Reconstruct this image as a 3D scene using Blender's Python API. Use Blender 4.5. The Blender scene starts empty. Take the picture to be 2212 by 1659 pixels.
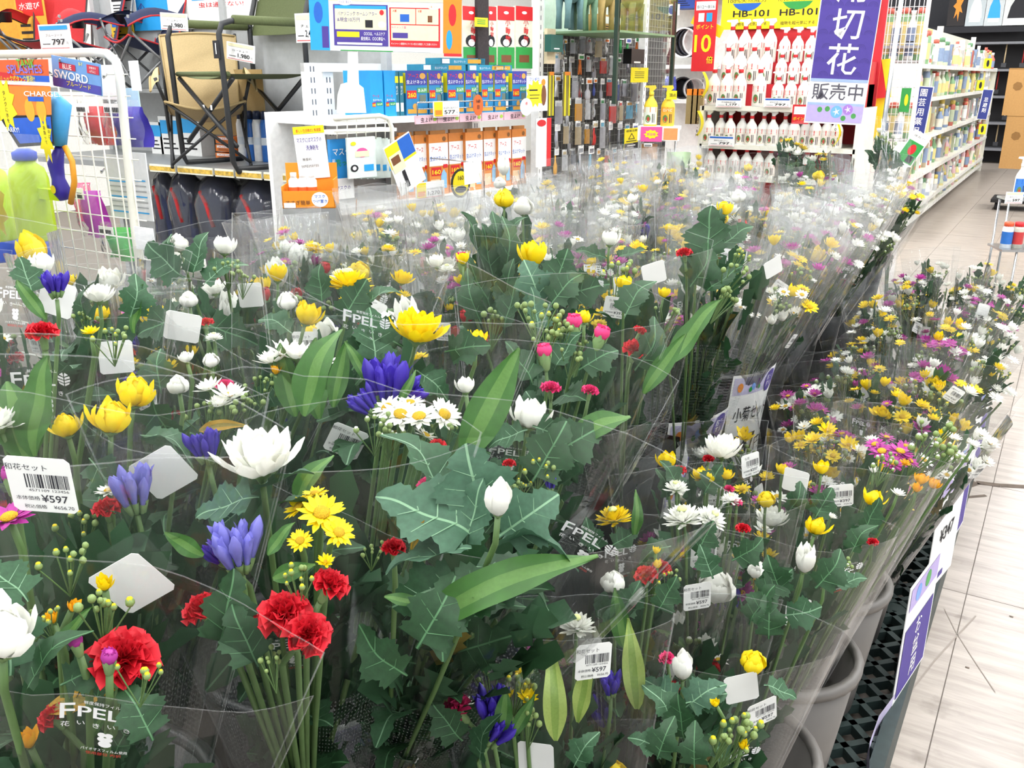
import bpy, math, random
from mathutils import Vector, Matrix, Quaternion
R = math.radians
scene = bpy.context.scene
COL = scene.collection
# ------------------------------------------------------------------ camera, world, lights, exposure
FPX, CXP, CYP = 1950.0, 1106.0, 829.5
TILT = math.atan(665 / FPX); YAW = R(31.3); CAMZ = 1.5
FW = Vector((-math.sin(YAW) * math.cos(TILT), math.cos(YAW) * math.cos(TILT), -math.sin(TILT)))
RT = Vector((math.cos(YAW), math.sin(YAW), 0)); UPV = RT.cross(FW)
CAM = Vector((0, 0, CAMZ))
cd = bpy.data.cameras.new('camera'); cam = bpy.data.objects.new('camera', cd); COL.objects.link(cam)
cam.location = CAM
cam.rotation_euler = Matrix((RT, UPV, -FW)).transposed().to_euler()
cd.sensor_fit = 'HORIZONTAL'; cd.sensor_width = 36.0; cd.lens = 36.0 * FPX / 2212.0
cd.clip_start = 0.02; cd.clip_end = 100
scene.camera = cam
w = bpy.data.worlds.new('store_ambient'); scene.world = w; w.use_nodes = True
w.node_tree.nodes['Background'].inputs[0].default_value = (0.93, 0.97, 1.0, 1)
w.node_tree.nodes['Background'].inputs[1].default_value = 0.7
vs = scene.view_settings
vs.view_transform = 'Standard'; vs.look = 'None'; vs.gamma = 1.0; vs.use_curve_mapping = False
vs.exposure = 0.5
scene.cycles.transparent_max_bounces = 40
scene.cycles.max_bounces = 6; scene.cycles.diffuse_bounces = 3; scene.cycles.glossy_bounces = 3
scene.cycles.use_denoising = True; scene.cycles.use_adaptive_sampling = True; scene.cycles.adaptive_threshold = 0.2; scene.cycles.adaptive_min_samples = 16; scene.cycles.time_limit = 1200
LAMP_W = 38.0          # watts of each ceiling tube pair (see ceiling lamps below)

# ------------------------------------------------------------------ helpers: pixels of the photo -> points of the place
def ray(px, py): return FW + RT * ((px - CXP) / FPX) + UPV * ((CYP - py) / FPX)
def atd(px, py, d): return CAM + ray(px, py) * d
def atz(px, py, z): r = ray(px, py); return CAM + r * ((z - CAMZ) / r.z)
def atX(px, py, X): r = ray(px, py); return CAM + r * (X / r.x)
def atY(px, py, Y): r = ray(px, py); return CAM + r * (Y / r.y)
def depth_of(p): return (Vector(p) - CAM).dot(FW)

# ------------------------------------------------------------------ materials
def lin(c): return c / 12.92 if c <= 0.04045 else ((c + 0.055) / 1.055) ** 2.4
def rgb(h):
    if isinstance(h, str):
        h = h.lstrip('#'); return tuple(lin(int(h[i:i + 2], 16) / 255) for i in (0, 2, 4)) + (1,)
    return tuple(h) + (1,)
MATS = {}
def mat(col, rough=0.5, metal=0.0, var=0.08, nscale=40.0, trans=0.0, emit=0.0, coat=0.0, bump=0.0):
    """plain coloured material with a little procedural unevenness; trans = share of light let through (petals, leaves, paper)"""
    key = (col, rough, metal, var, nscale, trans, emit, coat, bump)
    if key in MATS: return MATS[key]
    m = bpy.data.materials.new('surface_' + str(col).replace('#', '')); m.use_nodes = True
    nt = m.node_tree; N = nt.nodes; L = nt.links; p = N['Principled BSDF']
    c = rgb(col)
    p.inputs['Roughness'].default_value = rough; p.inputs['Metallic'].default_value = metal
    p.inputs['Coat Weight'].default_value = coat
    if var > 0:
        tc = N.new('ShaderNodeTexCoord'); nz = N.new('ShaderNodeTexNoise'); nz.inputs['Scale'].default_value = nscale
        nz.inputs['Detail'].default_value = 2
        L.new(tc.outputs['Object'], nz.inputs['Vector'])
        mp = N.new('ShaderNodeMapRange'); mp.inputs[1].default_value = 0.25; mp.inputs[2].default_value = 0.75
        mp.inputs[3].default_value = 1 - var; mp.inputs[4].default_value = 1 + var * 0.6
        L.new(nz.outputs[0], mp.inputs[0])
        hs = N.new('ShaderNodeHueSaturation'); hs.inputs['Color'].default_value = c
        L.new(mp.outputs[0], hs.inputs['Value']); L.new(hs.outputs[0], p.inputs['Base Color'])
        colout = hs.outputs[0]
        if bump > 0:
            b = N.new('ShaderNodeBump'); b.inputs['Strength'].default_value = bump; b.inputs['Distance'].default_value = 0.002
            L.new(nz.outputs[0], b.inputs['Height']); L.new(b.outputs[0], p.inputs['Normal'])
    else:
        p.inputs['Base Color'].default_value = c; colout = None
    if trans > 0:
        tr = N.new('ShaderNodeBsdfTranslucent'); mx = N.new('ShaderNodeMixShader'); mx.inputs[0].default_value = trans
        if colout: L.new(colout, tr.inputs[0])
        else: tr.inputs[0].default_value = c
        L.new(p.outputs[0], mx.inputs[1]); L.new(tr.outputs[0], mx.inputs[2]); L.new(mx.outputs[0], N['Material Output'].inputs[0])
    if emit > 0:
        p.inputs['Emission Color'].default_value = c; p.inputs['Emission Strength'].default_value = emit
    MATS[key] = m; return m

def film_material(name, haze=0.035, dots=False, rough=0.1, bump=0.35, gloss=0.9, tint=(0.985, 0.99, 0.99), us=9.0):
    """thin clear plastic film: lets light through, mirrors by fresnel, faint white haze, white at cut edges, optional micro-perforation dots"""
    m = bpy.data.materials.new(name); m.use_nodes = True
    nt = m.node_tree; N = nt.nodes; L = nt.links
    for n in list(N):
        if n.type != 'OUTPUT_MATERIAL': N.remove(n)
    out = [n for n in N if n.type == 'OUTPUT_MATERIAL'][0]
    uv = N.new('ShaderNodeUVMap'); uv.uv_map = 'uv'
    sep = N.new('ShaderNodeSeparateXYZ'); L.new(uv.outputs[0], sep.inputs[0])
    geo = N.new('ShaderNodeObjectInfo')
    mp = N.new('ShaderNodeMapping'); mp.inputs['Scale'].default_value = (us, 1.6, 1); L.new(uv.outputs[0], mp.inputs[0])
    off = N.new('ShaderNodeCombineXYZ'); ml = N.new('ShaderNodeMath'); ml.operation = 'MULTIPLY'; ml.inputs[1].default_value = 37
    L.new(geo.outputs['Random'], ml.inputs[0]); L.new(ml.outputs[0], off.inputs[0]); L.new(ml.outputs[0], off.inputs[1]); L.new(off.outputs[0], mp.inputs['Location'])
    nz = N.new('ShaderNodeTexNoise'); nz.inputs['Scale'].default_value = 1.0; nz.inputs['Detail'].default_value = 3.5; nz.inputs['Distortion'].default_value = 0.6
    L.new(mp.outputs[0], nz.inputs['Vector'])
    bp = N.new('ShaderNodeBump'); bp.inputs['Strength'].default_value = bump; bp.inputs['Distance'].default_value = 0.02
    L.new(nz.outputs[0], bp.inputs['Height'])
    tr = N.new('ShaderNodeBsdfTransparent'); tr.inputs[0].default_value = tuple(tint) + (1,)
    gl = N.new('ShaderNodeBsdfGlossy'); gl.inputs['Roughness'].default_value = rough; L.new(bp.outputs[0], gl.inputs['Normal'])
    fr = N.new('ShaderNodeFresnel'); fr.inputs['IOR'].default_value = 1.5; L.new(bp.outputs[0], fr.inputs['Normal'])
    fm = N.new('ShaderNodeMath'); fm.operation = 'MULTIPLY'; fm.inputs[1].default_value = gloss; fm.use_clamp = True; L.new(fr.outputs[0], fm.inputs[0])
    df = N.new('ShaderNodeBsdfDiffuse'); df.inputs[0].default_value = (0.95, 0.96, 0.97, 1)
    tl = N.new('ShaderNodeBsdfTranslucent'); tl.inputs[0].default_value = (0.95, 0.96, 0.97, 1)
    hz = N.new('ShaderNodeMixShader'); hz.inputs[0].default_value = 0.4; L.new(df.outputs[0], hz.inputs[1]); L.new(tl.outputs[0], hz.inputs[2])
    # haze amount: base + cut edge (uv.y near 1, uv.x near 0/0.5) + dots
    e1 = N.new('ShaderNodeMath'); e1.operation = 'GREATER_THAN'; e1.inputs[1].default_value = 0.9985; L.new(sep.outputs[1], e1.inputs[0])
    s1 = N.new('ShaderNodeMath'); s1.operation = 'PINGPONG'; s1.inputs[1].default_value = 0.25; L.new(sep.outputs[0], s1.inputs[0])
    # pingpong 0.25 over x: 0 at x=0,0.5,1
    s2 = N.new('ShaderNodeMath'); s2.operation = 'LESS_THAN'; s2.inputs[1].default_value = 0.0035; L.new(s1.outputs[0], s2.inputs[0])
    ad = N.new('ShaderNodeMath'); ad.operation = 'MAXIMUM'; L.new(e1.outputs[0], ad.inputs[0]); L.new(s2.outputs[0], ad.inputs[1])
    am = N.new('ShaderNodeMath'); am.operation = 'MULTIPLY_ADD'; am.inputs[1].default_value = 0.16; am.inputs[2].default_value = haze; L.new(ad.outputs[0], am.inputs[0])
    fac = am.outputs[0]
    if dots:
        vm = N.new('ShaderNodeMapping'); vm.inputs['Scale'].default_value = (150, 110, 1); L.new(uv.outputs[0], vm.inputs[0])
        vo = N.new('ShaderNodeTexVoronoi'); vo.voronoi_dimensions = '2D'; vo.inputs['Scale'].default_value = 1; vo.inputs['Randomness'].default_value = 0.0
        L.new(vm.outputs[0], vo.inputs['Vector'])
        dl = N.new('ShaderNodeMath'); dl.operation = 'LESS_THAN'; dl.inputs[1].default_value = 0.2; L.new(vo.outputs['Distance'], dl.inputs[0])
        dv = N.new('ShaderNodeMath'); dv.operation = 'LESS_THAN'; dv.inputs[1].default_value = 0.62; L.new(sep.outputs[1], dv.inputs[0])
        dd = N.new('ShaderNodeMath'); dd.operation = 'MULTIPLY'; L.new(dl.outputs[0], dd.inputs[0]); L.new(dv.outputs[0], dd.inputs[1])
        d3 = N.new('ShaderNodeMath'); d3.operation = 'MULTIPLY_ADD'; d3.inputs[1].default_value = 0.2; L.new(dd.outputs[0], d3.inputs[0]); L.new(fac, d3.inputs[2])
        fac = d3.outputs[0]
    m1 = N.new('ShaderNodeMixShader'); L.new(fac, m1.inputs[0]); L.new(tr.outputs[0], m1.inputs[1]); L.new(hz.outputs[0], m1.inputs[2])
    m2 = N.new('ShaderNodeMixShader'); L.new(fm.outputs[0], m2.inputs[0]); L.new(m1.outputs[0], m2.inputs[1]); L.new(gl.outputs[0], m2.inputs[2])
    L.new(m2.outputs[0], out.inputs[0])
    return m

# ------------------------------------------------------------------ mesh building
TEXT = {}
TSC = bpy.data.scenes.new('lettering_workspace')
def text_geo(s, bold=0.0):
    """flat mesh of a line of text, 1 unit em, centred on x and with its baseline at y=0"""
    bold = min(bold, .006 if any(ord(c) > 0x2e80 for c in s) else .015); k = (s, bold)
    if k in TEXT: return TEXT[k]
    c = bpy.data.curves.new('lettering', 'FONT'); c.body = s; c.resolution_u = 3 if s and ord(s[0]) < 0x2e80 else 1; c.align_x = 'CENTER'; c.offset = bold
    o = bpy.data.objects.new('lettering', c); TSC.collection.objects.link(o)
    vl = TSC.view_layers[0]; vl.update(); dg = vl.depsgraph
    me = bpy.data.meshes.new_from_object(o.evaluated_get(dg))
    V = [tuple(v.co) for v in me.vertices]; Fc = [tuple(p.vertices) for p in me.polygons]
    bpy.data.objects.remove(o); bpy.data.curves.remove(c); bpy.data.meshes.remove(me)
    if V:
        xs = [v[0] for v in V]; cx = (min(xs) + max(xs)) / 2
        V = [(v[0] - cx, v[1], 0) for v in V]
    TEXT[k] = (V, Fc); return TEXT[k]

class MB:
    def __init__(s): s.v = []; s.f = []; s.m = []; s.sm = []; s.uv = None
    def add(s, V, Fc, m=0, smooth=False, M=None):
        b = len(s.v)
        if M is not None: V = [tuple(M @ Vector(v)) for v in V]
        s.v.extend(V)
        for f in Fc: s.f.append(tuple(i + b for i in f)); s.m.append(m); s.sm.append(smooth)
        return s
    def box(s, x0, x1, y0, y1, z0, z1, m=0, M=None):
        V = [(x, y, z) for x in (x0, x1) for y in (y0, y1) for z in (z0, z1)]
        return s.add(V, [(0, 1, 3, 2), (4, 6, 7, 5), (0, 4, 5, 1), (2, 3, 7, 6), (0, 2, 6, 4), (1, 5, 7, 3)], m, False, M)
    def quad(s, a, b, c, d, m=0, M=None): return s.add([a, b, c, d], [(0, 1, 2, 3)], m, False, M)
    def rect(s, x0, x1, y0, y1, z=0, m=0, M=None): return s.quad((x0, y0, z), (x1, y0, z), (x1, y1, z), (x0, y1, z), m, M)
    def poly(s, P, z=0, m=0, M=None): return s.add([(p[0], p[1], z) for p in P], [tuple(range(len(P)))], m, False, M)
    def disc(s, cx, cy, rx, ry=None, z=0, n=20, m=0, M=None):
        ry = ry or rx
        return s.poly([(cx + rx * math.cos(2 * math.pi * i / n), cy + ry * math.sin(2 * math.pi * i / n)) for i in range(n)], z, m, M)
    def slab(s, P, z0, z1, m=0, M=None):
        """outline P (x,y) extruded between z0 and z1"""
        n = len(P); V = [(p[0], p[1], z0) for p in P] + [(p[0], p[1], z1) for p in P]
        Fc = [tuple(range(n - 1, -1, -1)), tuple(range(n, 2 * n))] + [(i, (i + 1) % n, n + (i + 1) % n, n + i) for i in range(n)]
        return s.add(V, Fc, m, False, M)
    def text(s, t, x, y, size, z=0.0, m=0, bold=0.0, wide=1.0, M=None, width=None):
        V, Fc = text_geo(t, bold)
        if not V: return s
        if width:
            xs = [v[0] for v in V]; wide = width / max(1e-6, (max(xs) - min(xs)) * size)
        return s.add([(x + v[0] * size * wide, y + v[1] * size, z) for v in V], Fc, m, False, M)
    def vtext(s, t, x, y, size, z=0.0, m=0, bold=0.0, step=1.05, M=None):
        for i, ch in enumerate(t): s.text(ch, x, y - i * size * step, size, z, m, bold, M=M)
        return s
    def tube(s, P, r, n=6, m=0, cap=True, M=None, smooth=True):
        """round bar along points P, radius r (number or list)"""
        P = [Vector(p) for p in P]; k = len(P); V = []
        rs = r if isinstance(r, (list, tuple)) else [r] * k
        d0 = (P[1] - P[0]).normalized(); a = d0.orthogonal().normalized()
        for i in range(k):
            d = (P[min(i + 1, k - 1)] - P[max(i - 1, 0)]).normalized()
            a = (a - d * a.dot(d)); a = a.normalized() if a.length > 1e-6 else d.orthogonal().normalized()
            b = d.cross(a)
            for j in range(n):
                t = 2 * math.pi * j / n; V.append(tuple(P[i] + (a * math.cos(t) + b * math.sin(t)) * rs[i]))
        Fc = [(i * n + j, i * n + (j + 1) % n, (i + 1) * n + (j + 1) % n, (i + 1) * n + j) for i in range(k - 1) for j in range(n)]
        if cap: Fc += [tuple(range(n - 1, -1, -1)), tuple((k - 1) * n + j for j in range(n))]
        return s.add(V, Fc, m, smooth, M)
    def lathe(s, prof, n=16, m=0, M=None, smooth=True, sx=1.0, sy=1.0, cap=True):
        V = []; k = len(prof)
        for r, z in prof:
            for j in range(n): t = 2 * math.pi * j / n; V.append((r * math.cos(t) * sx, r * math.sin(t) * sy, z))
        Fc = [(i * n + j, i * n + (j + 1) % n, (i + 1) * n + (j + 1) % n, (i + 1) * n + j) for i in range(k - 1) for j in range(n)]
        if cap:
            if prof[0][0] > 1e-5: Fc.append(tuple(range(n - 1, -1, -1)))
            if prof[-1][0] > 1e-5: Fc.append(tuple((k - 1) * n + j for j in range(n)))
        return s.add(V, Fc, m, smooth, M)
    def ball(s, c, r, n=8, k=5, m=0, M=None):
        r = r if isinstance(r, (tuple, list)) else (r, r, r)
        V = []; Fc = []
        for i in range(k + 1):
            a = math.pi * i / k - math.pi / 2
            for j in range(n):
                t = 2 * math.pi * j / n; V.append((c[0] + r[0] * math.cos(a) * math.cos(t), c[1] + r[1] * math.cos(a) * math.sin(t), c[2] + r[2] * math.sin(a)))
        Fc = [(i * n + j, i * n + (j + 1) % n, (i + 1) * n + (j + 1) % n, (i + 1) * n + j) for i in range(k) for j in range(n)]
        return s.add(V, Fc, m, True, M)
    def mesh(s, name, mats):
        me = bpy.data.meshes.new(name); me.from_pydata(s.v, [], s.f)
        if not isinstance(mats, (list, tuple)): mats = [mats]
        for mt in mats: me.materials.append(mt)
        me.polygons.foreach_set('material_index', s.m); me.polygons.foreach_set('use_smooth', s.sm)
        if s.uv:
            u = me.uv_layers.new(name='uv')
            for lp in me.loops: u.data[lp.index].uv = s.uv[lp.vertex_index]
        me.update(); return me
    def obj(s, name, mats, parent=None, loc=None, M=None):
        return link(name, s.mesh(name, mats), parent, loc, M)

def link(name, me, parent=None, loc=None, M=None):
    o = bpy.data.objects.new(name, me); COL.objects.link(o)
    if parent is not None: o.parent = parent
    if M is not None: o.matrix_local = M
    elif loc is not None: o.location = loc
    return o
def empty(name, loc=(0, 0, 0), M=None):
    o = bpy.data.objects.new(name, None); COL.objects.link(o); o.empty_display_size = 0.05
    if M is not None: o.matrix_local = M
    else: o.location = loc
    return o
def tag(o, label, cat, group=None, kind=None):
    o['label'] = label; o['category'] = cat
    if group: o['group'] = group
    if kind: o['kind'] = kind
    return o
def struct(o, label, cat): o['kind'] = 'structure'; o['label'] = label; o['category'] = cat; return o
def frame(o, x, z, y=None):
    """matrix with origin o, local x along x, local z along z (re-orthogonalised)"""
    z = Vector(z).normalized(); x = Vector(x); x = (x - z * x.dot(z)).normalized(); y = z.cross(x)
    M = Matrix((x, y, z)).transposed().to_4x4(); M.translation = Vector(o); return M
def zto(d, spin=0.0):
    d = Vector(d).normalized(); q = Vector((0, 0, 1)).rotation_difference(d); return (q @ Quaternion((0, 0, 1), spin)).to_matrix().to_4x4()
# faces for flat printed things: local x = reading direction, local y = up, local z = towards the viewer
def faceY(o, yaw=0.0, lean=0.0):   # a board that faces -Y (towards the camera side), turned by yaw
    return Matrix.Translation(Vector(o)) @ Matrix.Rotation(yaw, 4, 'Z') @ Matrix.Rotation(R(90) - lean, 4, 'X')
def faceX(o, yaw=0.0, lean=0.0):   # a board that faces +X
    return Matrix.Translation(Vector(o)) @ Matrix.Rotation(R(90) + yaw, 4, 'Z') @ Matrix.Rotation(R(90) - lean, 4, 'X')

# ------------------------------------------------------------------ common materials
WHITE = mat('#f4f4f2', 0.45); PAPER = mat('#f7f7f5', 0.7, var=0.02); INK = mat('#1c1c22', 0.7, var=0); GREYINK = mat('#63666e', 0.7, var=0)
BLACKP = mat('#141518', 0.32, var=0.1, nscale=12); CREAM = mat('#eceadd', 0.4, var=0.03); STEEL = mat('#b9bdc0', 0.25, 0.9, var=0.03)
RED = mat('#d8232a', 0.5, var=0.04); YEL = mat('#f7e318', 0.5, var=0.03); PURPLE = mat('#4b3a94', 0.6, var=0.05); LILAC = mat('#b9a9dc', 0.6, var=0.06)
BLUE = mat('#1d63c4', 0.5, var=0.04); SKYB = mat('#27a1e6', 0.5, var=0.04); GREEN = mat('#2d9b46', 0.5, var=0.05); ORANGE = mat('#ef8d22', 0.5, var=0.04)
PINK = mat('#ee5aa0', 0.5, var=0.04); NAVY = mat('#2b3350', 0.85, var=0.15, nscale=200, bump=0.2)
FILM = film_material('clear_film', 0.006, True, 0.08, 0.2, 0.9, us=14.0)
FILM_GLARE = film_material('clear_film_glare_haze', 0.07, False, 0.08, 0.7, 1.7, us=20.0)  # undotted film with extra white haze, imitating lamp glare on the raised rows
BAG = film_material('crinkled_bag', 0.07, False, 0.12, 0.8, 1.3)
GLASSF = film_material('clear_pane', 0.03, False, 0.03, 0.02, 1.0, (0.9, 0.97, 0.93))

# ------------------------------------------------------------------ the room
fl = MB(); fl.rect(-14, 6, -4, 24, -0.004)
def floor_material():
    m = bpy.data.materials.new('vinyl_floor'); m.use_nodes = True; nt = m.node_tree; N = nt.nodes; L = nt.links; p = N['Principled BSDF']
    g = N.new('ShaderNodeNewGeometry')
    mp = N.new('ShaderNodeMapping'); mp.inputs['Scale'].default_value = (3.0, 26, 1); L.new(g.outputs['Position'], mp.inputs[0])
    n1 = N.new('ShaderNodeTexNoise'); n1.inputs['Scale'].default_value = 1; n1.inputs['Detail'].default_value = 6; n1.inputs['Roughness'].default_value = 0.65; L.new(mp.outputs[0], n1.inputs['Vector'])
    cr = N.new('ShaderNodeValToRGB'); cr.color_ramp.elements[0].position = 0.3; cr.color_ramp.elements[0].color = rgb('#8f847a'); cr.color_ramp.elements[1].position = 0.62; cr.color_ramp.elements[1].color = rgb('#b2a79d')
    L.new(n1.outputs[0], cr.inputs[0])
    n2 = N.new('ShaderNodeTexNoise'); n2.inputs['Scale'].default_value = 9; n2.inputs['Detail'].default_value = 5; L.new(g.outputs['Position'], n2.inputs['Vector'])
    r2 = N.new('ShaderNodeValToRGB'); r2.color_ramp.elements[0].position = 0.24; r2.color_ramp.elements[0].color = (0.45, 0.42, 0.38, 1); r2.color_ramp.elements[1].position = 0.36; r2.color_ramp.elements[1].color = (1, 1, 1, 1)
    L.new(n2.outputs[0], r2.inputs[0])
    mx = N.new('ShaderNodeMix'); mx.data_type = 'RGBA'; mx.blend_type = 'MULTIPLY'; mx.inputs[0].default_value = 0.6
    L.new(cr.outputs[0], mx.inputs[6]); L.new(r2.outputs[0], mx.inputs[7]); L.new(mx.outputs[2], p.inputs['Base Color'])
    p.inputs['Roughness'].default_value = 0.3
    b = N.new('ShaderNodeBump'); b.inputs['Strength'].default_value = 0.06; L.new(n1.outputs[0], b.inputs['Height']); L.new(b.outputs[0], p.inputs['Normal'])
    return m
FLOORM = floor_material()
floor = struct(fl.obj('floor', mat('#7d746b', 0.6)), 'pale worn vinyl tile floor of the shop aisle', 'floor')
tile = MB(); tile.box(0.0015, 0.4485, 0.0015, 0.8985, -0.004, 0.0); tile = tile.mesh('tile', FLOORM)
for i in range(-6, 6):
    for j in range(1, 21):
        if i < -1 and j < 5: continue
        link('tile', tile, floor, (-0.062 + 0.45 * i, 0.08 + 0.9 * j, 0))
# scratches and a dark scrape on the tiles
sc = MB()
def scratch(P, w, m=0):
    for a, b in zip(P[:-1], P[1:]):
        a = Vector(a); b = Vector(b); n = (b - a).cross(Vector((0, 0, 1))).normalized() * w
        sc.quad(a - n, b - n, b + n, a + n, m)
fz = lambda x, y: (atz(x, y, 0.0012)[0], atz(x, y, 0.0012)[1], 0.0012)
scratch([fz(1930, 1540), fz(2020, 1425), fz(2070, 1370), fz(2108, 1330)], 0.0022)
scratch([fz(2040, 1315), fz(2065, 1365), fz(2100, 1420), fz(2150, 1495)], 0.0012)
scratch([fz(2062, 1060), fz(2110, 1042), fz(2160, 1048), fz(2230, 1052)], 0.016, 1)
scratch([fz(2075, 1075), fz(2130, 1070)], 0.008, 1)
for x, y in ((1958, 1450), (2085, 1440), (2008, 1288), (2040, 1180), (2180, 1330), (1920, 1620)): scratch([fz(x, y), fz(x + 9, y + 3)], 0.003, 1)
sc.obj('floor_scuffs', [mat('#9a9087', 0.8), mat('#6a5d52', 0.9, var=0.4, nscale=30)], floor)
struct(MB().rect(-14, 6, -4, 24, 4.2).obj('ceiling', mat('#eeeeec', 0.8)), 'white shop ceiling with rows of tube lamps', 'ceiling')
struct(MB().box(-14, 6, 20.0, 20.2, 0, 4.2).obj('wall_back', mat('#33343a', 0.7)), 'dark wall at the end of the aisle', 'wall')
struct(MB().box(-10.2, -10.0, -4, 20, 0, 4.2).obj('wall_left', mat('#d9d8d2', 0.8)), 'pale side wall of the shop', 'wall')
# ceiling tube lamps: housing, two tubes and the light they give
hous = MB(); hous.box(-0.16, 0.16, -1.2, 1.2, 0.0, 0.06).box(-0.02, 0.02, -1.2, 1.2, -0.05, 0.0); hous = hous.mesh('lamp_housing', mat('#fafafa', 0.5))
tubem = MB(); tubem.tube([(0.08, -1.17, -0.03), (0.08, 1.17, -0.03)], 0.016, 8).tube([(-0.08, -1.17, -0.03), (-0.08, 1.17, -0.03)], 0.016, 8)
tubem = tubem.mesh('lamp_tube', mat('#ffffff', 0.4, var=0, emit=3.0)); tubem.materials[0].cycles.emission_sampling = 'NONE'
for i in range(-4, 3):
    for j in range(0, 7):
        x, y = 0.3 + i * 2.0, -1.6 + j * 3.0
        e = tag(empty('ceiling_lamp', (x, y, 4.12)), 'white twin tube lamp on the shop ceiling', 'lamp', 'ceiling tube lamps')
        link('lamp_housing', hous, e); link('lamp_tube', tubem, e)
        ld = bpy.data.lights.new('lamp_light', 'AREA'); ld.shape = 'RECTANGLE'; ld.size = 0.24; ld.size_y = 2.3; ld.energy = LAMP_W; ld.color = (0.97, 0.99, 1.0)
        lo = bpy.data.objects.new('lamp_light', ld); COL.objects.link(lo); lo.parent = e; lo.location = (0, 0, -0.07)
# ------------------------------------------------------------------ flowers and leaves (shared meshes)
rnd = random.Random(5)
PETAL = {'white': mat('#f9f9f1', 0.55, var=0.05, nscale=3, trans=0.25), 'yellow': mat('#f8dc0c', 0.55, var=0.08, nscale=3, trans=0.25),
         'magenta': mat('#b8389c', 0.55, var=0.12, nscale=3, trans=0.25), 'red': mat('#d3172a', 0.6, var=0.15, nscale=4, trans=0.15), 'pink': mat('#ea3d80', 0.6, var=0.12, nscale=4, trans=0.2),
         'purple': mat('#4630b0', 0.5, var=0.15, nscale=5, trans=0.2), 'paleblue': mat('#8583d6', 0.5, var=0.15, nscale=5, trans=0.2), 'orange': mat('#f4b51a', 0.55, var=0.08, nscale=3, trans=0.2),
         'lime': mat('#e9efb6', 0.55, var=0.05, nscale=3, trans=0.2)}
CENTRE = mat('#c79f14', 0.9, var=0.3, nscale=40, bump=0.6); LIMEC = mat('#dfe79a', 0.8, var=0.2, nscale=30)
LEAF = mat('#33593a', 0.65, var=0.22, nscale=14, trans=0.22); LEAF2 = mat('#3d624a', 0.65, var=0.2, nscale=14, trans=0.2); LEAFD = mat('#264a2a', 0.6, var=0.25, nscale=12, trans=0.2)
VEIN = mat('#6f9673', 0.5, var=0.05); LANCE = mat('#3c6a2a', 0.5, var=0.15, nscale=10, trans=0.3); LANCEM = mat('#86a34e', 0.4, var=0.1, trans=0.3); LANCEY = mat('#a3b862', 0.4, var=0.1, trans=0.3)
LANCEB = mat('#5a843d', 0.5, var=0.12, trans=0.3); STEM = mat('#5c7a45', 0.5, var=0.2, nscale=30); BUDG = mat('#7f9555', 0.5, var=0.2, nscale=60); CALYX = mat('#7c9a63', 0.5, var=0.15); VEIND = mat('#4d7a50', 0.5, var=0.05); OCHRE = mat('#b98f22', 0.6, var=0.25, trans=0.25); OLIVE = mat('#8a7a2e', 0.6, var=0.3, trans=0.2)

def petal(L, W, e0, e1, cup, nl=5, tip=0.75, twist=0.0):
    V = []; x = z = 0.0
    for i in range(nl + 1):
        s = i / nl; e = R(e0 + (e1 - e0) * s ** 1.3)
        if i: x += L / nl * math.cos(e); z += L / nl * math.sin(e)
        wd = W / 2 * (0.35 + 0.65 * math.sin(min(1.0, s / tip) * math.pi / 2)) * (1 if s <= tip else math.sqrt(max(0.02, 1 - ((s - tip) / (1 - tip)) ** 2)))
        up = cup * wd; nx, nz = -math.sin(e), math.cos(e)
        tw = twist * s
        V += [(x + nx * (up + tw * wd), -wd, z + nz * (up + tw * wd)), (x, 0, z), (x + nx * (up - tw * wd), wd, z + nz * (up - tw * wd))]
    Fc = [(3 * i + j, 3 * i + j + 3, 3 * i + j + 4, 3 * i + j + 1) for i in range(nl) for j in (0, 1)]
    return V, Fc
def ruffle(L, W, e, seed, nl=3, nc=6):
    q = random.Random(seed); V = []
    for i in range(nl + 1):
        s = i / nl
        for j in range(nc + 1):
            t = j / nc * 2 - 1; a = t * W * (0.25 + 0.75 * s)
            rr = L * s * (1 - 0.12 * t * t) * (1 + (q.uniform(-.1, .1) if i == nl else 0)); lift = s * s * L * 0.22 * math.sin(j * 2.1 + seed) 
            c, sn = math.cos(R(e)), math.sin(R(e)); x = rr * math.cos(a); y = rr * math.sin(a)
            V.append((x * c - lift * sn, y, x * sn + lift * c))
    n = nc + 1
    return V, [(i * n + j, i * n + j + n, i * n + j + n + 1, i * n + j + 1) for i in range(nl) for j in range(nc)]
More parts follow.
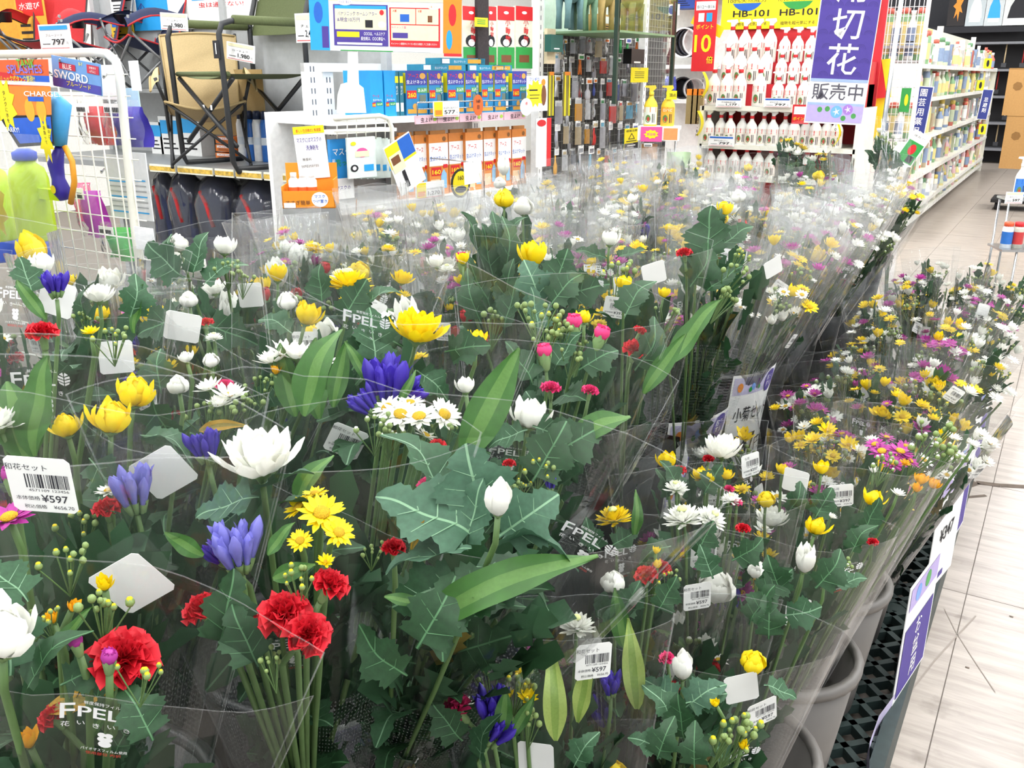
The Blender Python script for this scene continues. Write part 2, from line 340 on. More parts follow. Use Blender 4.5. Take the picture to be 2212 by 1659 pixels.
# layers: count, base radius, base height, length, width, start and end elevation, cup
MUMS = {'mum_lotus': [(13, .05, 0, .55, .2, 8, 70, .35), (13, .04, .02, .52, .19, 30, 82, .4), (10, .03, .03, .46, .18, 50, 95, .45), (7, .02, .04, .36, .15, 70, 110, .5)],
        'mum_ball': [(9, .06, 0, .62, .3, -5, 150, .5), (9, .05, .03, .62, .28, 25, 150, .5), (7, .03, .05, .56, .25, 50, 150, .5), (5, .02, .06, .5, .22, 70, 140, .5)],
        'mum_bud': [(8, .05, 0, .7, .3, 35, 128, .6), (7, .03, .03, .72, .28, 55, 120, .6), (5, .02, .05, .7, .24, 70, 110, .6)],
        'mum_half': [(5, .05, 0, .66, .2, 10, 88, .4), (9, .05, .01, .6, .27, 15, 135, .5), (8, .04, .03, .58, .25, 40, 140, .5), (6, .02, .05, .5, .22, 65, 135, .5)],
        'mum_cup': [(9, .05, 0, .6, .24, 20, 105, .45), (8, .04, .02, .55, .22, 45, 110, .45), (6, .03, .03, .45, .2, 65, 115, .5)],
        'mum_full': [(18, .06, 0, .5, .13, -8, 25, .35), (17, .05, .02, .48, .13, 8, 45, .4), (15, .05, .04, .42, .12, 28, 65, .4), (13, .04, .05, .35, .11, 45, 85, .4), (10, .03, .06, .26, .1, 60, 110, .4)],
        'daisy': [(13, .06, 0, .45, .15, 5, 12, .25), (12, .05, .015, .42, .14, 14, 24, .25)],
        'spray_open': [(12, .06, 0, .45, .17, 12, 40, .3), (9, .05, .03, .38, .15, 35, 65, .35)],
        'spray_cup': [(8, .05, 0, .5, .24, 35, 85, .4), (6, .03, .03, .42, .2, 60, 100, .4)]}
LOW = {'daisy': 3, 'spray_open': 3, 'spray_cup': 3}
NORM = {}
def layers(kind):
    """(petal mesh data, matrix) of every petal, in units of the flower's diameter"""
    q = random.Random(sum(map(ord, kind))); out = []
    nl = LOW.get(kind, 5)
    for li, (n, rb, zb, L, W, e0, e1, cup) in enumerate(MUMS[kind]):
        shapes = [petal(L * k, W, e0 + d, e1 + d * 1.5, cup, nl, 0.72, t) for k, d, t in ((1, 0, 0), (.93, 6, .15), (1.06, -5, -.15))]
        for i in range(n):
            a = 2 * math.pi * (i + 0.5 * (li % 2)) / n + q.uniform(-.12, .12)
            out.append((li, i % 3, shapes[i % 3], Matrix.Rotation(a, 4, 'Z') @ Matrix.Translation((rb, 0, zb)) @ Matrix.Rotation(q.uniform(-.07, .07), 4, 'Y')))
    mx = max(max(abs(c) for c in (M @ Vector(v))[:2]) for _, _, (V, F), M in out for v in V)
    NORM[kind] = 0.5 / mx
    return out
LAY = {}
FLOW = {}
def flower_mesh(kind, colr):
    """dict of meshes: petals, and where there is one calyx / centre; 1 unit = flower diameter, axis +z, base at origin"""
    k = (kind, colr)
    if k in FLOW: return FLOW[k]
    pm = PETAL[colr]; d = {}
    if kind in MUMS:
        if kind not in LAY: LAY[kind] = layers(kind)
        S = Matrix.Scale(1, 4); mb = MB(); s0 = NORM[kind]; SC = Matrix.Diagonal((s0, s0, s0, 1))
        for li, _, (V, F), M in LAY[kind]: mb.add(V, F, 0, True, SC @ M)
        d['flower'] = mb.mesh('flower', pm)
        if kind in ('daisy', 'spray_open', 'mum_full'):
            r = .17 if kind == 'daisy' else .11
            c = MB(); c.lathe([(r, .0), (r, .03), (r * .75, .07), (r * .3, .085), (0, .088)], 10, 0, Matrix.Translation((0, 0, .06 * s0 + (.22 if kind == 'mum_full' else .0)))); d['centre'] = c.mesh('centre', LIMEC if kind == 'mum_full' else CENTRE)
        c = MB(); h = .16
        c.lathe([(0, -.1), (.045, -.1), (.07, -.05), (h, .0), (h * 1.05, .04)], 9, cap=False)
        for i in range(9): c.add(*petal(.14, .09, 10, 60, .2, 2), 0, True, Matrix.Rotation(i * .698, 4, 'Z') @ Matrix.Translation((h * .6, 0, -.03)))
        d['calyx'] = c.mesh('calyx', CALYX)
    elif kind == 'carnation':
        mb = MB(); q = random.Random(3)
        for li, (n, e, L, W) in enumerate(((8, 8, .5, .62), (8, 28, .48, .6), (7, 48, .44, .6), (6, 66, .4, .6), (4, 82, .36, .6))):
            for i in range(n): mb.add(*ruffle(L * q.uniform(.92, 1.05), W, e + q.uniform(-6, 6), q.randint(0, 99)), 0, True, Matrix.Rotation(2 * math.pi * (i + li * .4) / n + q.uniform(-.2, .2), 4, 'Z') @ Matrix.Translation((.01, 0, .02)))
        d['flower'] = mb.mesh('flower', pm)
        c = MB(); c.lathe([(0, -.5), (.07, -.5), (.11, -.42), (.13, -.1), (.17, .06)], 9, cap=False); d['calyx'] = c.mesh('calyx', CALYX)
    elif kind == 'carn_bud':
        mb = MB(); mb.lathe([(.22, 0), (.42, .25), (.5, .52), (.44, .8), (.2, .96), (0, .98)], 12)
        q = random.Random(2)
        for i in range(9): mb.add(*ruffle(.5, .5, 80 + q.uniform(-8, 6), i), 0, True, Matrix.Rotation(i * .7, 4, 'Z') @ Matrix.Translation((.22, 0, .5)))
        d['flower'] = mb.mesh('flower', pm)
        c = MB(); c.lathe([(0, -.85), (.12, -.85), (.27, -.7), (.36, -.2), (.42, .12), (.4, .3)], 10, cap=False)
        for i in range(5): c.add(*petal(.4, .34, 95, 80, .1, 2), 0, True, Matrix.Rotation(i * 1.257, 4, 'Z') @ Matrix.Translation((.44, 0, .05)))
        d['calyx'] = c.mesh('calyx', CALYX)
    elif kind == 'gentian':   # a whorl of closed trumpet buds
        mb = MB(); q = random.Random(9); c = MB()
        for i in range(10):
            a = i * 0.9 + q.uniform(-.2, .2); tilt = R(0 if i == 0 else q.uniform(8, 26)); r0 = 0 if i == 0 else .13; L = q.uniform(.75, 1.05)
            M = Matrix.Rotation(a, 4, 'Z') @ Matrix.Translation((r0, 0, q.uniform(-.05, .1))) @ Matrix.Rotation(tilt, 4, 'Y') @ Matrix.Diagonal((L, L, L, 1))
            prof = [(.04, 0), (.055, .2), (.085, .45), (.115, .66), (.1, .82), (.045, .95), (.0, 1.02)]
            V = []; n = 10
            for r, z in prof:
                for j in range(n):
                    t = 2 * math.pi * j / n + z * .9; rr = r * (1 + .16 * (1 if j % 2 else -1) * min(1, z * 1.5)); V.append((rr * math.cos(t), rr * math.sin(t), z))
            mb.add(V, [(i2 * n + j, i2 * n + (j + 1) % n, (i2 + 1) * n + (j + 1) % n, (i2 + 1) * n + j) for i2 in range(len(prof) - 1) for j in range(n)], 0, True, M)
            if i % 2 == 0:
                for k2 in range(3): mb.add(*petal(.26, .16, 85, 70, .3, 3), 0, True, M @ Matrix.Translation((0, 0, .72)) @ Matrix.Rotation(k2 * 2.1, 4, 'Z') @ Matrix.Translation((.1, 0, 0)))
            c.lathe([(0, -.04), (.05, -.03), (.075, .12), (.085, .24)], 8, 0, M, cap=False)
        d['flower'] = mb.mesh('flower', pm); d['calyx'] = c.mesh('calyx', CALYX)
    FLOW[k] = d; return d
def bud_cluster(colr, seed, n=9):
    k = ('buds', colr, seed, n)
    if k in FLOW: return FLOW[k]
    q = random.Random(seed); mb = MB()
    for i in range(n):
        a = q.uniform(0, 6.28); r = .5 * math.sqrt(q.random()); z = q.uniform(.62, 1.0); x, y = r * math.cos(a), r * math.sin(a); br = q.uniform(.05, .085)
        mb.tube([(0, 0, 0), (x * .6, y * .6, z * .55), (x, y, z - br)], .016, 4, 0, False)
        mb.ball((x, y, z), (br, br, br * .95), 7, 5, 1)
        if q.random() < .55 and colr: mb.ball((x, y, z + br * .45), br * .75, 6, 4, 2)
    FLOW[k] = mb.mesh('bud_spray', [STEM, BUDG, PETAL[colr] if colr else BUDG]); return FLOW[k]
def leaf_mesh(kind, seed=0):
    """leaf along +x, 1 unit long, upper face +z"""
    k = (kind, seed)
    if k in FLOW: return FLOW[k]
    q = random.Random(seed * 7 + 1); mb = MB(); n = 22 if kind.startswith('mum') else 12
    bend = q.uniform(.15, .6); rows = []
    for i in range(n + 1):
        s = i / n
        if kind.startswith('mum'):
            lob = .58 + .42 * abs(math.sin(s * math.pi * 2.6 + .35 + .12 * seed)); ser = 1 + (.09 if i % 2 else -.07)
            wd = .4 * math.sin(math.pi * min(1, s * .96 + .03) ** .75) ** .8 * lob * ser if s > .1 else .025
        else: wd = (.5 if kind == 'broad' else .5) * (.3 if kind == 'broad' else .16) * math.sin(math.pi * (s * .97 + .02) ** .8) ** .9 * 1.6
        x = s; z = bend * (s - s * s * 1.4) + .03 * math.sin(s * 9 + seed); fold = .25
        rows.append([(x, -wd, z + fold * wd + .03 * math.sin(s * 14 + seed)), (x, -.012 - .25 * (wd if kind != 'mum' and not kind.startswith('mum') else 0), z + .0), (x, .012 + .25 * (wd if not kind.startswith('mum') else 0), z), (x, wd, z + fold * wd + .03 * math.sin(s * 13 + seed + 2))])
    V = [p for r in rows for p in r]
    for c, m in ((0, 0), (1, 1), (2, 0)): mb.add(V, [(4 * i + c, 4 * i + c + 4, 4 * i + c + 5, 4 * i + c + 1) for i in range(n)], m, True) if c == 0 else [mb.f.append((4 * i + c, 4 * i + c + 4, 4 * i + c + 5, 4 * i + c + 1)) or mb.m.append(m) or mb.sm.append(True) for i in range(n)]
    if kind.startswith('mum'):   # side veins
        for s in (.25, .42, .6):
            for sg in (-1, 1):
                i = int(s * n); a = Vector(rows[i][1]); j = min(n, i + 4); b = Vector(rows[j][0 if sg < 0 else 3]); b = a + (b - a) * .75; up = Vector((0, 0, .006)); wv = Vector((.007, 0, 0))
                mb.quad(a - wv + up, a + wv + up, b + wv * .4 + up, b - wv * .4 + up, 1)
    ms = {'mum': [LEAF, VEIN], 'mumpale': [LEAF2, VEIN], 'mumdark': [LEAFD, VEIND], 'lance': [LANCE, LANCEB], 'broad': [LANCE, LANCEB], 'lancey': [LANCEY, LANCEM], 'yellow': [OCHRE, OLIVE]}[kind]
    FLOW[k] = mb.mesh('leaf', ms); return FLOW[k]
def foliage_mesh(seed):
    """the mass of small leaves between the stems: unit height, unit width"""
    k = ('foliage', seed)
    if k in FLOW: return FLOW[k]
    q = random.Random(seed); mb = MB()
    for i in range(64):
        z = q.uniform(.2, .93); a = q.uniform(0, 6.28); r = q.uniform(.01, .03 + .22 * z); L = q.uniform(.09, .12 + .1 * z)
        M = Matrix.Translation((r * math.cos(a), r * math.sin(a), z)) @ Matrix.Rotation(a + q.uniform(-.6, .6), 4, 'Z') @ Matrix.Rotation(-R(q.uniform(25, 80)), 4, 'Y') @ Matrix.Rotation(q.uniform(-1, 1), 4, 'X') @ Matrix.Diagonal((L, L * 1.5, L, 1))
        wv = [(0, 0, 0), (.18, -.14, .04), (.3, -.08, .03), (.48, -.25, .08), (.6, -.12, .06), (.8, -.16, .06), (1, 0, -.05), (.8, .16, .06), (.6, .12, .06), (.48, .25, .08), (.3, .08, .03), (.18, .14, .04), (.5, 0, 0)]
        mb.add(wv, [(12, i2, i2 + 1) for i2 in range(11)] + [(12, 11, 0)], 0 if q.random() < .6 else (1 if q.random() < .96 else 2), True, M)
    FLOW[k] = mb.mesh('foliage', [LEAF, LEAFD, OLIVE]); return FLOW[k]
def stems_mesh(seed):
    k = ('stems', seed)
    if k in FLOW: return FLOW[k]
    q = random.Random(seed); mb = MB()
    for i in range(8):
        a = q.uniform(0, 6.28); r = .35 * math.sqrt(q.random())
        mb.tube([(.05 * math.cos(a + 2), .05 * math.sin(a + 2), 0), (r * .35 * math.cos(a), r * .25 * math.sin(a), .45), (r * math.cos(a), r * .6 * math.sin(a), .85)], .014, 5)
    FLOW[k] = mb.mesh('stem_bundle', STEM); return FLOW[k]

# ------------------------------------------------------------------ sleeves of clear film
class Sleeve:
    def __init__(s, seed):
        q = random.Random(seed); s.q = [(q.uniform(1, 4), q.uniform(0, 6.28), q.uniform(.006, .022), q.uniform(-.6, .6)) for _ in range(5)]
        s.front = q.uniform(0, .07); s.tw = q.uniform(-.05, .05); s.edge = [(q.uniform(1, 3), q.uniform(0, 6.28)) for _ in range(2)]
        s.seed = seed
    def P(s, t, v, back=False):
        """t -1..1 across, v 0..1 up; unit width, unit height"""
        a = .5 * (.15 + .85 * v ** .9); b = .5 * (.15 + .5 * v)
        e = 1 - (s.front if not back else 0) + .006 * math.sin(s.edge[back][0] * t * 2 + s.edge[back][1])
        f = sum(am * math.sin(fr * (t + sk * v) * 3.1 + ph + (2 if back else 0)) for fr, ph, am, sk in s.q) * (.25 + .9 * v)
        pl = .012 * v * abs(math.sin((t * 5 + s.seed) * (1 + .2 * v)))
        y = b * (1 - t * t) ** .9 + (f * .55 + pl) * (1 - t ** 4)
        return Vector((a * t + s.tw * v * (1 - t * t), y if back else -y, v * e))
    def mesh(s, m):
        mb = MB(); nt, nv = 16, 12; uv = []
        for bk in (False, True):
            V = []
            for j in range(nv + 1):
                v = j / nv
                for i in range(nt + 1):
                    t = -math.cos(math.pi * i / nt) * .5 + (i / nt * 2 - 1) * .5; V.append(tuple(s.P(t, v, bk)))
                    uu = (i / nt) * .5; uv.append((uu if not bk else 1 - uu, v))
            n = nt + 1
            mb.add(V, [(j * n + i, j * n + i + 1, j * n + i + n + 1, j * n + i + n) for j in range(nv) for i in range(nt)], 0, True)
        mb.uv = uv; return mb.mesh('sleeve', m)
SLV = [Sleeve(i) for i in range(7)]; SLM = [s.mesh(FILM) for s in SLV]; SLM2 = [s.mesh(FILM_GLARE) for s in SLV]
PRINTM = [mat('#fbfbfb', 0.6, var=0), mat('#cf3a34', 0.6, var=0)]
def logo_geo():
    """the maker's print, centimetres, x right, y up"""
    mb = MB()
    mb.text('F', -1.9, -.15, 2.1, 0, 0, .01).text('PEL', -.15, 0.0, 1.45, 0, 0, .02, width=2.4).text('鮮度保持フィルム', .1, 1.25, .36, width=2.3)
    # leaf emblem
    for sg in (-1, 1):
        for k in range(4):
            a0 = R(35 + 28 * k) * 1; 
            pts = [(2.0, .0 + .3 * k)]
            mb.poly([(1.78 + sg * .04, .02 + k * .3), (1.78 + sg * (.3 + .22 * math.sin((k + .5) * .8)), .22 + k * .3), (1.78 + sg * (.32 + .2 * math.sin((k + 1) * .8)) * (1 if k < 3 else .3), .42 + k * .3), (1.78 + sg * .04, .24 + k * .3)])
    for i, ch in enumerate('花いきいき'): mb.text(ch, -2 + i * .85, -.95 + (.12 if i % 2 else 0), .55)
    for a in range(4): mb.disc(.25 + .28 * math.cos(a * 1.571 + .78), -1.75 + .3 * math.sin(a * 1.571 + .78), .24, .24, 0, 10)
    mb.disc(.25, -2.45, .38, .34, 0, 12)
    mb.text('バイオマスフィルム使用', .2, -3.25, .34, 0, 0, width=2.6).text('使用部位 内袋', .2, -3.65, .34, 0, 1, width=2.0)
    return mb
LOGO = logo_geo()
PRM = {}
def print_mesh(si, back, W, D, L, t0, v0):
    k = (si, back, round(W, 2), round(L, 2), round(t0, 1), round(v0, 1))
    if k in PRM: return PRM[k]
    V = []; S = SLV[si]
    for x, y, _ in LOGO.v:
        v = v0 + y * .01 / L; a = .5 * (.15 + .85 * v ** .9); t = max(-.97, min(.97, t0 + x * .01 / (W * a))); p = S.P(t, v, back)
        V.append((p.x, p.y + (.006 if back else -.006), p.z))
    me = bpy.data.meshes.new('sleeve_print'); me.from_pydata(V, [], LOGO.f); me.polygons.foreach_set('material_index', LOGO.m)
    for m in PRINTM: me.materials.append(m)
    PRM[k] = me; return me
# price stickers (metres; face +z)
def sticker(name, yen, tax):
    mb = MB(); w, h = .0195, .021; c = .003
    out = [(-w + c, -h), (w - c, -h), (w, -h + c), (w, h - c), (w - c, h), (-w + c, h), (-w, h - c), (-w, -h + c)]
    mb.slab(out, -.0003, 0, 0)
    if name:
        mb.text(name, -.007, .0115, .0052, .0003, 1); q = random.Random(len(name)); x = -.009
        while x < .0165:
            b = q.choice((.0004, .0004, .0008, .0012)); mb.rect(x, x + b, -.002, .0085, .0003, 1); x += b + q.choice((.0004, .0006, .001))
        mb.text('4571109 123456', .004, -.0048, .0028, .0003, 1, width=.024).text('本体価格', -.0095, -.0115, .0036, .0003, 1).text('¥' + yen, .0065, -.0128, .0078, .0003, 1, .01, width=.016)
        mb.text('税込価格', -.006, -.018, .0034, .0003, 1).text('¥' + tax, .011, -.018, .0038, .0003, 1)
    return mb.mesh('price_sticker', [mat('#fafaf8', .7, var=.02, trans=.35), mat('#3c3c42', 0.8, var=0)])
STK = {'wa': sticker('和花セット', '597', '656.70'), 'bu': sticker('仏花', '397', '436.70'), 'ko': sticker('小菊セット', '347', '381.70'), 'blank': sticker('', '', '')}

def place_flower(parent, org, kind, colr, pos, size, axis, spin=0.0, petals=False, child=True):
    M = Matrix.Translation(Vector(pos) - org) @ zto(axis, spin) @ Matrix.Diagonal((size, size, size, 1))
    d = flower_mesh(kind, colr)
    if petals and kind in MUMS:
        if ('core', kind, colr) not in FLOW:
            FLOW[('core', kind, colr)] = MB().ball((0, 0, .03), (.1, .1, .04), 8, 5).mesh('flower_core', LIMEC)
            s0 = NORM[kind]
            for li, sh, (V, F), Mp in LAY[kind]:
                if ('pet', kind, colr, li, sh) not in FLOW: FLOW[('pet', kind, colr, li, sh)] = MB().add([(v[0] * s0, v[1] * s0, v[2] * s0) for v in V], F, 0, True).mesh('petal', PETAL[colr])
        o = link('flower', FLOW[('core', kind, colr)], parent, None, M); s0 = NORM[kind]
        for li, sh, _, Mp in LAY[kind]:
            Mq = Mp.copy(); Mq.translation = Mp.translation * s0
            link('petal', FLOW[('pet', kind, colr, li, sh)], o, None, Mq)
    else: o = link('flower', d['flower'], parent, None, M)
    o['label'] = colr + ' ' + {'carn_bud': 'carnation bud', 'carnation': 'ruffled carnation', 'gentian': 'gentian whorl', 'daisy': 'daisy-like spray chrysanthemum'}.get(kind, 'chrysanthemum')
    if child:
        for nm in ('centre', 'calyx'):
            if nm in d: link(nm, d[nm], o)
    return o
def place_leaf(parent, org, kind, pos, size, xd, zd, seed=0, wide=1.0):
    M = frame(Vector(pos) - org, xd, zd)
    # frame keeps z; re-aim so x is exact
    x = Vector(xd).normalized(); z = Vector(zd); z = (z - x * z.dot(x)).normalized(); y = z.cross(x)
    M = Matrix((x, y, z)).transposed().to_4x4(); M.translation = Vector(pos) - org
    tw_ = .7 * math.sin(Vector(pos).x * 311 + Vector(pos).y * 173) if kind.startswith('mum') else .25 * math.sin(Vector(pos).x * 311)
    return link('leaf', leaf_mesh(kind, seed), parent, None, M @ Matrix.Rotation(tw_, 4, 'X') @ Matrix.Diagonal((size, size * wide, size, 1)))
def img(phi, away=0.0): return RT * math.cos(R(phi)) + UPV * math.sin(R(phi)) + FW * away

def find_tv(si, M, org, W, D, L, px, py, back):
    best = (1e9, 0, .8)
    for i in range(41):
        for j in range(41):
            t = -.95 + 1.9 * i / 40; v = .3 + .69 * j / 40; p = SLV[si].P(t, v, back); w = org + (M @ Vector((p.x * W, p.y * D, p.z * L))); q = w - CAM; d = q.dot(FW)
            e = (CXP + FPX * q.dot(RT) / d - px) ** 2 + (CYP - FPX * q.dot(UPV) / d - py) ** 2
            if e < best[0]: best = (e, t, v)
    return best
def sleeve_on(e, org, base, top, W, D, roll, si, plain=False, prints=(), stickers=(), pix=False):
    base = Vector(base); top = Vector(top); ax = top - base; L = ax.length; ax.normalize()
    side = RT - ax * RT.dot(ax); side.normalize(); side = Quaternion(ax, roll) @ side
    M = frame(base - org, side, ax)
    sl = link('sleeve', (SLM2 if plain else SLM)[si], e, None, M @ Matrix.Diagonal((W, D, L, 1)))  # plain selects the film whitened to imitate glare
    if pix:
        prints = [(max(-.7, min(.7, find_tv(si, M, org, W, D, L, x, y, bk)[1])), find_tv(si, M, org, W, D, L, x, y, bk)[2], bk) for x, y, bk in prints]
        stickers = [(k,) + find_tv(si, M, org, W, D, L, x, y, bk)[1:] + (bk, rot) for k, x, y, bk, rot in stickers]
    for t0, v0, back in prints: link('sleeve_print', print_mesh(si, back, W, D, L, t0, v0), sl)
    for kind, t0, v0, back, rot in stickers:
        S = SLV[si]; D4 = Vector((W, D, L))
        f = lambda t, v: Vector([a * b for a, b in zip(S.P(t, v, back), D4)])
        p = f(t0, v0); dx = (f(t0 + .05, v0) - f(t0 - .05, v0)).normalized(); dz = (f(t0, v0 + .03) - f(t0, v0 - .03)).normalized(); n = dx.cross(dz).normalized()
        if back: n = -n
        # the plain reverse shows when the sticker sits on the far sheet
        Ms = M @ frame(p + n * .01, Quaternion(n, rot) @ dx, n if not back else n)
        link('price_sticker', STK[kind], e, None, Ms)
    return M, L
GCOUNT = {}
def describe(cont, where, extra=''):
    return ('clear-wrapped bouquet with ' + cont + ' ' + where + extra).strip()
# ------------------------------------------------------------------ stands, pails, pallet
st = tag(empty('flower_stand', (-1.3, 2.4, 0)), 'low black table carrying the raised rows of flower buckets', 'table')
MB().box(-.72, .68, -2.3, 2.2, .38, .42).obj('table_top', BLACKP, st)
for x in (-.66, .62):
    for y in (-2.2, -.7, .7, 2.1): MB().box(x - .025, x + .025, y - .025, y + .025, 0, .38).obj('leg', BLACKP, st)
MB().box(.64, .66, -2.25, 2.15, .06, .38).obj('apron', mat('#1b1c20', 0.5), st)
pl = tag(empty('plastic_pallet', (-.345, 2.4, 0)), 'dark green plastic pallet with lattice deck under the low pails', 'pallet')
g = MB(); PW, PL = .19, 1.85
k = -PL - PW
while k < PL + PW:                                       # two crossing families of diagonal bars, clipped to the deck
    for sg in (1, -1):
        y0, y1 = k - sg * PW, k + sg * PW
        a = Vector((-PW, max(-PL, min(PL, y0)), .112)); b = Vector((PW, max(-PL, min(PL, y1)), .112)); n = Vector((-sg * 1, 1, 0)).normalized() * .008
        dz = Vector((0, 0, .025)); g.add([a - n, a + n, b + n, b - n, a - n - dz, a + n - dz, b + n - dz, b - n - dz], [(0, 3, 2, 1), (0, 1, 5, 4), (3, 7, 6, 2), (0, 4, 7, 3), (1, 2, 6, 5)])
    k += .085
PALM = mat('#2c3a38', 0.5, var=0.2)
g.obj('deck_lattice', PALM, pl)
for x in (-PW - .01, PW + .01): MB().box(x - .015, x + .015, -PL, PL, 0, .12).obj('side_rail', PALM, pl)
for y in (-PL, 0, PL): MB().box(-PW, PW, y - .02, y + .02, 0, .11).obj('cross_beam', PALM, pl)
def pail_mesh(r0, r1, h, m, rim=.008):
    mb = MB(); mb.lathe([(r0 - .01, 0), (r0, .008), (r1 - .004, h - .02), (r1 + rim, h - .02), (r1 + rim, h), (r1 - .006, h), (r0 - .008, .02), (0, .02)], 28); return mb.mesh('pail', m)
def pail_parts(name, loc, r0, r1, h, m, label, group):
    e = tag(empty(name, loc), label, 'bucket', group)
    k = ('pail', r0, r1, h, m.name)
    if k not in FLOW:
        b = MB(); b.lathe([(r0 - .01, 0), (r0, .008), (r1, h - .015), (r1 - .006, h - .015), (r0 - .008, .02), (0, .02)], 28)
        q = MB(); q.lathe([(r1 - .004, h - .02), (r1 + .009, h - .02), (r1 + .011, h - .006), (r1 + .004, h), (r1 - .006, h), (r1 - .006, h - .02)], 28, cap=False)
        wt = MB(); wt.disc(0, 0, r1 * .85, None, h * .55, 24)
        FLOW[k] = (b.mesh('body', m), q.mesh('rim', m), wt.mesh('water', mat('#2a2f2c', 0.05, var=0)))
    for n, me in zip(('body', 'rim', 'water'), FLOW[k]): link(n, me, e)
    return e
GREYP = mat('#6b6763', 0.45, var=0.12, nscale=8); BLKP2 = mat('#17181b', 0.35, var=0.15, nscale=10)
UX = [-.80, -1.14, -1.47, -1.80]; UY = [.40 + .385 * k for k in range(11)]
ROWN = ['aisle-side row', 'second row', 'third row', 'back row']
ORD = ['first', 'second', 'third', 'fourth', 'fifth', 'sixth', 'seventh', 'eighth', 'ninth', 'tenth', 'eleventh']
for c, x in enumerate(UX):
    for r, y in enumerate(UY):
        if c == 0 and r in (2, 3):
            t = tag(empty('rectangular_tub', (x, y, .42)), 'black rectangular flower tub in the aisle-side row of the stand', 'tub', 'black rectangular tubs on the stand')
            tb = MB()
            for (x0, x1, y0, y1) in ((-.15, -.142, -.18, .18), (.142, .15, -.18, .18), (-.15, .15, -.18, -.172), (-.15, .15, .172, .18)): tb.box(x0, x1, y0, y1, 0, .33)
            tb.box(-.15, .15, -.18, .18, 0, .01); tb.obj('body', BLKP2, t)
            rb = MB()
            for (x0, x1, y0, y1) in ((-.165, -.142, -.195, .195), (.142, .165, -.195, .195), (-.165, .165, -.195, -.172), (-.165, .165, .172, .195)): rb.box(x0, x1, y0, y1, .315, .335)
            rb.obj('rim', BLKP2, t)
        else:
            pail_parts('flower_bucket', (x, y, .42), .12, .155, .335, BLKP2, 'round black flower bucket in the %s of the raised stand' % ROWN[c], 'black buckets, ' + ROWN[c])
LX = -.33; LY = [.6 + .32 * k for k in range(12)]
for r, y in enumerate(LY):
    pail_parts('flower_pail', (LX, y, .117), .1, .14, .33, GREYP if r > 1 else BLKP2, 'grey plastic flower pail standing on the low pallet' if r > 1 else 'black flower pail at the near end of the pallet', 'grey pails on the pallet' if r > 1 else 'black pails on the pallet')

# curved price cards hung on buckets
def bucket_card(c, r, z0, z1, a0, a1, lines, label, group=None, flare=.02, yen='597'):
    """paper card bent round the rim of a bucket (axis at c); a0..a1 angles, reading from a0 to a1"""
    W = abs(a1 - a0) * r; H = z1 - z0
    def wrap(x, y, off):
        t = a0 + (a1 - a0) * (x / W); rr = r + flare * (y / H) ** 2 + off; return (rr * math.cos(t), rr * math.sin(t), z0 + y)
    e = tag(empty('price_card', (c[0], c[1], 0)), label, 'sign', group)
    def sheet(name, x0, x1, y0, y1, off, m, n=8):
        mb = MB(); V = []
        for j in range(4):
            for i in range(n + 1): V.append(wrap(x0 + (x1 - x0) * i / n, y0 + (y1 - y0) * j / 3, off))
        mb.add(V, [(j * (n + 1) + i, j * (n + 1) + i + 1, (j + 1) * (n + 1) + i + 1, (j + 1) * (n + 1) + i) for j in range(3) for i in range(n)], 0, True); return mb.obj(name, m, e)
    sheet('card', 0, W, 0, H, 0, PAPER)
    sheet('header_band', W * .03, W * .97, H * .78, H * .97, .0012, LILAC2)
    def wr(mb, name, mats):
        mb.v = [wrap(x, y, .0025) for x, y, _ in mb.v]; return mb.obj(name, mats, e)
    h = MB()
    h.disc(W * .14, H * .865, W * .045, H * .05, 0, 12, 0).disc(W * .38, H * .86, W * .04, H * .045, 0, 12, 1).disc(W * .46, H * .9, W * .035, H * .04, 0, 12, 2).disc(W * .33, H * .83, W * .03, H * .03, 0, 8, 3).disc(W * .5, H * .84, W * .025, H * .025, 0, 8, 3)
    h.disc(W * .76, H * .87, W * .13, H * .12, 0, 18, 4)
    wr(h, 'header_flowers', [ORANGE, mat('#7ea6ec', .6), mat('#9a6bd0', .6), GREEN, PURPLE])
    tx = MB(); tx.text('おす', W * .76, H * .88, W * .11, 0, 0).text('すめ', W * .76, H * .81, W * .11, 0, 0)
    tx.text(lines[0], W * .5, H * .5, H * .17, 0, 1, .02, width=W * .8).text(yen, W * .42, H * .12, H * .3, 0, 1, .02, width=W * .5).text('円', W * .8, H * .12, H * .16, 0, 1)
    wr(tx, 'lettering', [PAPER, INK])
    return e
LILAC2 = mat('#c9c4e2', .6, var=.05)
bucket_card((UX[0], UY[1] - .02), .17, .5, .76, R(-48), R(14), ['和花セット'], 'curved white price card for mixed bouquets on a round black bucket', None)
bucket_card((UX[0], UY[4]), .175, .5, .77, R(-52), R(6), ['小菊セット'], 'curved white card for small chrysanthemums on the stand bucket', None, .03, '347')
bucket_card((UX[0], UY[3] + .03), .21, .47, .75, R(-14), R(34), ['仏花'], 'white card edge beside the black rectangular tub', None, .02, '397')
bucket_card((UX[0], UY[5]), .175, .5, .77, R(-46), R(8), ['小菊セット'], 'curved white card on the sixth stand bucket behind small mums', None, .03, '347')
bucket_card((LX, LY[0]), .155, .2, .46, R(-60), R(-5), ['和花セット'], 'white price card hung on the black pail by the pallet end', None, .02)

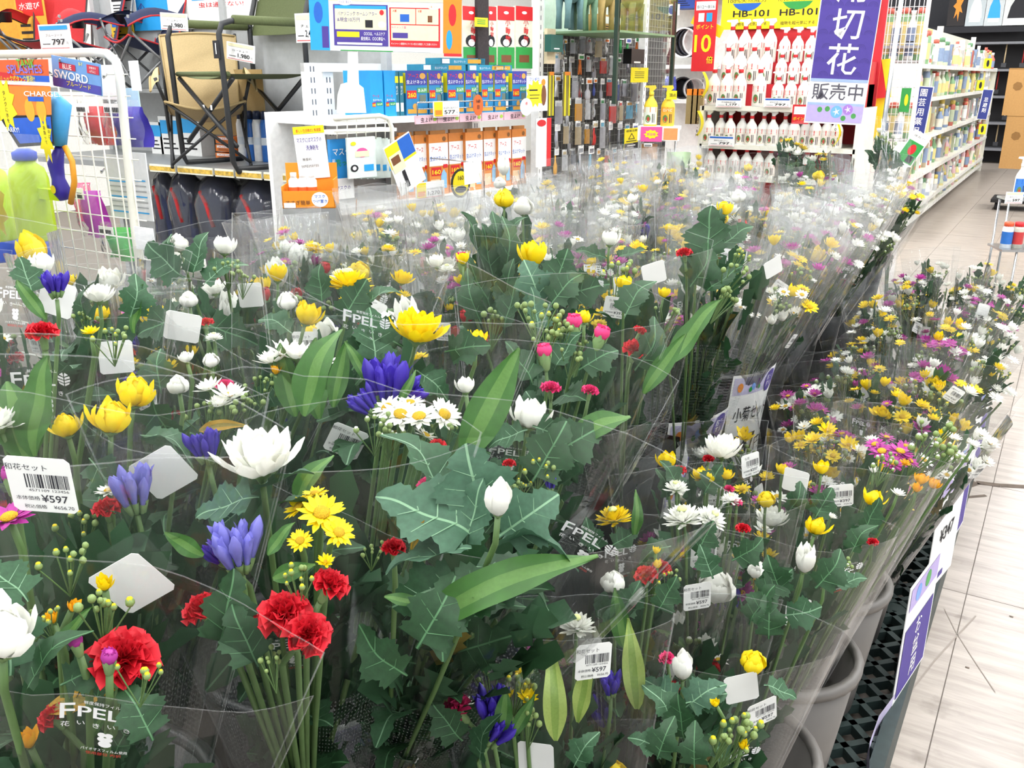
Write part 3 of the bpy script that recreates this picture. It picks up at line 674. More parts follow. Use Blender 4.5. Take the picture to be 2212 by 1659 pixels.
# printed skirt and hanging cards along the aisle edge of the pallet
sk = MB(); n = 30; V = []; 
for i in range(n + 1):
    y = 1.15 + i * .1; x = -.165 + .012 * math.sin(i * 1.7)
    V += [(x, y, .002), (x + .006, y, .15)]
sk.add(V, [(2 * i, 2 * i + 2, 2 * i + 3, 2 * i + 1) for i in range(n)], 0, True)
skirt = tag(sk.obj('printed_skirt', mat('#cfc6e6', .6, var=.25, nscale=9)), 'pale lilac paper skirt printed with morning glories along the pallet', 'paper skirt')
pr = MB()
for i in range(14):
    y = 1.3 + i * .19; M = faceX((-.146 + .004 * math.sin(i), y, .07))
    pr.disc(0, 0, .018, .03, 0, 12, i % 3, M).poly([(.03, -.03), (.045, .0), (.035, .05), (.025, .0)], 0, 3, M)
pr.obj('printed_flowers', [ORANGE, mat('#8fa9ea', .6), mat('#9a6bd0', .6), mat('#8fc06a', .6)], skirt)
def hang_card(y, z0, z1, w, label, rot=0, purple=True, words='お盆用切花'):
    e = tag(empty('hanging_card', (-.135, y, 0)), label, 'sign')
    M = Matrix.Rotation(rot, 4, 'Z')
    MB().box(-.001, .001, -w / 2, w / 2, z0, z1, 0, M).obj('card', PAPER, e)
    F = M @ faceX((.0022, 0, z0)); H = z1 - z0
    pn = MB()
    if purple:
        pn.rect(-w * .45, w * .45, H * .03, H * .62, 0, 0, F).rect(-w * .45, w * .45, H * .78, H * .97, 0, 1, F).disc(-w * .2, H * .87, w * .09, None, .0005, 12, 2, F).disc(w * .1, H * .88, w * .09, None, .0005, 12, 3, F)
        pn.vtext(words[:3], 0, H * .46, H * .17, .0006, 4, .02, M=F)
    else:
        pn.rect(-w * .45, w * .45, H * .8, H * .96, 0, 1, F).disc(w * .2, H * .88, w * .06, None, .0005, 12, 2, F).rect(-w * .1, w * .1, H * .05, H * .1, 0, 0, F).text('¥347', 0, H * .4, H * .16, .0005, 5, .02, M=F)
    pn.obj('print', [PURPLE, LILAC, mat('#7ea6ec', .6), mat('#57a85c', .6), PAPER, INK], e)
hang_card(2.06, .12, .43, .24, 'white card with purple panel hung over the pail beside the scuffed floor', R(-8))
hang_card(2.55, .14, .5, .24, 'plain white price card with lilac header hung past the purple panel', R(-10), False)
hang_card(2.95, .08, .46, .34, 'second purple and white card further along the pallet edge', R(-5), True, 'お供え花')
hang_card(3.5, .1, .46, .3, 'third purple and white card near the far pallet end', R(-4), True, 'お盆の花')
# ------------------------------------------------------------------ bouquets placed one by one
CEN = {'mum_lotus': .22, 'mum_ball': .4, 'mum_bud': .55, 'mum_half': .4, 'mum_cup': .35, 'mum_full': .15, 'daisy': .05, 'spray_open': .12, 'spray_cup': .3, 'carnation': .15, 'carn_bud': .2, 'gentian': .45}
def hero(cell, top, W, si, cont, flowers, leaves=(), buds=(), prints=(), stickers=(), D=None, roll=0.0, where='', group=None, base=None, fol=True, plain=False):
    """cell = bucket centre; top = (px, py, depth) of the middle of the sleeve's mouth; flower = (kind, colour, px, py, depth, width in px, axis angle, towards viewer)"""
    bx, by, bz = base or (cell[0], cell[1], cell[2])
    T = atd(*top); B = Vector((bx, by, bz)) + Vector((T.x - bx, T.y - by, 0)) * .12
    org = B.copy()
    e = tag(empty('wrapped_bouquet', org), ('wrapped bouquet with ' + cont + ' ' + where).strip(), 'bouquet', group)
    M, L = sleeve_on(e, org, B, T, W, D or W * .55, roll, si, plain, prints, stickers, True)
    ax = (T - B).normalized()
    for i, f in enumerate(flowers):
        kind, colr, px, py, d, wpx, phi, tw = f[:8]; size = wpx / FPX * d; axis = img(phi, -tw).normalized()
        pos = atd(px, py, d) - axis * size * CEN[kind]
        place_flower(e, org, kind, colr, pos, size, axis, i * 1.3, petals=(kind in ('mum_lotus', 'mum_half', 'mum_bud', 'mum_ball', 'mum_cup', 'daisy') and d < .9 and wpx > 50))
        mid = B + (pos - B) * .6 + ax * .06
        c = {'carnation': .5, 'carn_bud': .8}.get(kind, .08); end = pos - axis * size * c
        MB().tube([B - org + Vector((0, 0, .02)), mid - org - (axis * .02), end - org - axis * .02, end - org], [.003, .0026, .0024, .0022], 5).obj('stem', STEM, e)
    for i, l in enumerate(leaves):
        kind, px, py, d, lpx, phi, away, tw = l[:8]; wide = l[8] if len(l) > 8 else 1.0
        place_leaf(e, org, kind, atd(px, py, d), lpx / FPX * d * (.86 if kind.startswith('mum') and d > .9 else 1), img(phi, away), -FW * tw + UPV * (1 - tw) + RT * .15 * math.sin(i * 2.4), i % 4, wide)
    for i, b in enumerate(buds):
        colr, px, py, d, wpx, phi, tw, sd = b; size = wpx / FPX * d; axis = img(phi, -tw).normalized()
        o = link('bud_spray', bud_cluster(colr, sd), e, None, Matrix.Translation(atd(px, py, d) - org - axis * size * .8) @ zto(axis, i) @ Matrix.Diagonal((size, size, size * 1.1, 1))); o['kind'] = 'stuff'
    link('stem_bundle', stems_mesh(si), e, None, M @ Matrix.Diagonal((.2, .16, L * .85, 1)))
    if depth_of(T) < 1.2:
        q = random.Random(si * 13 + len(flowers))
        for i in range(16):
            a = i * 2.4; z = q.uniform(.42, .8); rr = W * .2 * z; xd = ax * .5 + Vector((math.cos(a), math.sin(a), q.uniform(-.3, .3)))
            place_leaf(e, org, q.choice(('mum', 'mumdark', 'mumdark')), B + ax * (L * z) + Vector((math.cos(a) * rr * .4, math.sin(a) * rr * .4, 0)) - FW * q.uniform(0, .05), q.uniform(.05, .085) * (.6 + .4 * z), xd, ax, i % 4, 1.1)
    if fol:
        for k in (0, 9): o = link('foliage', foliage_mesh(si + k), e, None, M @ Matrix.Diagonal((W, max(W * .7, (D or 0) * 1.1), L * .84, 1))); o['kind'] = 'stuff'
    return e
U = lambda c, r, dx=0, dy=0: (UX[c] + dx, UY[r] + dy, .47)
Lw = lambda r, dx=0, dy=0: (LX - .09 + min(dx, .09) * .7, LY[r] + dy, .17)
UP_ = 'on the raised stand'
hero(U(0, 0, .03, -.04), (90, 840, .58), .32, 0, 'large white chrysanthemum, magenta spray and crimson carnation', [
    ('mum_half', 'white', 5, 1350, .48, 185, 80, .35), ('carnation', 'red', 268, 1415, .54, 150, 70, .5), ('daisy', 'magenta', 20, 1118, .56, 110, 95, .5), ('carn_bud', 'magenta', 25, 1035, .58, 40, 90, .3),
    ('spray_cup', 'yellow', 225, 1262, .55, 50, 85, .5), ('carn_bud', 'magenta', 165, 1392, .52, 32, 95, .4), ('carn_bud', 'magenta', 236, 1428, .51, 36, 80, .4), ('spray_cup', 'orange', 112, 1335, .53, 42, 100, .3), ('spray_cup', 'orange', 158, 1310, .54, 38, 60, .3)],
    [('mum', 60, 1300, .52, 150, 140, .1, .6), ('mum', 20, 1460, .5, 190, 100, .2, .5), ('mumdark', 60, 1500, .5, 170, 60, .3, .6), ('mumdark', 130, 1480, .53, 120, 20, .2, .6), ('lance', 110, 1420, .53, 130, 55, .2, .6)],
    [('yellow', 140, 1210, .55, 110, 90, .3, 3), ('yellow', 215, 1310, .54, 130, 88, .3, 5), ('yellow', 300, 1460, .51, 100, 85, .3, 6), ('yellow', 100, 1330, .53, 80, 95, .3, 8)],
    [], [('wa', 110, 1040, False, .06), ('blank', 300, 1245, False, .5)], D=.14, where='at the table corner')
hero(U(0, 0, .06, -.1), (240, 1310, .52), .25, 5, 'brown film print and yellow leaves low', [
    ('spray_cup', 'orange', 60, 1600, .56, 60, 100, .4), ('carnation', 'red', 110, 1545, .58, 70, 120, .4)],
    [('yellow', 100, 1540, .58, 150, 20, .1, .5, 1.5), ('mumdark', 200, 1560, .58, 130, 80, .1, .6), ('mumdark', 330, 1600, .52, 140, 120, .1, .6), ('lance', 190, 1600, .58, 90, 60, .1, .6), ('mumdark', 250, 1640, .58, 130, 70, .1, .6)], [],
    [(230, 1545, False)], [], D=.1, where='at the table edge')
hero(U(0, 0, -.06, .06), (190, 800, .75), .3, 1, 'three yellow incurved chrysanthemums beside pale broad leaf', [
    ('mum_half', 'yellow', 240, 892, .74, 112, 80, .35), ('mum_half', 'yellow', 140, 912, .74, 82, 95, .35), ('mum_half', 'yellow', 292, 838, .78, 105, 75, .35), ('mum_full', 'white', -5, 905, .72, 130, 100, .2), ('mum_ball', 'white', 385, 830, .85, 50, 90, .4),
    ('gentian', 'paleblue', 285, 1060, .7, 110, 95, .3), ('daisy', 'white', 235, 1060, .72, 60, 90, .3), ('carnation', 'red', 230, 1095, .7, 60, 90, .4)],
    [('broad', 75, 985, .72, 220, 88, .1, .7, .9), ('broad', 60, 1000, .73, 200, 110, .2, .6), ('mum', 190, 990, .74, 130, -60, .2, .5), ('mum', 300, 940, .76, 130, -20, .2, .5), ('mumdark', 330, 860, .8, 150, -70, .2, .6)],
    [('yellow', 170, 1130, .7, 100, 90, .3, 3)], [(95, 820, True)], [('blank', 352, 1015, False, .5)], where=UP_)
hero(U(0, 1, .05, -.1), (600, 900, .66), .3, 2, 'wide white chrysanthemum, yellow daisies and red carnations', [
    ('mum_lotus', 'white', 560, 985, .62, 188, 92, .3), ('daisy', 'yellow', 695, 1108, .6, 105, 75, .95), ('daisy', 'yellow', 648, 1168, .59, 58, 85, 1.2), ('daisy', 'yellow', 732, 1150, .59, 74, 55, .95), ('daisy', 'yellow', 645, 1095, .62, 75, 120, .5), ('daisy', 'yellow', 680, 1066, .63, 60, 95, .3), ('spray_open', 'yellow', 703, 1212, .58, 40, 80, .8),
    ('gentian', 'paleblue', 515, 1185, .6, 125, 92, .3), ('gentian', 'purple', 470, 1195, .63, 70, 130, .2), ('carnation', 'red', 612, 1320, .57, 120, 95, .7), ('carnation', 'red', 668, 1365, .56, 110, 50, .6), ('carnation', 'red', 716, 1258, .58, 85, 60, .2), ('carnation', 'red', 430, 1312, .6, 85, 120, .4), ('carnation', 'red', 520, 1330, .62, 80, 90, .4), ('gentian', 'purple', 440, 965, .75, 80, 100, .2)],
    [('mumpale', 560, 1075, .62, 150, 195, .05, .35), ('mumpale', 545, 1070, .62, 140, 25, .05, .35), ('mum', 600, 1090, .62, 120, -5, .1, .4), ('mum', 520, 1100, .63, 120, 230, .1, .5), ('lance', 440, 1200, .6, 100, 150, 0, .7, 1.6), ('lance', 580, 1200, .59, 90, 55, 0, .7, 1.6), ('lance', 590, 1250, .58, 90, 20, 0, .7, 1.8),
     ('broad', 640, 1090, .66, 130, 60, .1, .7, .8), ('mumdark', 470, 1400, .58, 170, 80, .2, .5), ('mumdark', 560, 1440, .57, 150, 120, .2, .5), ('broad', 660, 900, .8, 210, 75, .1, .7, .8)],
    [('yellow', 640, 1262, .57, 90, 90, .5, 4), (None, 590, 1440, .56, 90, 90, .4, 7)], [(620, 1400, False)], [], where=UP_)
hero(U(0, 1, .06, 0), (1080, 990, .72), .4, 3, 'single white bud above big grey-green leaves', [
    ('mum_bud', 'white', 1078, 1082, .62, 64, 85, .3), ('carnation', 'pink', 925, 1045, .75, 50, 90, .3), ('carnation', 'red', 850, 1180, .7, 55, 90, .3)],
    [('mumpale', 1030, 1165, .67, 240, 155, .05, .75, 1.3), ('mumpale', 1050, 1140, .68, 190, 105, .15, .75, 1.3), ('mumpale', 1075, 1160, .66, 160, 35, .0, .6, 1.2), ('mumpale', 1060, 1180, .66, 190, 0, -.1, .35, 1.1), ('mumpale', 1010, 1190, .67, 160, 80, .1, .7, 1.1), ('mumpale', 1020, 1190, .65, 190, 188, -.1, .4, 1.1), ('mum', 1010, 1230, .66, 190, -12, -.05, .4, 1.1), ('mum', 1000, 1250, .65, 170, 200, -.05, .4),
     ('mumdark', 1000, 1300, .64, 200, 10, 0, .5), ('mumdark', 950, 1330, .63, 190, 30, .1, .6), ('mumdark', 900, 1400, .62, 180, 60, .1, .6), ('lance', 900, 1350, .63, 420, 24, 0, .5, .8), ('yellow', 890, 1190, .66, 70, 70, 0, .6), ('lance', 830, 1290, .63, 110, -10, 0, .5), ('mum', 950, 1080, .72, 190, 120, .1, .6), ('mumdark', 880, 1460, .62, 150, 140, 0, .5)],
    [(None, 800, 1190, .68, 60, 90, .3, 2)], [(1330, 1200, True)], [], D=.2, where=UP_)
hero(U(0, 1, -.05, .06), (880, 600, .92), .3, 4, 'big yellow chrysanthemum, deep purple gentian and white daisies', [
    ('mum_lotus', 'yellow', 905, 710, .92, 128, 75, .3), ('gentian', 'purple', 840, 830, .86, 125, 85, .2), ('gentian', 'purple', 790, 870, .85, 70, 130, .2), ('gentian', 'purple', 885, 845, .86, 70, 40, .2),
    ('daisy', 'white', 835, 880, .82, 72, 120, .6), ('daisy', 'white', 865, 895, .81, 90, 80, .9), ('daisy', 'white', 905, 900, .81, 92, 95, .6), ('daisy', 'white', 960, 895, .82, 84, 50, .9), ('daisy', 'white', 885, 870, .83, 70, 90, .3), ('daisy', 'white', 920, 940, .81, 60, 60, .1),
    ('mum_cup', 'white', 1005, 832, .9, 50, 95, .2), ('mum_cup', 'yellow', 1030, 730, .98, 50, 85, .3), ('carnation', 'red', 945, 960, .8, 40, 90, .3)],
    [('mum', 810, 790, .9, 130, 95, .1, .7), ('mumdark', 870, 750, .94, 130, 150, .1, .6), ('mumdark', 880, 790, .93, 150, 190, .1, .5), ('mumdark', 960, 760, .93, 120, 10, .1, .6), ('lance', 1000, 990, .8, 270, 63, .05, .7, 1.25), ('lance', 800, 830, .86, 110, 120, .0, .7), ('lance', 860, 870, .84, 80, 60, 0, .7), ('mum', 900, 800, .93, 110, -40, .1, .6), ('broad', 720, 880, .86, 150, 80, .1, .7, .6), ('mumdark', 760, 800, .9, 110, 60, .1, .6)],
    [('white', 805, 920, .8, 90, 90, .4, 3), ('white', 835, 940, .8, 80, 90, .4, 5), (None, 960, 930, .82, 60, 90, .3, 6)], [(795, 690, False)], [('wa', 748, 935, False, -.15)], where=UP_)
hero(U(0, 2, .04, -.08), (1180, 800, 1.0), .3, 6, 'curled white chrysanthemum above small green buds', [
    ('mum_half', 'white', 1148, 885, .96, 105, 80, .25), ('gentian', 'purple', 1190, 1045, .9, 35, 90, .2), ('carnation', 'red', 1100, 1000, .92, 30, 90, .2)],
    [('mum', 1150, 920, .95, 120, -20, .1, .5), ('mum', 1140, 930, .95, 110, 200, .1, .5), ('mumdark', 1180, 990, .93, 170, 30, .1, .6), ('lance', 1230, 960, .95, 150, 30, .05, .6, 1.6), ('mumdark', 1060, 980, .95, 150, 150, .1, .6), ('mumdark', 1150, 1040, .9, 150, 60, 0, .5)],
    [('yellow', 1160, 1010, .9, 80, 90, .4, 3), ('yellow', 1120, 1050, .9, 60, 90, .4, 5)], [(1105, 985, False)], [], where=UP_)
hero(U(0, 2, .02, .1), (1230, 640, 1.18), .3, 0, 'bright pink carnation buds and tiny green buds', [
    ('carn_bud', 'pink', 1240, 706, 1.17, 36, 90, .25), ('carn_bud', 'pink', 1296, 730, 1.15, 36, 70, .25), ('carn_bud', 'pink', 1177, 768, 1.13, 34, 95, .25), ('carnation', 'pink', 1190, 836, 1.1, 46, 90, .3), ('carnation', 'pink', 1275, 842, 1.1, 40, 80, .3), ('mum_half', 'yellow', 1262, 680, 1.2, 45, 90, .3)],
    [('mumdark', 1150, 830, 1.12, 130, 120, .1, .6), ('mum', 1200, 800, 1.15, 120, 60, .1, .6), ('mumdark', 1250, 800, 1.15, 120, 30, .1, .6)],
    [('yellow', 1180, 700, 1.18, 95, 90, .3, 3), (None, 1160, 680, 1.2, 90, 90, .3, 4), (None, 1210, 720, 1.16, 80, 90, .3, 5), (None, 1170, 740, 1.15, 80, 90, .3, 6), (None, 1240, 760, 1.15, 80, 80, .3, 8)], [], [], where=UP_)
hero(U(1, 1, .05, .08), (740, 520, 1.22), .3, 1, 'one flat-topped bright yellow chrysanthemum', [
    ('mum_full', 'yellow', 752, 602, 1.18, 112, 90, .25), ('mum_cup', 'yellow', 665, 678, 1.12, 70, 70, .3)],
    [('mumdark', 740, 690, 1.15, 120, 60, .1, .6), ('mumdark', 700, 660, 1.17, 110, 100, .1, .6), ('mum', 790, 660, 1.16, 100, 30, .1, .6), ('mum', 630, 720, 1.1, 100, 150, .1, .6)], [], [(790, 660, False)], [('wa', 665, 745, False, .35)], where=UP_)
hero(U(1, 1, -.02, -.06), (640, 690, 1.02), .28, 3, 'row of white daisies over pale broad leaf', [
    ('spray_open', 'white', 590, 775, .98, 80, 100, .2), ('spray_open', 'white', 640, 765, .98, 90, 90, .2), ('spray_open', 'white', 690, 775, .97, 85, 75, .2), ('spray_open', 'white', 615, 755, 1.0, 80, 90, .2), ('spray_cup', 'orange', 595, 800, .97, 30, 90, .2), ('spray_cup', 'yellow', 600, 592, 1.3, 56, 85, .3)],
    [('broad', 690, 905, .95, 180, 95, .1, .75, .75), ('broad', 640, 900, .97, 170, 105, .1, .7, .7), ('mum', 640, 830, .98, 100, 200, .1, .5), ('mum', 600, 820, .98, 100, 240, .1, .5)], [(None, 560, 830, .97, 70, 90, .3, 3)], [], [], where=UP_)
hero(U(1, 1, -.1, .0), (470, 770, 1.0), .27, 4, 'white daisies above round green buds', [
    ('spray_open', 'white', 450, 835, .94, 62, 110, .4), ('spray_open', 'white', 495, 850, .93, 75, 80, .4), ('spray_open', 'white', 475, 870, .92, 60, 90, .4), ('mum_ball', 'white', 455, 778, 1.0, 38, 90, .4), ('mum_half', 'white', 400, 768, 1.0, 40, 100, .3), ('carnation', 'pink', 485, 830, .97, 40, 90, .3), ('carnation', 'red', 445, 695, 1.1, 32, 90, .3), ('mum_full', 'white', 462, 726, 1.05, 42, 90, .3)],
    [('mum', 440, 900, .93, 110, 220, .1, .5), ('mumdark', 500, 930, .92, 120, -40, .1, .5), ('mumdark', 350, 850, .98, 120, 100, .1, .5), ('yellow', 430, 930, .9, 100, 10, 0, .6)], [(None, 440, 890, .93, 90, 90, .5, 3), (None, 530, 870, .93, 80, 80, .5, 5), (None, 490, 890, .92, 80, 80, .5, 6)], [], [('blank', 395, 720, True, 0)], where=UP_)
hero(U(1, 2, -.05, -.05), (420, 500, 1.5), .3, 5, 'two pale chrysanthemum buds behind bright green leaves', [
    ('mum_ball', 'white', 386, 526, 1.45, 44, 100, .3), ('mum_cup', 'white', 485, 530, 1.43, 56, 85, .3), ('mum_ball', 'white', 408, 646, 1.25, 42, 90, .4), ('mum_ball', 'white', 620, 650, 1.2, 48, 90, .4)],
    [('mum', 400, 600, 1.42, 140, 140, .1, .75), ('mum', 420, 600, 1.42, 125, 80, .1, .75), ('mum', 440, 620, 1.4, 120, 40, .1, .75), ('mum', 380, 590, 1.43, 110, 110, .1, .75), ('mumdark', 400, 680, 1.3, 140, 200, .1, .5), ('mumdark', 440, 700, 1.3, 140, -20, .1, .5), ('mumdark', 420, 640, 1.35, 130, 230, .1, .5)], [(None, 490, 580, 1.4, 60, 90, .3, 3), (None, 520, 600, 1.4, 60, 90, .3, 5)], [], [('blank', 540, 640, False, 0), ('blank', 330, 750, False, .1)], where=UP_)
hero(U(1, 0, -.02, .1), (150, 500, 1.1), .3, 6, 'two white chrysanthemums in front of the wire rack', [
    ('mum_half', 'white', 88, 562, 1.05, 74, 90, .3), ('mum_lotus', 'white', 213, 636, .98, 74, 90, .25), ('gentian', 'purple', 120, 615, 1.0, 60, 90, .2), ('carnation', 'red', 90, 715, .9, 70, 90, .4), ('spray_open', 'yellow', 195, 716, .92, 42, 90, .4)],
    [('mum', 70, 640, 1.02, 110, 110, .1, .6), ('lance', 100, 690, .95, 120, 130, .1, .7), ('mumdark', 190, 700, .95, 110, 100, .1, .6), ('mum', 280, 690, .95, 120, 80, .1, .6), ('lance', 290, 720, .95, 110, 85, .1, .6)], [('yellow', 240, 730, .9, 80, 90, .3, 3), (None, 180, 690, .95, 60, 90, .3, 5)], [(25, 655, False)], [('blank', 125, 645, False, 0), ('blank', 250, 755, False, .1)], where=UP_)
hero(U(0, 3, -.05, -.02), (1090, 390, 1.9), .26, 2, 'yellow ball bloom and tall dark leaves', [
    ('mum_ball', 'yellow', 1090, 428, 1.85, 48, 88, .3), ('mum_ball', 'white', 1130, 445, 1.9, 48, 90, .3), ('carn_bud', 'pink', 998, 565, 1.7, 26, 95, .25)],
    [('mumdark', 1065, 640, 1.7, 190, 97, .05, .8, .55), ('mumdark', 1045, 600, 1.72, 180, 104, .05, .8, .55), ('mumdark', 1085, 620, 1.7, 190, 84, .05, .8, .55), ('mumdark', 1070, 560, 1.72, 130, 90, .05, .8, .55), ('mumdark', 1060, 680, 1.66, 170, 112, .0, .7, .5), ('mumdark', 1085, 700, 1.64, 170, 82, .0, .7, .5), ('mumdark', 1098, 520, 1.75, 80, 62, .05, .7, .7), ('mumdark', 1040, 700, 1.6, 150, 108, 0, .7, .6), ('mumdark', 1090, 720, 1.6, 150, 78, 0, .7, .6)],
    [(None, 1090, 640, 1.65, 90, 90, .3, 4), (None, 1060, 690, 1.6, 90, 90, .3, 5)], [(1125, 640, False)], [], where=UP_)
hero(U(0, 3, .0, -.1), (1190, 490, 1.62), .28, 4, 'flared yellow chrysanthemum over glossy dark leaves', [
    ('mum_cup', 'yellow', 1152, 548, 1.58, 76, 95, .25), ('spray_cup', 'yellow', 1000, 560, 1.6, 40, 90, .2)],
    [('mumdark', 1190, 640, 1.5, 130, 70, .05, .7), ('mumdark', 1210, 640, 1.5, 130, 15, .0, .5), ('mumdark', 1190, 660, 1.48, 120, 50, .0, .6), ('mumpale', 1170, 660, 1.5, 130, 110, .05, .6), ('mumpale', 1160, 720, 1.45, 120, 95, .05, .6), ('mumdark', 1220, 680, 1.45, 120, 0, .0, .5)],
    [], [(1290, 580, False)], [('blank', 1150, 620, True, .2)], where=UP_)
hero(U(0, 3, .08, .08), (1360, 520, 1.5), .28, 0, 'tulip-shaped yellow bloom and price sticker', [
    ('mum_cup', 'yellow', 1348, 611, 1.48, 44, 90, .25), ('mum_cup', 'white', 1318, 515, 1.6, 46, 85, .25), ('carnation', 'red', 1372, 752, 1.3, 56, 80, .6), ('carnation', 'red', 1385, 715, 1.33, 34, 60, .3)],
    [('mumdark', 1330, 560, 1.6, 80, 20, 0, .5), ('mumdark', 1310, 560, 1.6, 80, 160, 0, .5), ('mumdark', 1350, 690, 1.4, 130, 60, .05, .6), ('mumdark', 1370, 800, 1.3, 150, 60, .05, .6), ('lance', 1390, 850, 1.25, 160, 55, 0, .6)],
    [('yellow', 1330, 590, 1.55, 90, 90, .3, 3)], [(1290, 590, False)], [('bu', 1330, 653, False, .03), ('blank', 1395, 525, False, .1)], where=UP_)
hero(U(0, 4, .1, -.02), (1590, 420, 1.75), .32, 1, 'yellow bud, paired round leaves and two red carnations', [
    ('mum_cup', 'yellow', 1567, 450, 1.75, 42, 85, .25), ('carnation', 'red', 1500, 510, 1.68, 38, 100, .3), ('carnation', 'red', 1478, 545, 1.66, 36, 100, .3), ('mum_cup', 'yellow', 1435, 632, 1.55, 32, 80, .2)],
    [('mumdark', 1530, 570, 1.65, 150, 88, .05, .85, 1.15), ('mumdark', 1550, 540, 1.65, 110, 38, .0, .7, 1.2), ('mumdark', 1560, 500, 1.7, 60, 100, .0, .7), ('mumdark', 1490, 620, 1.6, 130, 60, .05, .7), ('mumdark', 1520, 640, 1.6, 130, 40, .05, .7), ('lance', 1440, 800, 1.4, 200, 55, .0, .6)],
    [(None, 1580, 590, 1.6, 80, 70, .3, 3), (None, 1560, 640, 1.58, 80, 70, .3, 5), (None, 1440, 680, 1.5, 60, 80, .3, 6), ('yellow', 1600, 560, 1.62, 60, 60, .3, 7)], [(1548, 525, False), (1485, 660, True)], [('blank', 1663, 575, False, .3)], where=UP_)
# low row on the pallet
LO_ = 'in the low pails'
hero(Lw(0, .08, .1), (1190, 1330, .98), .27, 2, 'purple gentian and deep pink carnation', [
    ('gentian', 'purple', 1060, 1530, .92, 95, 95, .2), ('gentian', 'purple', 1075, 1580, .9, 80, 60, .2), ('carnation', 'pink', 982, 1530, .92, 75, 130, .3), ('spray_open', 'yellow', 1140, 1505, .93, 46, 85, .5), ('spray_cup', 'yellow', 1095, 1500, .94, 34, 100, .4), ('spray_cup', 'yellow', 1120, 1450, .97, 22, 90, .3), ('mum_full', 'white', 1245, 1345, 1.05, 90, 90, .3), ('gentian', 'purple', 1320, 1480, 1.0, 60, 90, .2)],
    [('lance', 1085, 1580, .9, 90, 85, 0, .75, 1.7), ('lance', 1105, 1590, .9, 100, 60, 0, .75, 1.2), ('mum', 1040, 1650, .88, 110, 80, 0, .6), ('lancey', 1200, 1600, .9, 200, 92, 0, .7, 1.0), ('mumdark', 1000, 1600, .9, 110, 130, 0, .6), ('lancey', 1250, 1560, .95, 160, 80, 0, .6), ('mum', 1240, 1659, .88, 90, 60, 0, .6)],
    [('yellow', 1110, 1480, .94, 100, 90, .3, 3), (None, 1060, 1470, .95, 90, 90, .3, 4), (None, 1140, 1560, .9, 90, 90, .3, 5)], [], [('wa', 1273, 1405, False, .08), ('blank', 1165, 1630, False, .05)], where=LO_)
hero(Lw(1, .1, .0), (1560, 1340, 1.08), .3, 3, 'white tulip-like bud and round yellow bloom', [
    ('mum_bud', 'white', 1476, 1442, 1.02, 50, 90, .2), ('mum_ball', 'yellow', 1627, 1428, 1.04, 60, 85, .5), ('carnation', 'pink', 1440, 1420, 1.05, 36, 100, .3), ('spray_cup', 'yellow', 1605, 1610, .96, 30, 80, .4), ('spray_cup', 'yellow', 1545, 1520, .98, 26, 120, .4)],
    [('mumpale', 1465, 1510, 1.0, 100, 150, 0, .5), ('mum', 1480, 1520, 1.0, 110, 15, 0, .5), ('mumpale', 1480, 1530, 1.0, 120, 35, 0, .45), ('mum', 1450, 1560, .98, 110, 120, 0, .5), ('mumdark', 1480, 1600, .96, 120, 100, 0, .5), ('lancey', 1375, 1530, 1.0, 190, 95, 0, .75, 1.0), ('mumdark', 1420, 1640, .94, 110, 70, 0, .6), ('mumdark', 1500, 1659, .93, 110, 90, 0, .6), ('mum', 1650, 1480, 1.0, 90, -20, 0, .5), ('mum', 1440, 1620, .95, 100, 160, 0, .5)],
    [('yellow', 1570, 1580, .97, 120, 85, .3, 3), ('yellow', 1600, 1570, .97, 110, 80, .3, 5), (None, 1540, 1600, .96, 90, 90, .3, 6)], [(1600, 1640, False)], [('blank', 1590, 1475, False, .3), ('wa', 1640, 1525, False, .2)], where=LO_)
hero(Lw(1, -.04, .1), (1400, 1150, 1.25), .28, 4, 'closed white bud and red carnations', [
    ('mum_ball', 'white', 1325, 1256, 1.18, 58, 95, .3), ('carnation', 'red', 1395, 1240, 1.2, 52, 95, .4), ('carnation', 'red', 1430, 1225, 1.22, 44, 80, .4), ('spray_cup', 'yellow', 1420, 1220, 1.2, 26, 90, .4), ('spray_cup', 'yellow', 1417, 1190, 1.22, 22, 90, .4), ('mum_full', 'yellow', 1325, 1112, 1.32, 90, 100, .2)],
    [('lance', 1350, 1400, 1.1, 130, 100, 0, .7, 1.3), ('mumdark', 1340, 1330, 1.12, 100, 60, 0, .6), ('mum', 1300, 1190, 1.25, 90, 120, 0, .6), ('lance', 1370, 1160, 1.28, 100, 85, 0, .7), ('mumdark', 1420, 1320, 1.12, 100, 60, 0, .6), ('mumdark', 1320, 1180, 1.28, 80, 30, 0, .6)],
    [('yellow', 1440, 1250, 1.2, 60, 90, .4, 3)], [(1345, 1200, True)], [('wa', 1498, 1278, False, .1)], where=LO_)
hero(Lw(2, .1, -.08), (1530, 1030, 1.35), .3, 5, 'pair of full white chrysanthemums', [
    ('mum_full', 'white', 1475, 1112, 1.28, 100, 100, .25), ('mum_full', 'white', 1540, 1115, 1.27, 75, 60, .7), ('mum_full', 'white', 1580, 1075, 1.35, 50, 90, .3), ('mum_full', 'white', 1460, 1050, 1.4, 60, 95, .3), ('carnation', 'red', 1605, 1140, 1.3, 34, 90, .3), ('carnation', 'pink', 1592, 1085, 1.35, 26, 90, .3)],
    [('mumdark', 1500, 1200, 1.2, 100, 60, 0, .6), ('mum', 1540, 1250, 1.18, 90, 110, 0, .6), ('mumdark', 1580, 1210, 1.2, 100, 30, 0, .6), ('mumdark', 1450, 1180, 1.25, 90, 200, 0, .5)], [], [(1600, 1200, True)], [('wa', 1520, 1195, False, -.1)], where=LO_)
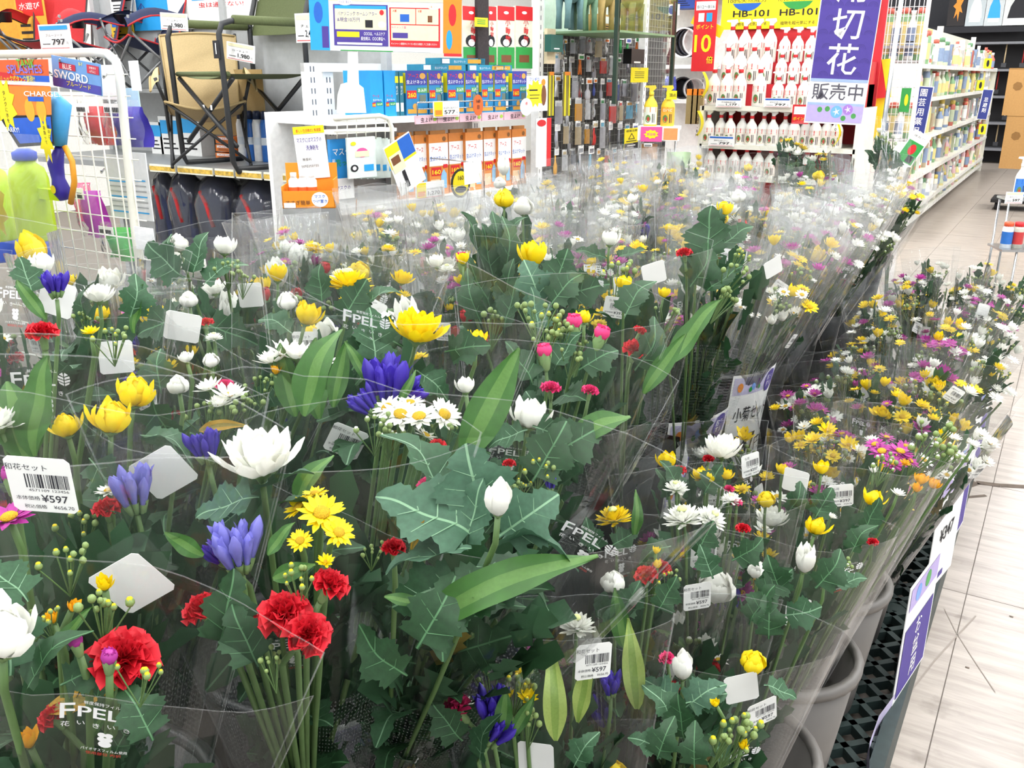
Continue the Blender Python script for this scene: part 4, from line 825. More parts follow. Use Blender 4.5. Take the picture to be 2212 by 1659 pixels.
hero(Lw(2, .02, .1), (1490, 920, 1.6), .28, 6, 'yellow cup blooms, raspberry carnation, white top flower', [
    ('mum_cup', 'yellow', 1440, 995, 1.5, 52, 95, .25), ('carnation', 'red', 1468, 1015, 1.5, 30, 90, .4), ('mum_half', 'yellow', 1535, 1025, 1.46, 46, 85, .3), ('mum_half', 'yellow', 1510, 1020, 1.48, 40, 110, .3), ('mum_cup', 'yellow', 1570, 1025, 1.48, 32, 80, .3), ('mum_lotus', 'white', 1561, 968, 1.52, 90, 90, .3), ('carnation', 'red', 1530, 990, 1.55, 26, 90, .3), ('carnation', 'pink', 1575, 1055, 1.45, 24, 90, .3)],
    [('mumdark', 1520, 1070, 1.45, 90, 60, 0, .6), ('mumdark', 1470, 1060, 1.45, 90, 120, 0, .6), ('mumdark', 1440, 1080, 1.45, 80, 100, 0, .6)], [], [], [('bu', 1610, 1000, False, 0), ('bu', 1535, 1068, False, .1)], where=LO_)
hero(Lw(2, .16, .02), (1740, 1120, 1.3), .28, 0, 'two cream buds and dark leaves', [
    ('mum_ball', 'white', 1638, 1231, 1.22, 46, 90, .35), ('mum_bud', 'white', 1740, 1210, 1.24, 52, 85, .25), ('carnation', 'red', 1782, 1250, 1.2, 30, 90, .3), ('mum_half', 'yellow', 1766, 1132, 1.32, 60, 80, .3)],
    [('mumdark', 1640, 1290, 1.18, 110, 40, 0, .6), ('mumdark', 1690, 1290, 1.18, 110, 110, 0, .6), ('mumdark', 1760, 1270, 1.18, 120, 50, 0, .6), ('mum', 1690, 1330, 1.15, 110, 10, 0, .5), ('mumdark', 1620, 1350, 1.13, 120, 60, 0, .6), ('mum', 1800, 1270, 1.2, 90, 20, 0, .6), ('mumdark', 1660, 1380, 1.12, 110, 90, 0, .6)],
    [('white', 1810, 1220, 1.24, 60, 80, .3, 3)], [(1830, 1240, False)], [('wa', 1716, 1308, False, .3)], where=LO_)
hero(Lw(3, .13, -.08), (1860, 980, 1.45), .3, 1, 'tall yellow incurved blooms by small white sprays', [
    ('mum_half', 'yellow', 1890, 1072, 1.38, 56, 80, .3), ('mum_ball', 'yellow', 1655, 1078, 1.42, 42, 90, .3), ('mum_half', 'yellow', 1690, 1010, 1.5, 36, 90, .3), ('mum_cup', 'yellow', 1775, 1010, 1.5, 40, 90, .3), ('spray_open', 'white', 1940, 1065, 1.4, 32, 80, .4), ('spray_open', 'white', 1795, 1115, 1.36, 26, 80, .4), ('carnation', 'red', 1885, 1170, 1.3, 26, 90, .3)],
    [('mumdark', 1860, 1150, 1.32, 100, 60, 0, .6), ('mumdark', 1760, 1120, 1.35, 90, 60, 0, .6), ('mumdark', 1840, 1200, 1.28, 100, 60, 0, .6), ('mumdark', 1700, 1110, 1.38, 90, 60, 0, .6)], [('white', 1900, 1000, 1.45, 70, 90, .3, 3)], [(1800, 1050, True)], [('bu', 1815, 1062, False, .15), ('blank', 1716, 1035, False, .1)], where=LO_)
hero(Lw(3, .16, .1), (1960, 900, 1.62), .28, 2, 'dense magenta daisies with small yellow blooms', [
    ('daisy', 'magenta', 1905, 975, 1.55, 58, 100, .6), ('daisy', 'magenta', 1945, 975, 1.54, 60, 80, .6), ('daisy', 'magenta', 1930, 1000, 1.52, 56, 90, .8), ('daisy', 'magenta', 1965, 995, 1.53, 48, 60, .5), ('daisy', 'magenta', 1890, 960, 1.57, 46, 110, .4), ('spray_open', 'orange', 1955, 1000, 1.5, 24, 90, .8), ('mum_cup', 'orange', 1990, 1035, 1.48, 34, 80, .4), ('mum_cup', 'orange', 2018, 1045, 1.48, 32, 70, .4), ('spray_cup', 'orange', 1980, 1055, 1.46, 28, 90, .4),
    ('spray_open', 'white', 2105, 960, 1.6, 34, 70, .4), ('spray_open', 'white', 2060, 945, 1.62, 34, 80, .4), ('spray_cup', 'white', 1888, 1015, 1.52, 24, 90, .4), ('spray_cup', 'yellow', 2035, 935, 1.62, 22, 80, .4)],
    [], [('white', 1985, 960, 1.56, 100, 80, .4, 3), ('white', 2040, 980, 1.55, 90, 70, .4, 5), (None, 2020, 930, 1.6, 80, 80, .4, 6)], [], [], where=LO_)

# ------------------------------------------------------------------ the other bouquets of the buckets
fr = random.Random(42)
COLW = {'white': 'white', 'yellow': 'yellow', 'magenta': 'magenta', 'red': 'red', 'pink': 'pink', 'purple': 'purple', 'orange': 'golden'}
USED = {}
def filler(cx, cy, bz, kind, ang, lean, L, where, W):
    q = fr
    B = Vector((cx + .06 * math.cos(ang), cy + .06 * math.sin(ang), bz)); d = Vector((math.cos(ang) * math.sin(lean), math.sin(ang) * math.sin(lean), math.cos(lean))); T = B + d * L
    e = empty('wrapped_bouquet', B); si = q.randrange(7); far = depth_of(T) > 2.3
    prints = [(q.uniform(-.4, .4), q.uniform(.62, .82), q.random() < .4)] if q.random() < (.45 if not far else .3) else []
    stk = [(('ko' if kind == 'ko' else q.choice(('wa', 'bu'))) if q.random() < .6 else 'blank', q.uniform(-.6, .6), q.uniform(.6, .9), q.random() < .25, q.uniform(-.3, .3))] if q.random() < .5 else []
    M, L = sleeve_on(e, B, B, T, W, W * .65, q.uniform(-.9, .9), si, kind == 'ko' and bz > .4 and (cx < -1.0 or q.random() < .5), prints, stk)  # small-flowered bouquets on the stand get the painted glare haze by position
    def P(x, y, z): return B + (M @ Vector((x * W, y * W * .8, z * L)))
    cnt = {}
    def put(k, c, x, y, z, s):
        axis = (d + Vector((x * .9, y * .5, 0)) + Vector((q.uniform(-.15, .15), q.uniform(-.15, .15) - .15, 0))).normalized()
        place_flower(e, B, k, c, P(x, y, z), s, axis, q.uniform(0, 6), child=not far); cnt[c] = cnt.get(c, 0) + 1
    def spread(n, r):
        for i in range(n):
            a = i * 2.4 + q.uniform(-.4, .4); rr = r * math.sqrt((i + .6) / n); yield rr * math.cos(a), rr * math.sin(a)
    if kind == 'ko':
        cols = q.choice((['white', 'yellow', 'magenta'], ['yellow', 'white', 'white'], ['magenta', 'white', 'yellow'], ['white', 'white', 'yellow'], ['yellow', 'magenta', 'yellow']))
        for i, (x, y) in enumerate(spread(q.randint(12, 15) if not far else 12, .33)):
            c = cols[0] if q.random() < .5 else q.choice(cols)
            put(q.choice(('spray_open', 'spray_cup', 'daisy') if c != 'magenta' else ('daisy', 'spray_open')), c, x, y, .93 - .5 * (x * x + y * y) - q.uniform(0, .16), q.uniform(.03, .046))
        nb = 2
    else:
        main = q.choice(('white', 'yellow', 'white', 'yellow'))
        for x, y in spread(q.choice((1, 1, 2)), .12): put(q.choice(('mum_ball', 'mum_half', 'mum_cup', 'mum_lotus', 'mum_full', 'mum_bud')), main, x, y, q.uniform(.86, .96), q.uniform(.045, .065))
        for x, y in spread(q.randint(1, 3), .3): put(q.choice(('carnation', 'carnation', 'carn_bud')), q.choice(('red', 'pink', 'red')), x, y, q.uniform(.68, .84), q.uniform(.03, .042))
        oc = q.choice(('yellow', 'white', 'yellow', 'magenta'))
        for x, y in spread(q.randint(2, 5), .28): put(q.choice(('daisy', 'spray_open', 'spray_cup')), oc, x, y, q.uniform(.74, .9), q.uniform(.026, .036))
        if q.random() < .4: put('gentian', 'purple', q.uniform(-.2, .2), -.15, .72, .06)
        nb = 1
        for i in range(5 if not far else 3):
            a = q.uniform(0, 6.28); xd = (d * .7 + Vector((math.cos(a), math.sin(a), q.uniform(-.2, .3)))).normalized()
            place_leaf(e, B, q.choice(('mum', 'mumdark', 'mumdark', 'mumpale', 'lance')), P(.04 * math.cos(a), .04 * math.sin(a), q.uniform(.6, .82)), q.uniform(.06, .1), xd, d, q.randrange(4), 1.1)
    for i in range(nb):
        a = q.uniform(0, 6.28); o = link('bud_spray', bud_cluster(q.choice(('yellow', 'white', None, None)), q.randint(2, 8)), e, None, Matrix.Translation(P(.15 * math.cos(a), .15 * math.sin(a), .72) - B) @ zto(d, a) @ Matrix.Scale(.08, 4)); o['kind'] = 'stuff'
    link('stem_bundle', stems_mesh(si), e, None, M @ Matrix.Diagonal((.2, .16, L * .85, 1)))
    o = link('foliage', foliage_mesh(si), e, None, M @ Matrix.Diagonal((W, W * .75, L * .84, 1))); o['kind'] = 'stuff'
    top2 = sorted(cnt, key=lambda c: -cnt[c])[:3]
    desc = '-'.join(COLW[c] for c in top2) + (' small-flowered' if kind == 'ko' else ' mixed') + ' bouquet in clear film, ' + where
    tag(e, desc, 'bouquet', 'wrapped bouquets, ' + where)
    return e
for c, x in enumerate(UX):
    for r, y in enumerate(UY):
        if c == 0 and r <= 3: n = 0 if r < 1 else 1
        elif c == 1 and r <= 1: n = 2
        elif c == 0: n = 5
        elif c == 3: n = 4
        else: n = 3
        kind = 'wa' if r < 4 else 'ko'
        off = fr.uniform(0, 6.28)
        for i in range(n):
            ang = off + i * 6.28 / max(1, n) + fr.uniform(-.3, .3)
            if c == 0 and r <= 3: ang = R(150) + fr.uniform(-.5, .5)
            if c == 0 and r >= 4 and i < 2: ang = R(-20 + 60 * i)
            if c == 1 and r <= 1: ang = R(130 + 100 * i)
            filler(x, y, .47, kind if fr.random() < .85 else 'wa', ang, R(fr.uniform(6, 17) if c else fr.uniform(8, 22)), fr.uniform(.62, .72), ORD[r] + ' bucket from table corner, ' + ROWN[c].replace('row', 'stand row'), fr.uniform(.23, .28))
for r, y in enumerate(LY):
    n = 2 if r < 3 else (4 if r == 3 else 5)
    off = fr.uniform(0, 6.28)
    for i in range(n):
        ang = off + i * 6.28 / n + fr.uniform(-.3, .3)
        if r <= 3: ang = R(100 + 50 * i)
        filler(LX, y, .17, 'ko' if r >= 3 else 'wa', ang, R(fr.uniform(8, 20)), fr.uniform(.6, .68), ORD[min(r, 10)] + ' low pail from the pallet end', fr.uniform(.22, .27))
# tall bouquets at the end of the stand
FE = 'at the far stand end'
hero((-1.0, 4.45, .47), (1690, 270, 4.3), .26, 2, 'yellow and white blooms and dark leaves', [('daisy', 'yellow', 1700, 303, 4.35, 34, 100, .3), ('daisy', 'yellow', 1722, 312, 4.35, 34, 80, .3), ('spray_open', 'yellow', 1735, 320, 4.35, 26, 70, .3), ('spray_open', 'white', 1702, 325, 4.3, 32, 100, .4), ('spray_open', 'white', 1720, 332, 4.3, 30, 90, .4), ('daisy', 'magenta', 1688, 330, 4.35, 22, 120, .3)],
    [('mumdark', 1730, 385, 4.3, 55, 100, 0, .7), ('mumdark', 1740, 390, 4.3, 55, 70, 0, .7), ('mumdark', 1720, 380, 4.3, 50, 120, 0, .7), ('mumdark', 1745, 370, 4.3, 40, 90, 0, .7)], (), (), (), where=FE)
hero((-.85, 4.5, .47), (1775, 300, 4.4), .2, 3, 'bright yellow daisies by the banner foot', [('daisy', 'yellow', 1772, 333, 4.4, 26, 100, .3), ('daisy', 'yellow', 1788, 336, 4.4, 28, 80, .3), ('spray_cup', 'white', 1755, 345, 4.4, 26, 100, .3), ('spray_open', 'yellow', 1778, 345, 4.38, 20, 90, .3)],
    [('mumdark', 1785, 385, 4.4, 40, 90, 0, .7), ('mum', 1780, 380, 4.4, 36, 110, 0, .7)], [(None, 1785, 360, 4.4, 30, 90, .3, 4)], where=FE)
hero((-.62, 4.4, .47), (1915, 250, 4.3), .26, 4, 'only green leaves and tiny white tips', [('spray_cup', 'white', 1900, 282, 4.3, 16, 90, .3), ('spray_cup', 'white', 1915, 290, 4.3, 16, 90, .3), ('spray_cup', 'white', 1930, 295, 4.3, 14, 90, .3)],
    [('mum', 1910, 370, 4.3, 70, 95, 0, .7), ('mumdark', 1900, 370, 4.3, 65, 120, 0, .7), ('mum', 1915, 370, 4.3, 65, 60, 0, .7), ('mumdark', 1905, 350, 4.3, 60, 80, 0, .7), ('mum', 1900, 330, 4.3, 45, 100, 0, .7)], [(None, 1910, 310, 4.3, 50, 90, .3, 5)], where=FE)
# ------------------------------------------------------------------ the shop behind the flowers
BASE = {}
class Fr:
    """a display front: origin pt, local x to the right along the front, local y away from the viewer, z up"""
    def __init__(s, pt, yaw): s.M = Matrix.Translation(Vector(pt)) @ Matrix.Rotation(yaw, 4, 'Z'); s.I = s.M.inverted()
    def hit(s, px, py, b=0.0):
        o = s.I @ CAM; d = s.I.to_3x3() @ ray(px, py); t = (b - o.y) / d.y; p = o + d * t; return Vector((p.x, b, p.z))
    def rect(s, x0, y0, x1, y1, b=0.0):
        """a0, a1, z0, z1 of a pixel box seen on the plane y = b"""
        l = s.hit(x0, (y0 + y1) / 2, b); r = s.hit(x1, (y0 + y1) / 2, b); t = s.hit((x0 + x1) / 2, y0, b); m = s.hit((x0 + x1) / 2, y1, b)
        return l.x, r.x, m.z, t.z
    def thing(s, name, label, cat, base, group=None, rot=None):
        e = empty(name, M=s.M @ Matrix.Translation(Vector(base)) @ (rot or Matrix.Identity(4))); BASE[e.name] = Vector(base); return tag(e, label, cat, group)
    def part(s, e, mb, name, mats): return link(name, mb.mesh(name, mats), e, None, Matrix.Translation(-BASE[e.name]))
    def one(s, mb, name, mats, label, cat, base, group=None):
        o = link(name, mb.mesh(name, mats), None, None, s.M @ Matrix.Translation(Vector(base))); return tag(o, label, cat, group)
UPR = Matrix.Rotation(R(90), 4, 'X')          # flat print (x right, y up) -> standing, facing -y
def onf(a, b, z): return Matrix.Translation((a, b, z)) @ UPR
def sheet(F, x0, y0, x1, y1, b, name, label, cat, bg, draw=None, mats=(), th=.003, group=None, roll=0.0, yaw=0.0, hang=0.0):
    """a flat printed card seen in the pixel box; draw(mb, w, h) puts print on it (origin = lower left corner)"""
    a0, a1, z0, z1 = F.rect(x0, y0, x1, y1, b); w, h = a1 - a0, z1 - z0
    e = F.thing(name, label, cat, ((a0 + a1) / 2, b, z0), group, Matrix.Rotation(yaw, 4, 'Z') @ Matrix.Rotation(roll, 4, 'Y'))
    MB().box(-w / 2, w / 2, 0, th, 0, h).obj('card', bg, e)
    if hang: MB().tube([(0, 0, h * .97), (0, hang, h * .97)], .003, 5).obj('bracket', STEEL, e)
    if draw:
        p = MB(); draw(p, w, h)
        if p.v: link('print', p.mesh('print', list(mats)), e, None, Matrix.Translation((-w / 2, -.0015, 0)) @ UPR)
    return e
PR = [PAPER, INK, RED, YEL, BLUE, GREEN, ORANGE, PURPLE, PINK, SKYB, mat('#f2ecc0', .6), mat('#7a4a2a', .6)]   # print palette
_PAP, _INK, _RED, _YEL, _BLU, _GRN, _ORA, _PUR, _PNK, _SKY, _CRM, _BRN = range(12)
def price_draw(name, yen, band=None, yellow=False):
    def d(p, w, h):
        if band is not None: p.rect(w * .05, w * .95, h * .78, h * .94, 0, band)
        if yellow: p.rect(w * .03, w * .35, h * .08, h * .95, 0, _YEL).rect(w * .06, w * .32, h * .15, h * .45, .0004, _ORA)
        p.text(name, w * (.5 if not yellow else .66), h * .52, h * .13, .0005, _INK, width=w * (.55 if not yellow else .55)).text(yen, w * .62, h * .2, h * .32, .0005, _INK, .03, width=w * .42).text('円', w * .9, h * .2, h * .14, .0005, _INK)
        p.rect(w * .05, w * .95, h * .06, h * .085, .0004, _RED).rect(w * .1, w * .35 if not yellow else w * .1, h * .22, h * .25, .0004, _INK)
    return d
def star(cx, cy, rx, ry, n=14, inner=.72, seed=1):
    q = random.Random(seed); return [(cx + rx * (1 if i % 2 else inner * q.uniform(.85, 1.05)) * math.cos(math.pi * i / n), cy + ry * (1 if i % 2 else inner * q.uniform(.85, 1.05)) * math.sin(math.pi * i / n)) for i in range(2 * n)]

# ---- camping chairs on their end shelf
CF = Fr((0, 3.24, 0), 0); ZS = 1.05
aL, aR = CF.hit(60, 352).x, CF.hit(672, 378).x
sh = CF.thing('camping_shelf', 'grey steel shelf carrying folding camp chairs', 'shelf', ((aL + aR) / 2, .3, 0))
GREYM = mat('#8e9090', .4, var=.06); GREYB = mat('#b4b6b6', .5, var=.06)
CF.part(sh, MB().box(aL, aR, 0, .62, ZS - .03, ZS), 'shelf_board', GREYM); CF.part(sh, MB().box(aL, aR, .62, .64, 0, 2.3), 'back_panel', GREYB); CF.part(sh, MB().box(aL, aR, .05, .62, .2, .23), 'base_board', GREYM)
for x in (aL, (aL + aR) / 2, aR): CF.part(sh, MB().box(x - .02, x + .02, .58, .62, 0, 2.3), 'post', GREYB)
for x0, x1 in ((325, 380), (385, 460), (465, 505), (510, 565), (570, 618), (250, 310)):
    a0 = CF.hit(x0, 360).x; a1 = CF.hit(x1, 365).x
    CF.part(sh, MB().box(a0, a1, -.006, 0, ZS - .035, ZS + .005).rect(0, a1 - a0, .008, .03, 0, 1, onf(a0, -.0075, ZS - .035)), 'price_rail_strip', [mat('#f1eed8', .5), mat('#d8b24a', .5, var=.5, nscale=60)])
OLIVEF = mat('#5d6640', .85, var=.12, nscale=150, bump=.2); BEIGE = mat('#cdb485', .85, var=.1, nscale=150, bump=.2); FRB = mat('#2b2c2e', .4, var=.1); NAVYF = mat('#2a3150', .85, var=.15, nscale=150, bump=.2); REDF = mat('#c12b2f', .8, var=.12, nscale=150, bump=.2); GREYT = mat('#7c7d7e', .35, .5)
def cloth(P, nu, nv, m=0):
    mb = MB(); V = [P(i / nu, j / nv) for j in range(nv + 1) for i in range(nu + 1)]
    mb.add(V, [(j * (nu + 1) + i, j * (nu + 1) + i + 1, (j + 1) * (nu + 1) + i + 1, (j + 1) * (nu + 1) + i) for j in range(nv) for i in range(nu)], m, True); return mb
def camp_chair(b):
    pb = CF.hit(540, 352, b); e = CF.thing('director_chair', 'olive green folding director chair with black steel frame', 'chair', (pb.x, b, ZS), None, Matrix.Rotation(R(-14), 4, 'Z'))
    w, d, hs, ha = .27, .22, .46, .70
    def t(name, P, r, m=FRB): MB().tube(P, r, 8).obj(name, m, e)
    for sx in (-1, 1):
        x = sx * w
        t('side_frame', [(x, d, .02), (x, -d, .0), (x, -d - .02, .05), (x, -d - .03, ha - .06), (x, -d - .01, ha - .015), (x, -d + .04, ha), (x, d, ha)], .014)
        t('rear_post', [(x, d, .02), (x, d, ha), (x, d + .1, 1.02)], .014)
        MB().tube([(x, -d + .05, ha + .006), (x, d - .02, ha + .006)], .021, 10).obj('armrest', OLIVEF, e)
        t('foot_bar', [(x, -d, .012), (x, d, .012)], .013)
    for y in (-d + .02, d - .02):
        t('cross_brace', [(-w, y, .12), (w, y, hs - .02)], .012); t('cross_brace', [(w, y - .012, .12), (-w, y - .012, hs - .02)], .012)
    cloth(lambda u, v: (-w + 2 * w * u, -d + 2 * d * v, hs - .025 * math.sin(math.pi * u)), 8, 4).obj('seat', OLIVEF, e)
    MB().tube([(-w, -d, hs), (w, -d, hs)], .012, 8).obj('seat_hem', OLIVEF, e)
    for z0, z1, m, nm in ((.66, .92, OLIVEF, 'backrest'), (.92, 1.06, BLACKP, 'backrest_top')):
        mb = MB(); n = 8
        V = [(-w + 2 * w * i / n, d + .02 + .1 * (z - .7) / .32 + .05 * math.sin(math.pi * i / n) + off, z) for off in (0, .012) for z in (z0, z1) for i in range(n + 1)]
        k = n + 1
        for o in (0, 2 * k): mb.add(V, [(o + i, o + i + 1, o + k + i + 1, o + k + i) for i in range(n)], 0, True) if o == 0 else [mb.f.append((o + i, o + i + 1, o + k + i + 1, o + k + i)) or mb.m.append(0) or mb.sm.append(True) for i in range(n)]
        mb.obj(nm, m, e)
    MB().tube([(-w, d + .075, .92), (0, d + .125, .925), (w, d + .075, .92)], .006, 6).obj('piping', PAPER, e)
    tg = MB(); tg.box(w - .028, w + .028, -d - .052, -d - .047, ha - .17, ha - .09, 0).text('1', 0, .02, .07, 0, 1, .02, M=onf(w, -d - .053, ha - .17)); tg.obj('number_tag', [INK, PAPER], e)
    for x, z in ((-.02, .3), (.06, .3)): MB().box(x - .008, x + .008, -d, -d + .002, z - .012, z + .012, 0).obj('sticker', PAPER, e)
camp_chair(.26)
def sling_chair(px, py, b, yaw, fab, trim, label, sc=1.0, cup=True, low=False, lift=0.0):
    pb = CF.hit(px, py, b); e = CF.thing('folding_chair', label, 'chair', (pb.x, b, ZS + lift), None, Matrix.Rotation(yaw, 4, 'Z') @ Matrix.Scale(sc, 4))
    w = .24; d = .24
    def S(u, v):      # seat then backrest, one sling
        x = -w + 2 * w * u; sag = .05 * math.sin(math.pi * u)
        if v < .45: k = v / .45; return (x * (1 - .1 * k), -d + 2 * d * k * .8, .40 - .1 * k - sag)
        k = (v - .45) / .55; return (x * (.9 + .1 * k), d * .6 + .16 * k, .30 + .5 * k - sag * (1 - k) + .02 * math.sin(3 * u))
    cloth(S, 10, 12).obj('seat_sling', fab, e)
    MB().tube([S(0, i / 10) for i in range(11)] , .007, 6).tube([S(1, i / 10) for i in range(11)], .007, 6).tube([S(i / 8, 1) for i in range(9)], .008, 6).tube([S(i / 8, 0) for i in range(9)], .008, 6).obj('piping', trim, e)
    for sx in (-1, 1):
        arm = cloth(lambda u, v: (sx * (w + .02 + .05 * u), -d * 1.1 + 2.1 * d * v, .52 + .05 * math.sin(math.pi * v * 1.3) - .06 * u * u + .08 * v), 3, 8); arm.obj('arm_strap', fab, e)
        MB().tube([(sx * (w + .075), -d * 1.1 + 2.1 * d * i / 8, .46 + .05 * math.sin(math.pi * i / 8 * 1.3) + .08 * i / 8) for i in range(9)], .007, 6).obj('piping', trim, e)
        for P in (((sx * w, -d, .0), (sx * w * .9, d, .42)), ((sx * w, d, .0), (sx * w, -d * .9, .42)), ((sx * w, -d * .9, .40), (sx * (w + .04), -d, .54)), ((sx * w, d, .3), (sx * w, d + .12, .82))): MB().tube(P, .011, 8).obj('leg', GREYT if not low else FRB, e)
    MB().tube([(-w, -d, .02), (w, -d * .9, .40)], .01, 8).tube([(w, -d, .02), (-w, -d * .9, .40)], .01, 8).obj('cross_brace', GREYT if not low else FRB, e)
    if cup: MB().lathe([(.05, .0), (.055, .07), (.062, .075), (.05, .07), (.045, .0), (0, 0)], 14, 0, Matrix.Translation((-w - .05, -d * .3, .5))).obj('cup_holder', BLACKP, e)
    return e
sling_chair(455, 335, .22, R(50), BEIGE, mat('#b29a6c', .8), 'low beige canvas folding chair beside the olive chair', .82, False, True)
a0, a1 = CF.hit(-40, 200, .4).x, CF.hit(425, 200, .4).x
CF.part(sh, MB().box(a0, a1, .3, .62, ZS + .36, ZS + .38), 'upper_board', GREYM)
sling_chair(330, 200, .46, R(-15), NAVYF, REDF, 'navy folding chair with red piping and cup holder on the upper board', .72, lift=.38)
sling_chair(120, 200, .46, R(25), REDF, BLACKP, 'red folding chair with black straps', .78, lift=.38)
sling_chair(215, 200, .42, R(-30), NAVYF, REDF, 'navy chair with red hem squeezed between red and navy ones', .7, lift=.38)
sling_chair(10, 200, .46, R(10), mat('#d9922e', .85, var=.15), FRB, 'orange printed folding chair at the shelf end', .8, lift=.38)
bp = CF.hit(505, 330, .5); 
x0, x1, z0, z1 = CF.rect(432, 150, 572, 292, .48)
pn = MB(); pn.slab([(x0, z0 + .03), (x0 + .03, z0), (x1 - .06, z0), (x1, z0 + .09), (x1, z1), (x0, z1)], 0, .006, 0, onf(0, .48, 0)); pn.disc(x0 + .1, z0 + .13, .045, None, .0075, 18, 1, onf(0, .48, 0))
CF.one(pn, 'canvas_panel', [mat('#a98f5f', .85, var=.1, nscale=150), BLACKP], 'beige canvas panel with round black hole behind the green chair', 'canvas', (0, 0, 0))
# goods standing on the shelf behind the chairs
def carton(F, x0, y0, x1, y1, b, col, label, group=None, words=None, wc=_INK, dep=.12, zb=None):
    a0, a1, z0, z1 = F.rect(x0, y0, x1, y1, b)
    if zb is not None: z1 += zb - z0; z0 = zb
    e = F.thing('carton', label, 'box', ((a0 + a1) / 2, b, z0), group)
    w, h = a1 - a0, z1 - z0
    MB().box(-w / 2, w / 2, 0, dep, 0, h).obj('body', mat(col, .55, var=.05), e)
    p = MB(); p.rect(-w * .42, w * .42, h * .55, h * .9, 0, _PAP if col != '#f0f0ee' else _SKY)
    if words: p.text(words, 0, h * .64, h * .2, .0005, wc, .02, width=w * .7)
    for k in range(3): p.rect(-w * .35, w * (.3 - .1 * k), h * (.15 + .12 * k), h * (.19 + .12 * k), 0, _INK)
    link('print', p.mesh('print', PR), e, None, Matrix.Translation((0, -.0012, 0)) @ UPR); return e
for i, (x0, y0, x1, y1) in enumerate(((345, 250, 392, 332), (388, 245, 432, 335), (325, 262, 350, 330))): carton(CF, x0, y0, x1, y1, .5, '#f0f0ee', ('white carton with small print behind the beige chair legs', 'tall white carton beside the canvas panel', 'narrow white carton under the navy chair')[i], None, None, _INK, .1, ZS)
for i in range(3): carton(CF, 466, 300 + i * 15, 506, 314 + i * 15, .42, '#e87a2a', 'orange box with white lettering, %s of a stack of three' % ('topmost', 'middle one', 'lowest')[i], 'orange boxes by the camp chair', 'AIDE', _RED, .1, ZS + (2 - i) * .045)
for i in range(7):
    a = CF.hit(528 + i * 17, 340, .45); c = ('#f2f2f2', '#2f6fc4')[i % 2]
    e = CF.thing('spray_can', 'slim %s spray can standing behind the green chair' % ('white', 'blue')[i % 2], 'spray can', (a.x, .45, ZS), 'spray cans behind the green chair')
    MB().lathe([(.028, 0), (.03, .005), (.03, .2), (.022, .225)], 12).obj('body', mat(c, .3), e); MB().lathe([(.022, .225), (.022, .265), (.015, .27), (0, .27)], 12).obj('cap', mat('#1e2b4c', .4), e)
    MB().lathe([(.0303, .09), (.0303, .13)], 12, cap=False).obj('label_band', mat('#dfe6ee', .5), e)
# bagged chairs under the shelf
for i, (x0, x1, yt, yb) in enumerate(((322, 362, 372, 500), (360, 420, 370, 500), (420, 505, 372, 505), (505, 600, 385, 480))):
    a0, a1, z0, z1 = CF.rect(x0, yt, x1, yb, .15); r = (a1 - a0) / 2; cx = (a0 + a1) / 2; q = random.Random(i); z1 = min(z1, 1.0)
    e = CF.thing('bagged_chair', 'folded navy chair with red trim in a crinkled clear bag, %s' % ('slim one by the rack', 'upright beside the slim one', 'bulging under the rail strips', 'sagging toward the orange box')[i], 'folded chair', (cx, .2, .23))
    mb = MB(); n = 18; prof = [(r * .8, 0), (r * .95, .2), (r * .9, .45), (r * .95, .6), (r * .7, z1 - .23 - .06), (r * .35, z1 - .23 - .02), (0, z1 - .24)]
    V = [(rr * (1 + .14 * math.sin(j * 2.9 + k * 1.3 + i)) * math.cos(2 * math.pi * j / n), rr * .8 * (1 + .14 * math.sin(j * 2.3 + k)) * math.sin(2 * math.pi * j / n), z) for k, (rr, z) in enumerate(prof) for j in range(n)]
    Fc = [(k * n + j, k * n + (j + 1) % n, (k + 1) * n + (j + 1) % n, (k + 1) * n + j) for k in range(len(prof) - 1) for j in range(n)]
    mb.add(V, Fc, 0, True); mb.obj('folded_fabric', NAVYF, e)
    MB().tube([(r * .3, -r * .7, .5), (r * .1, -r * .75, .62), (-r * .3, -r * .6, .68)], .012, 6).obj('red_trim', REDF, e)
    bg = MB(); V2 = [(x * 1.07 + .01 * math.sin(k2 * 7.7), y * 1.1 + .01 * math.cos(k2 * 5.1), z * 1.02) for k2, (x, y, z) in enumerate(V)]; bg.add(V2, Fc, 0, True); bg.uv = [((k2 % n) / n * .4 + .05, (k2 // n) / 7 * .9) for k2 in range(len(V2))]; bg.obj('clear_bag', BAG, e)
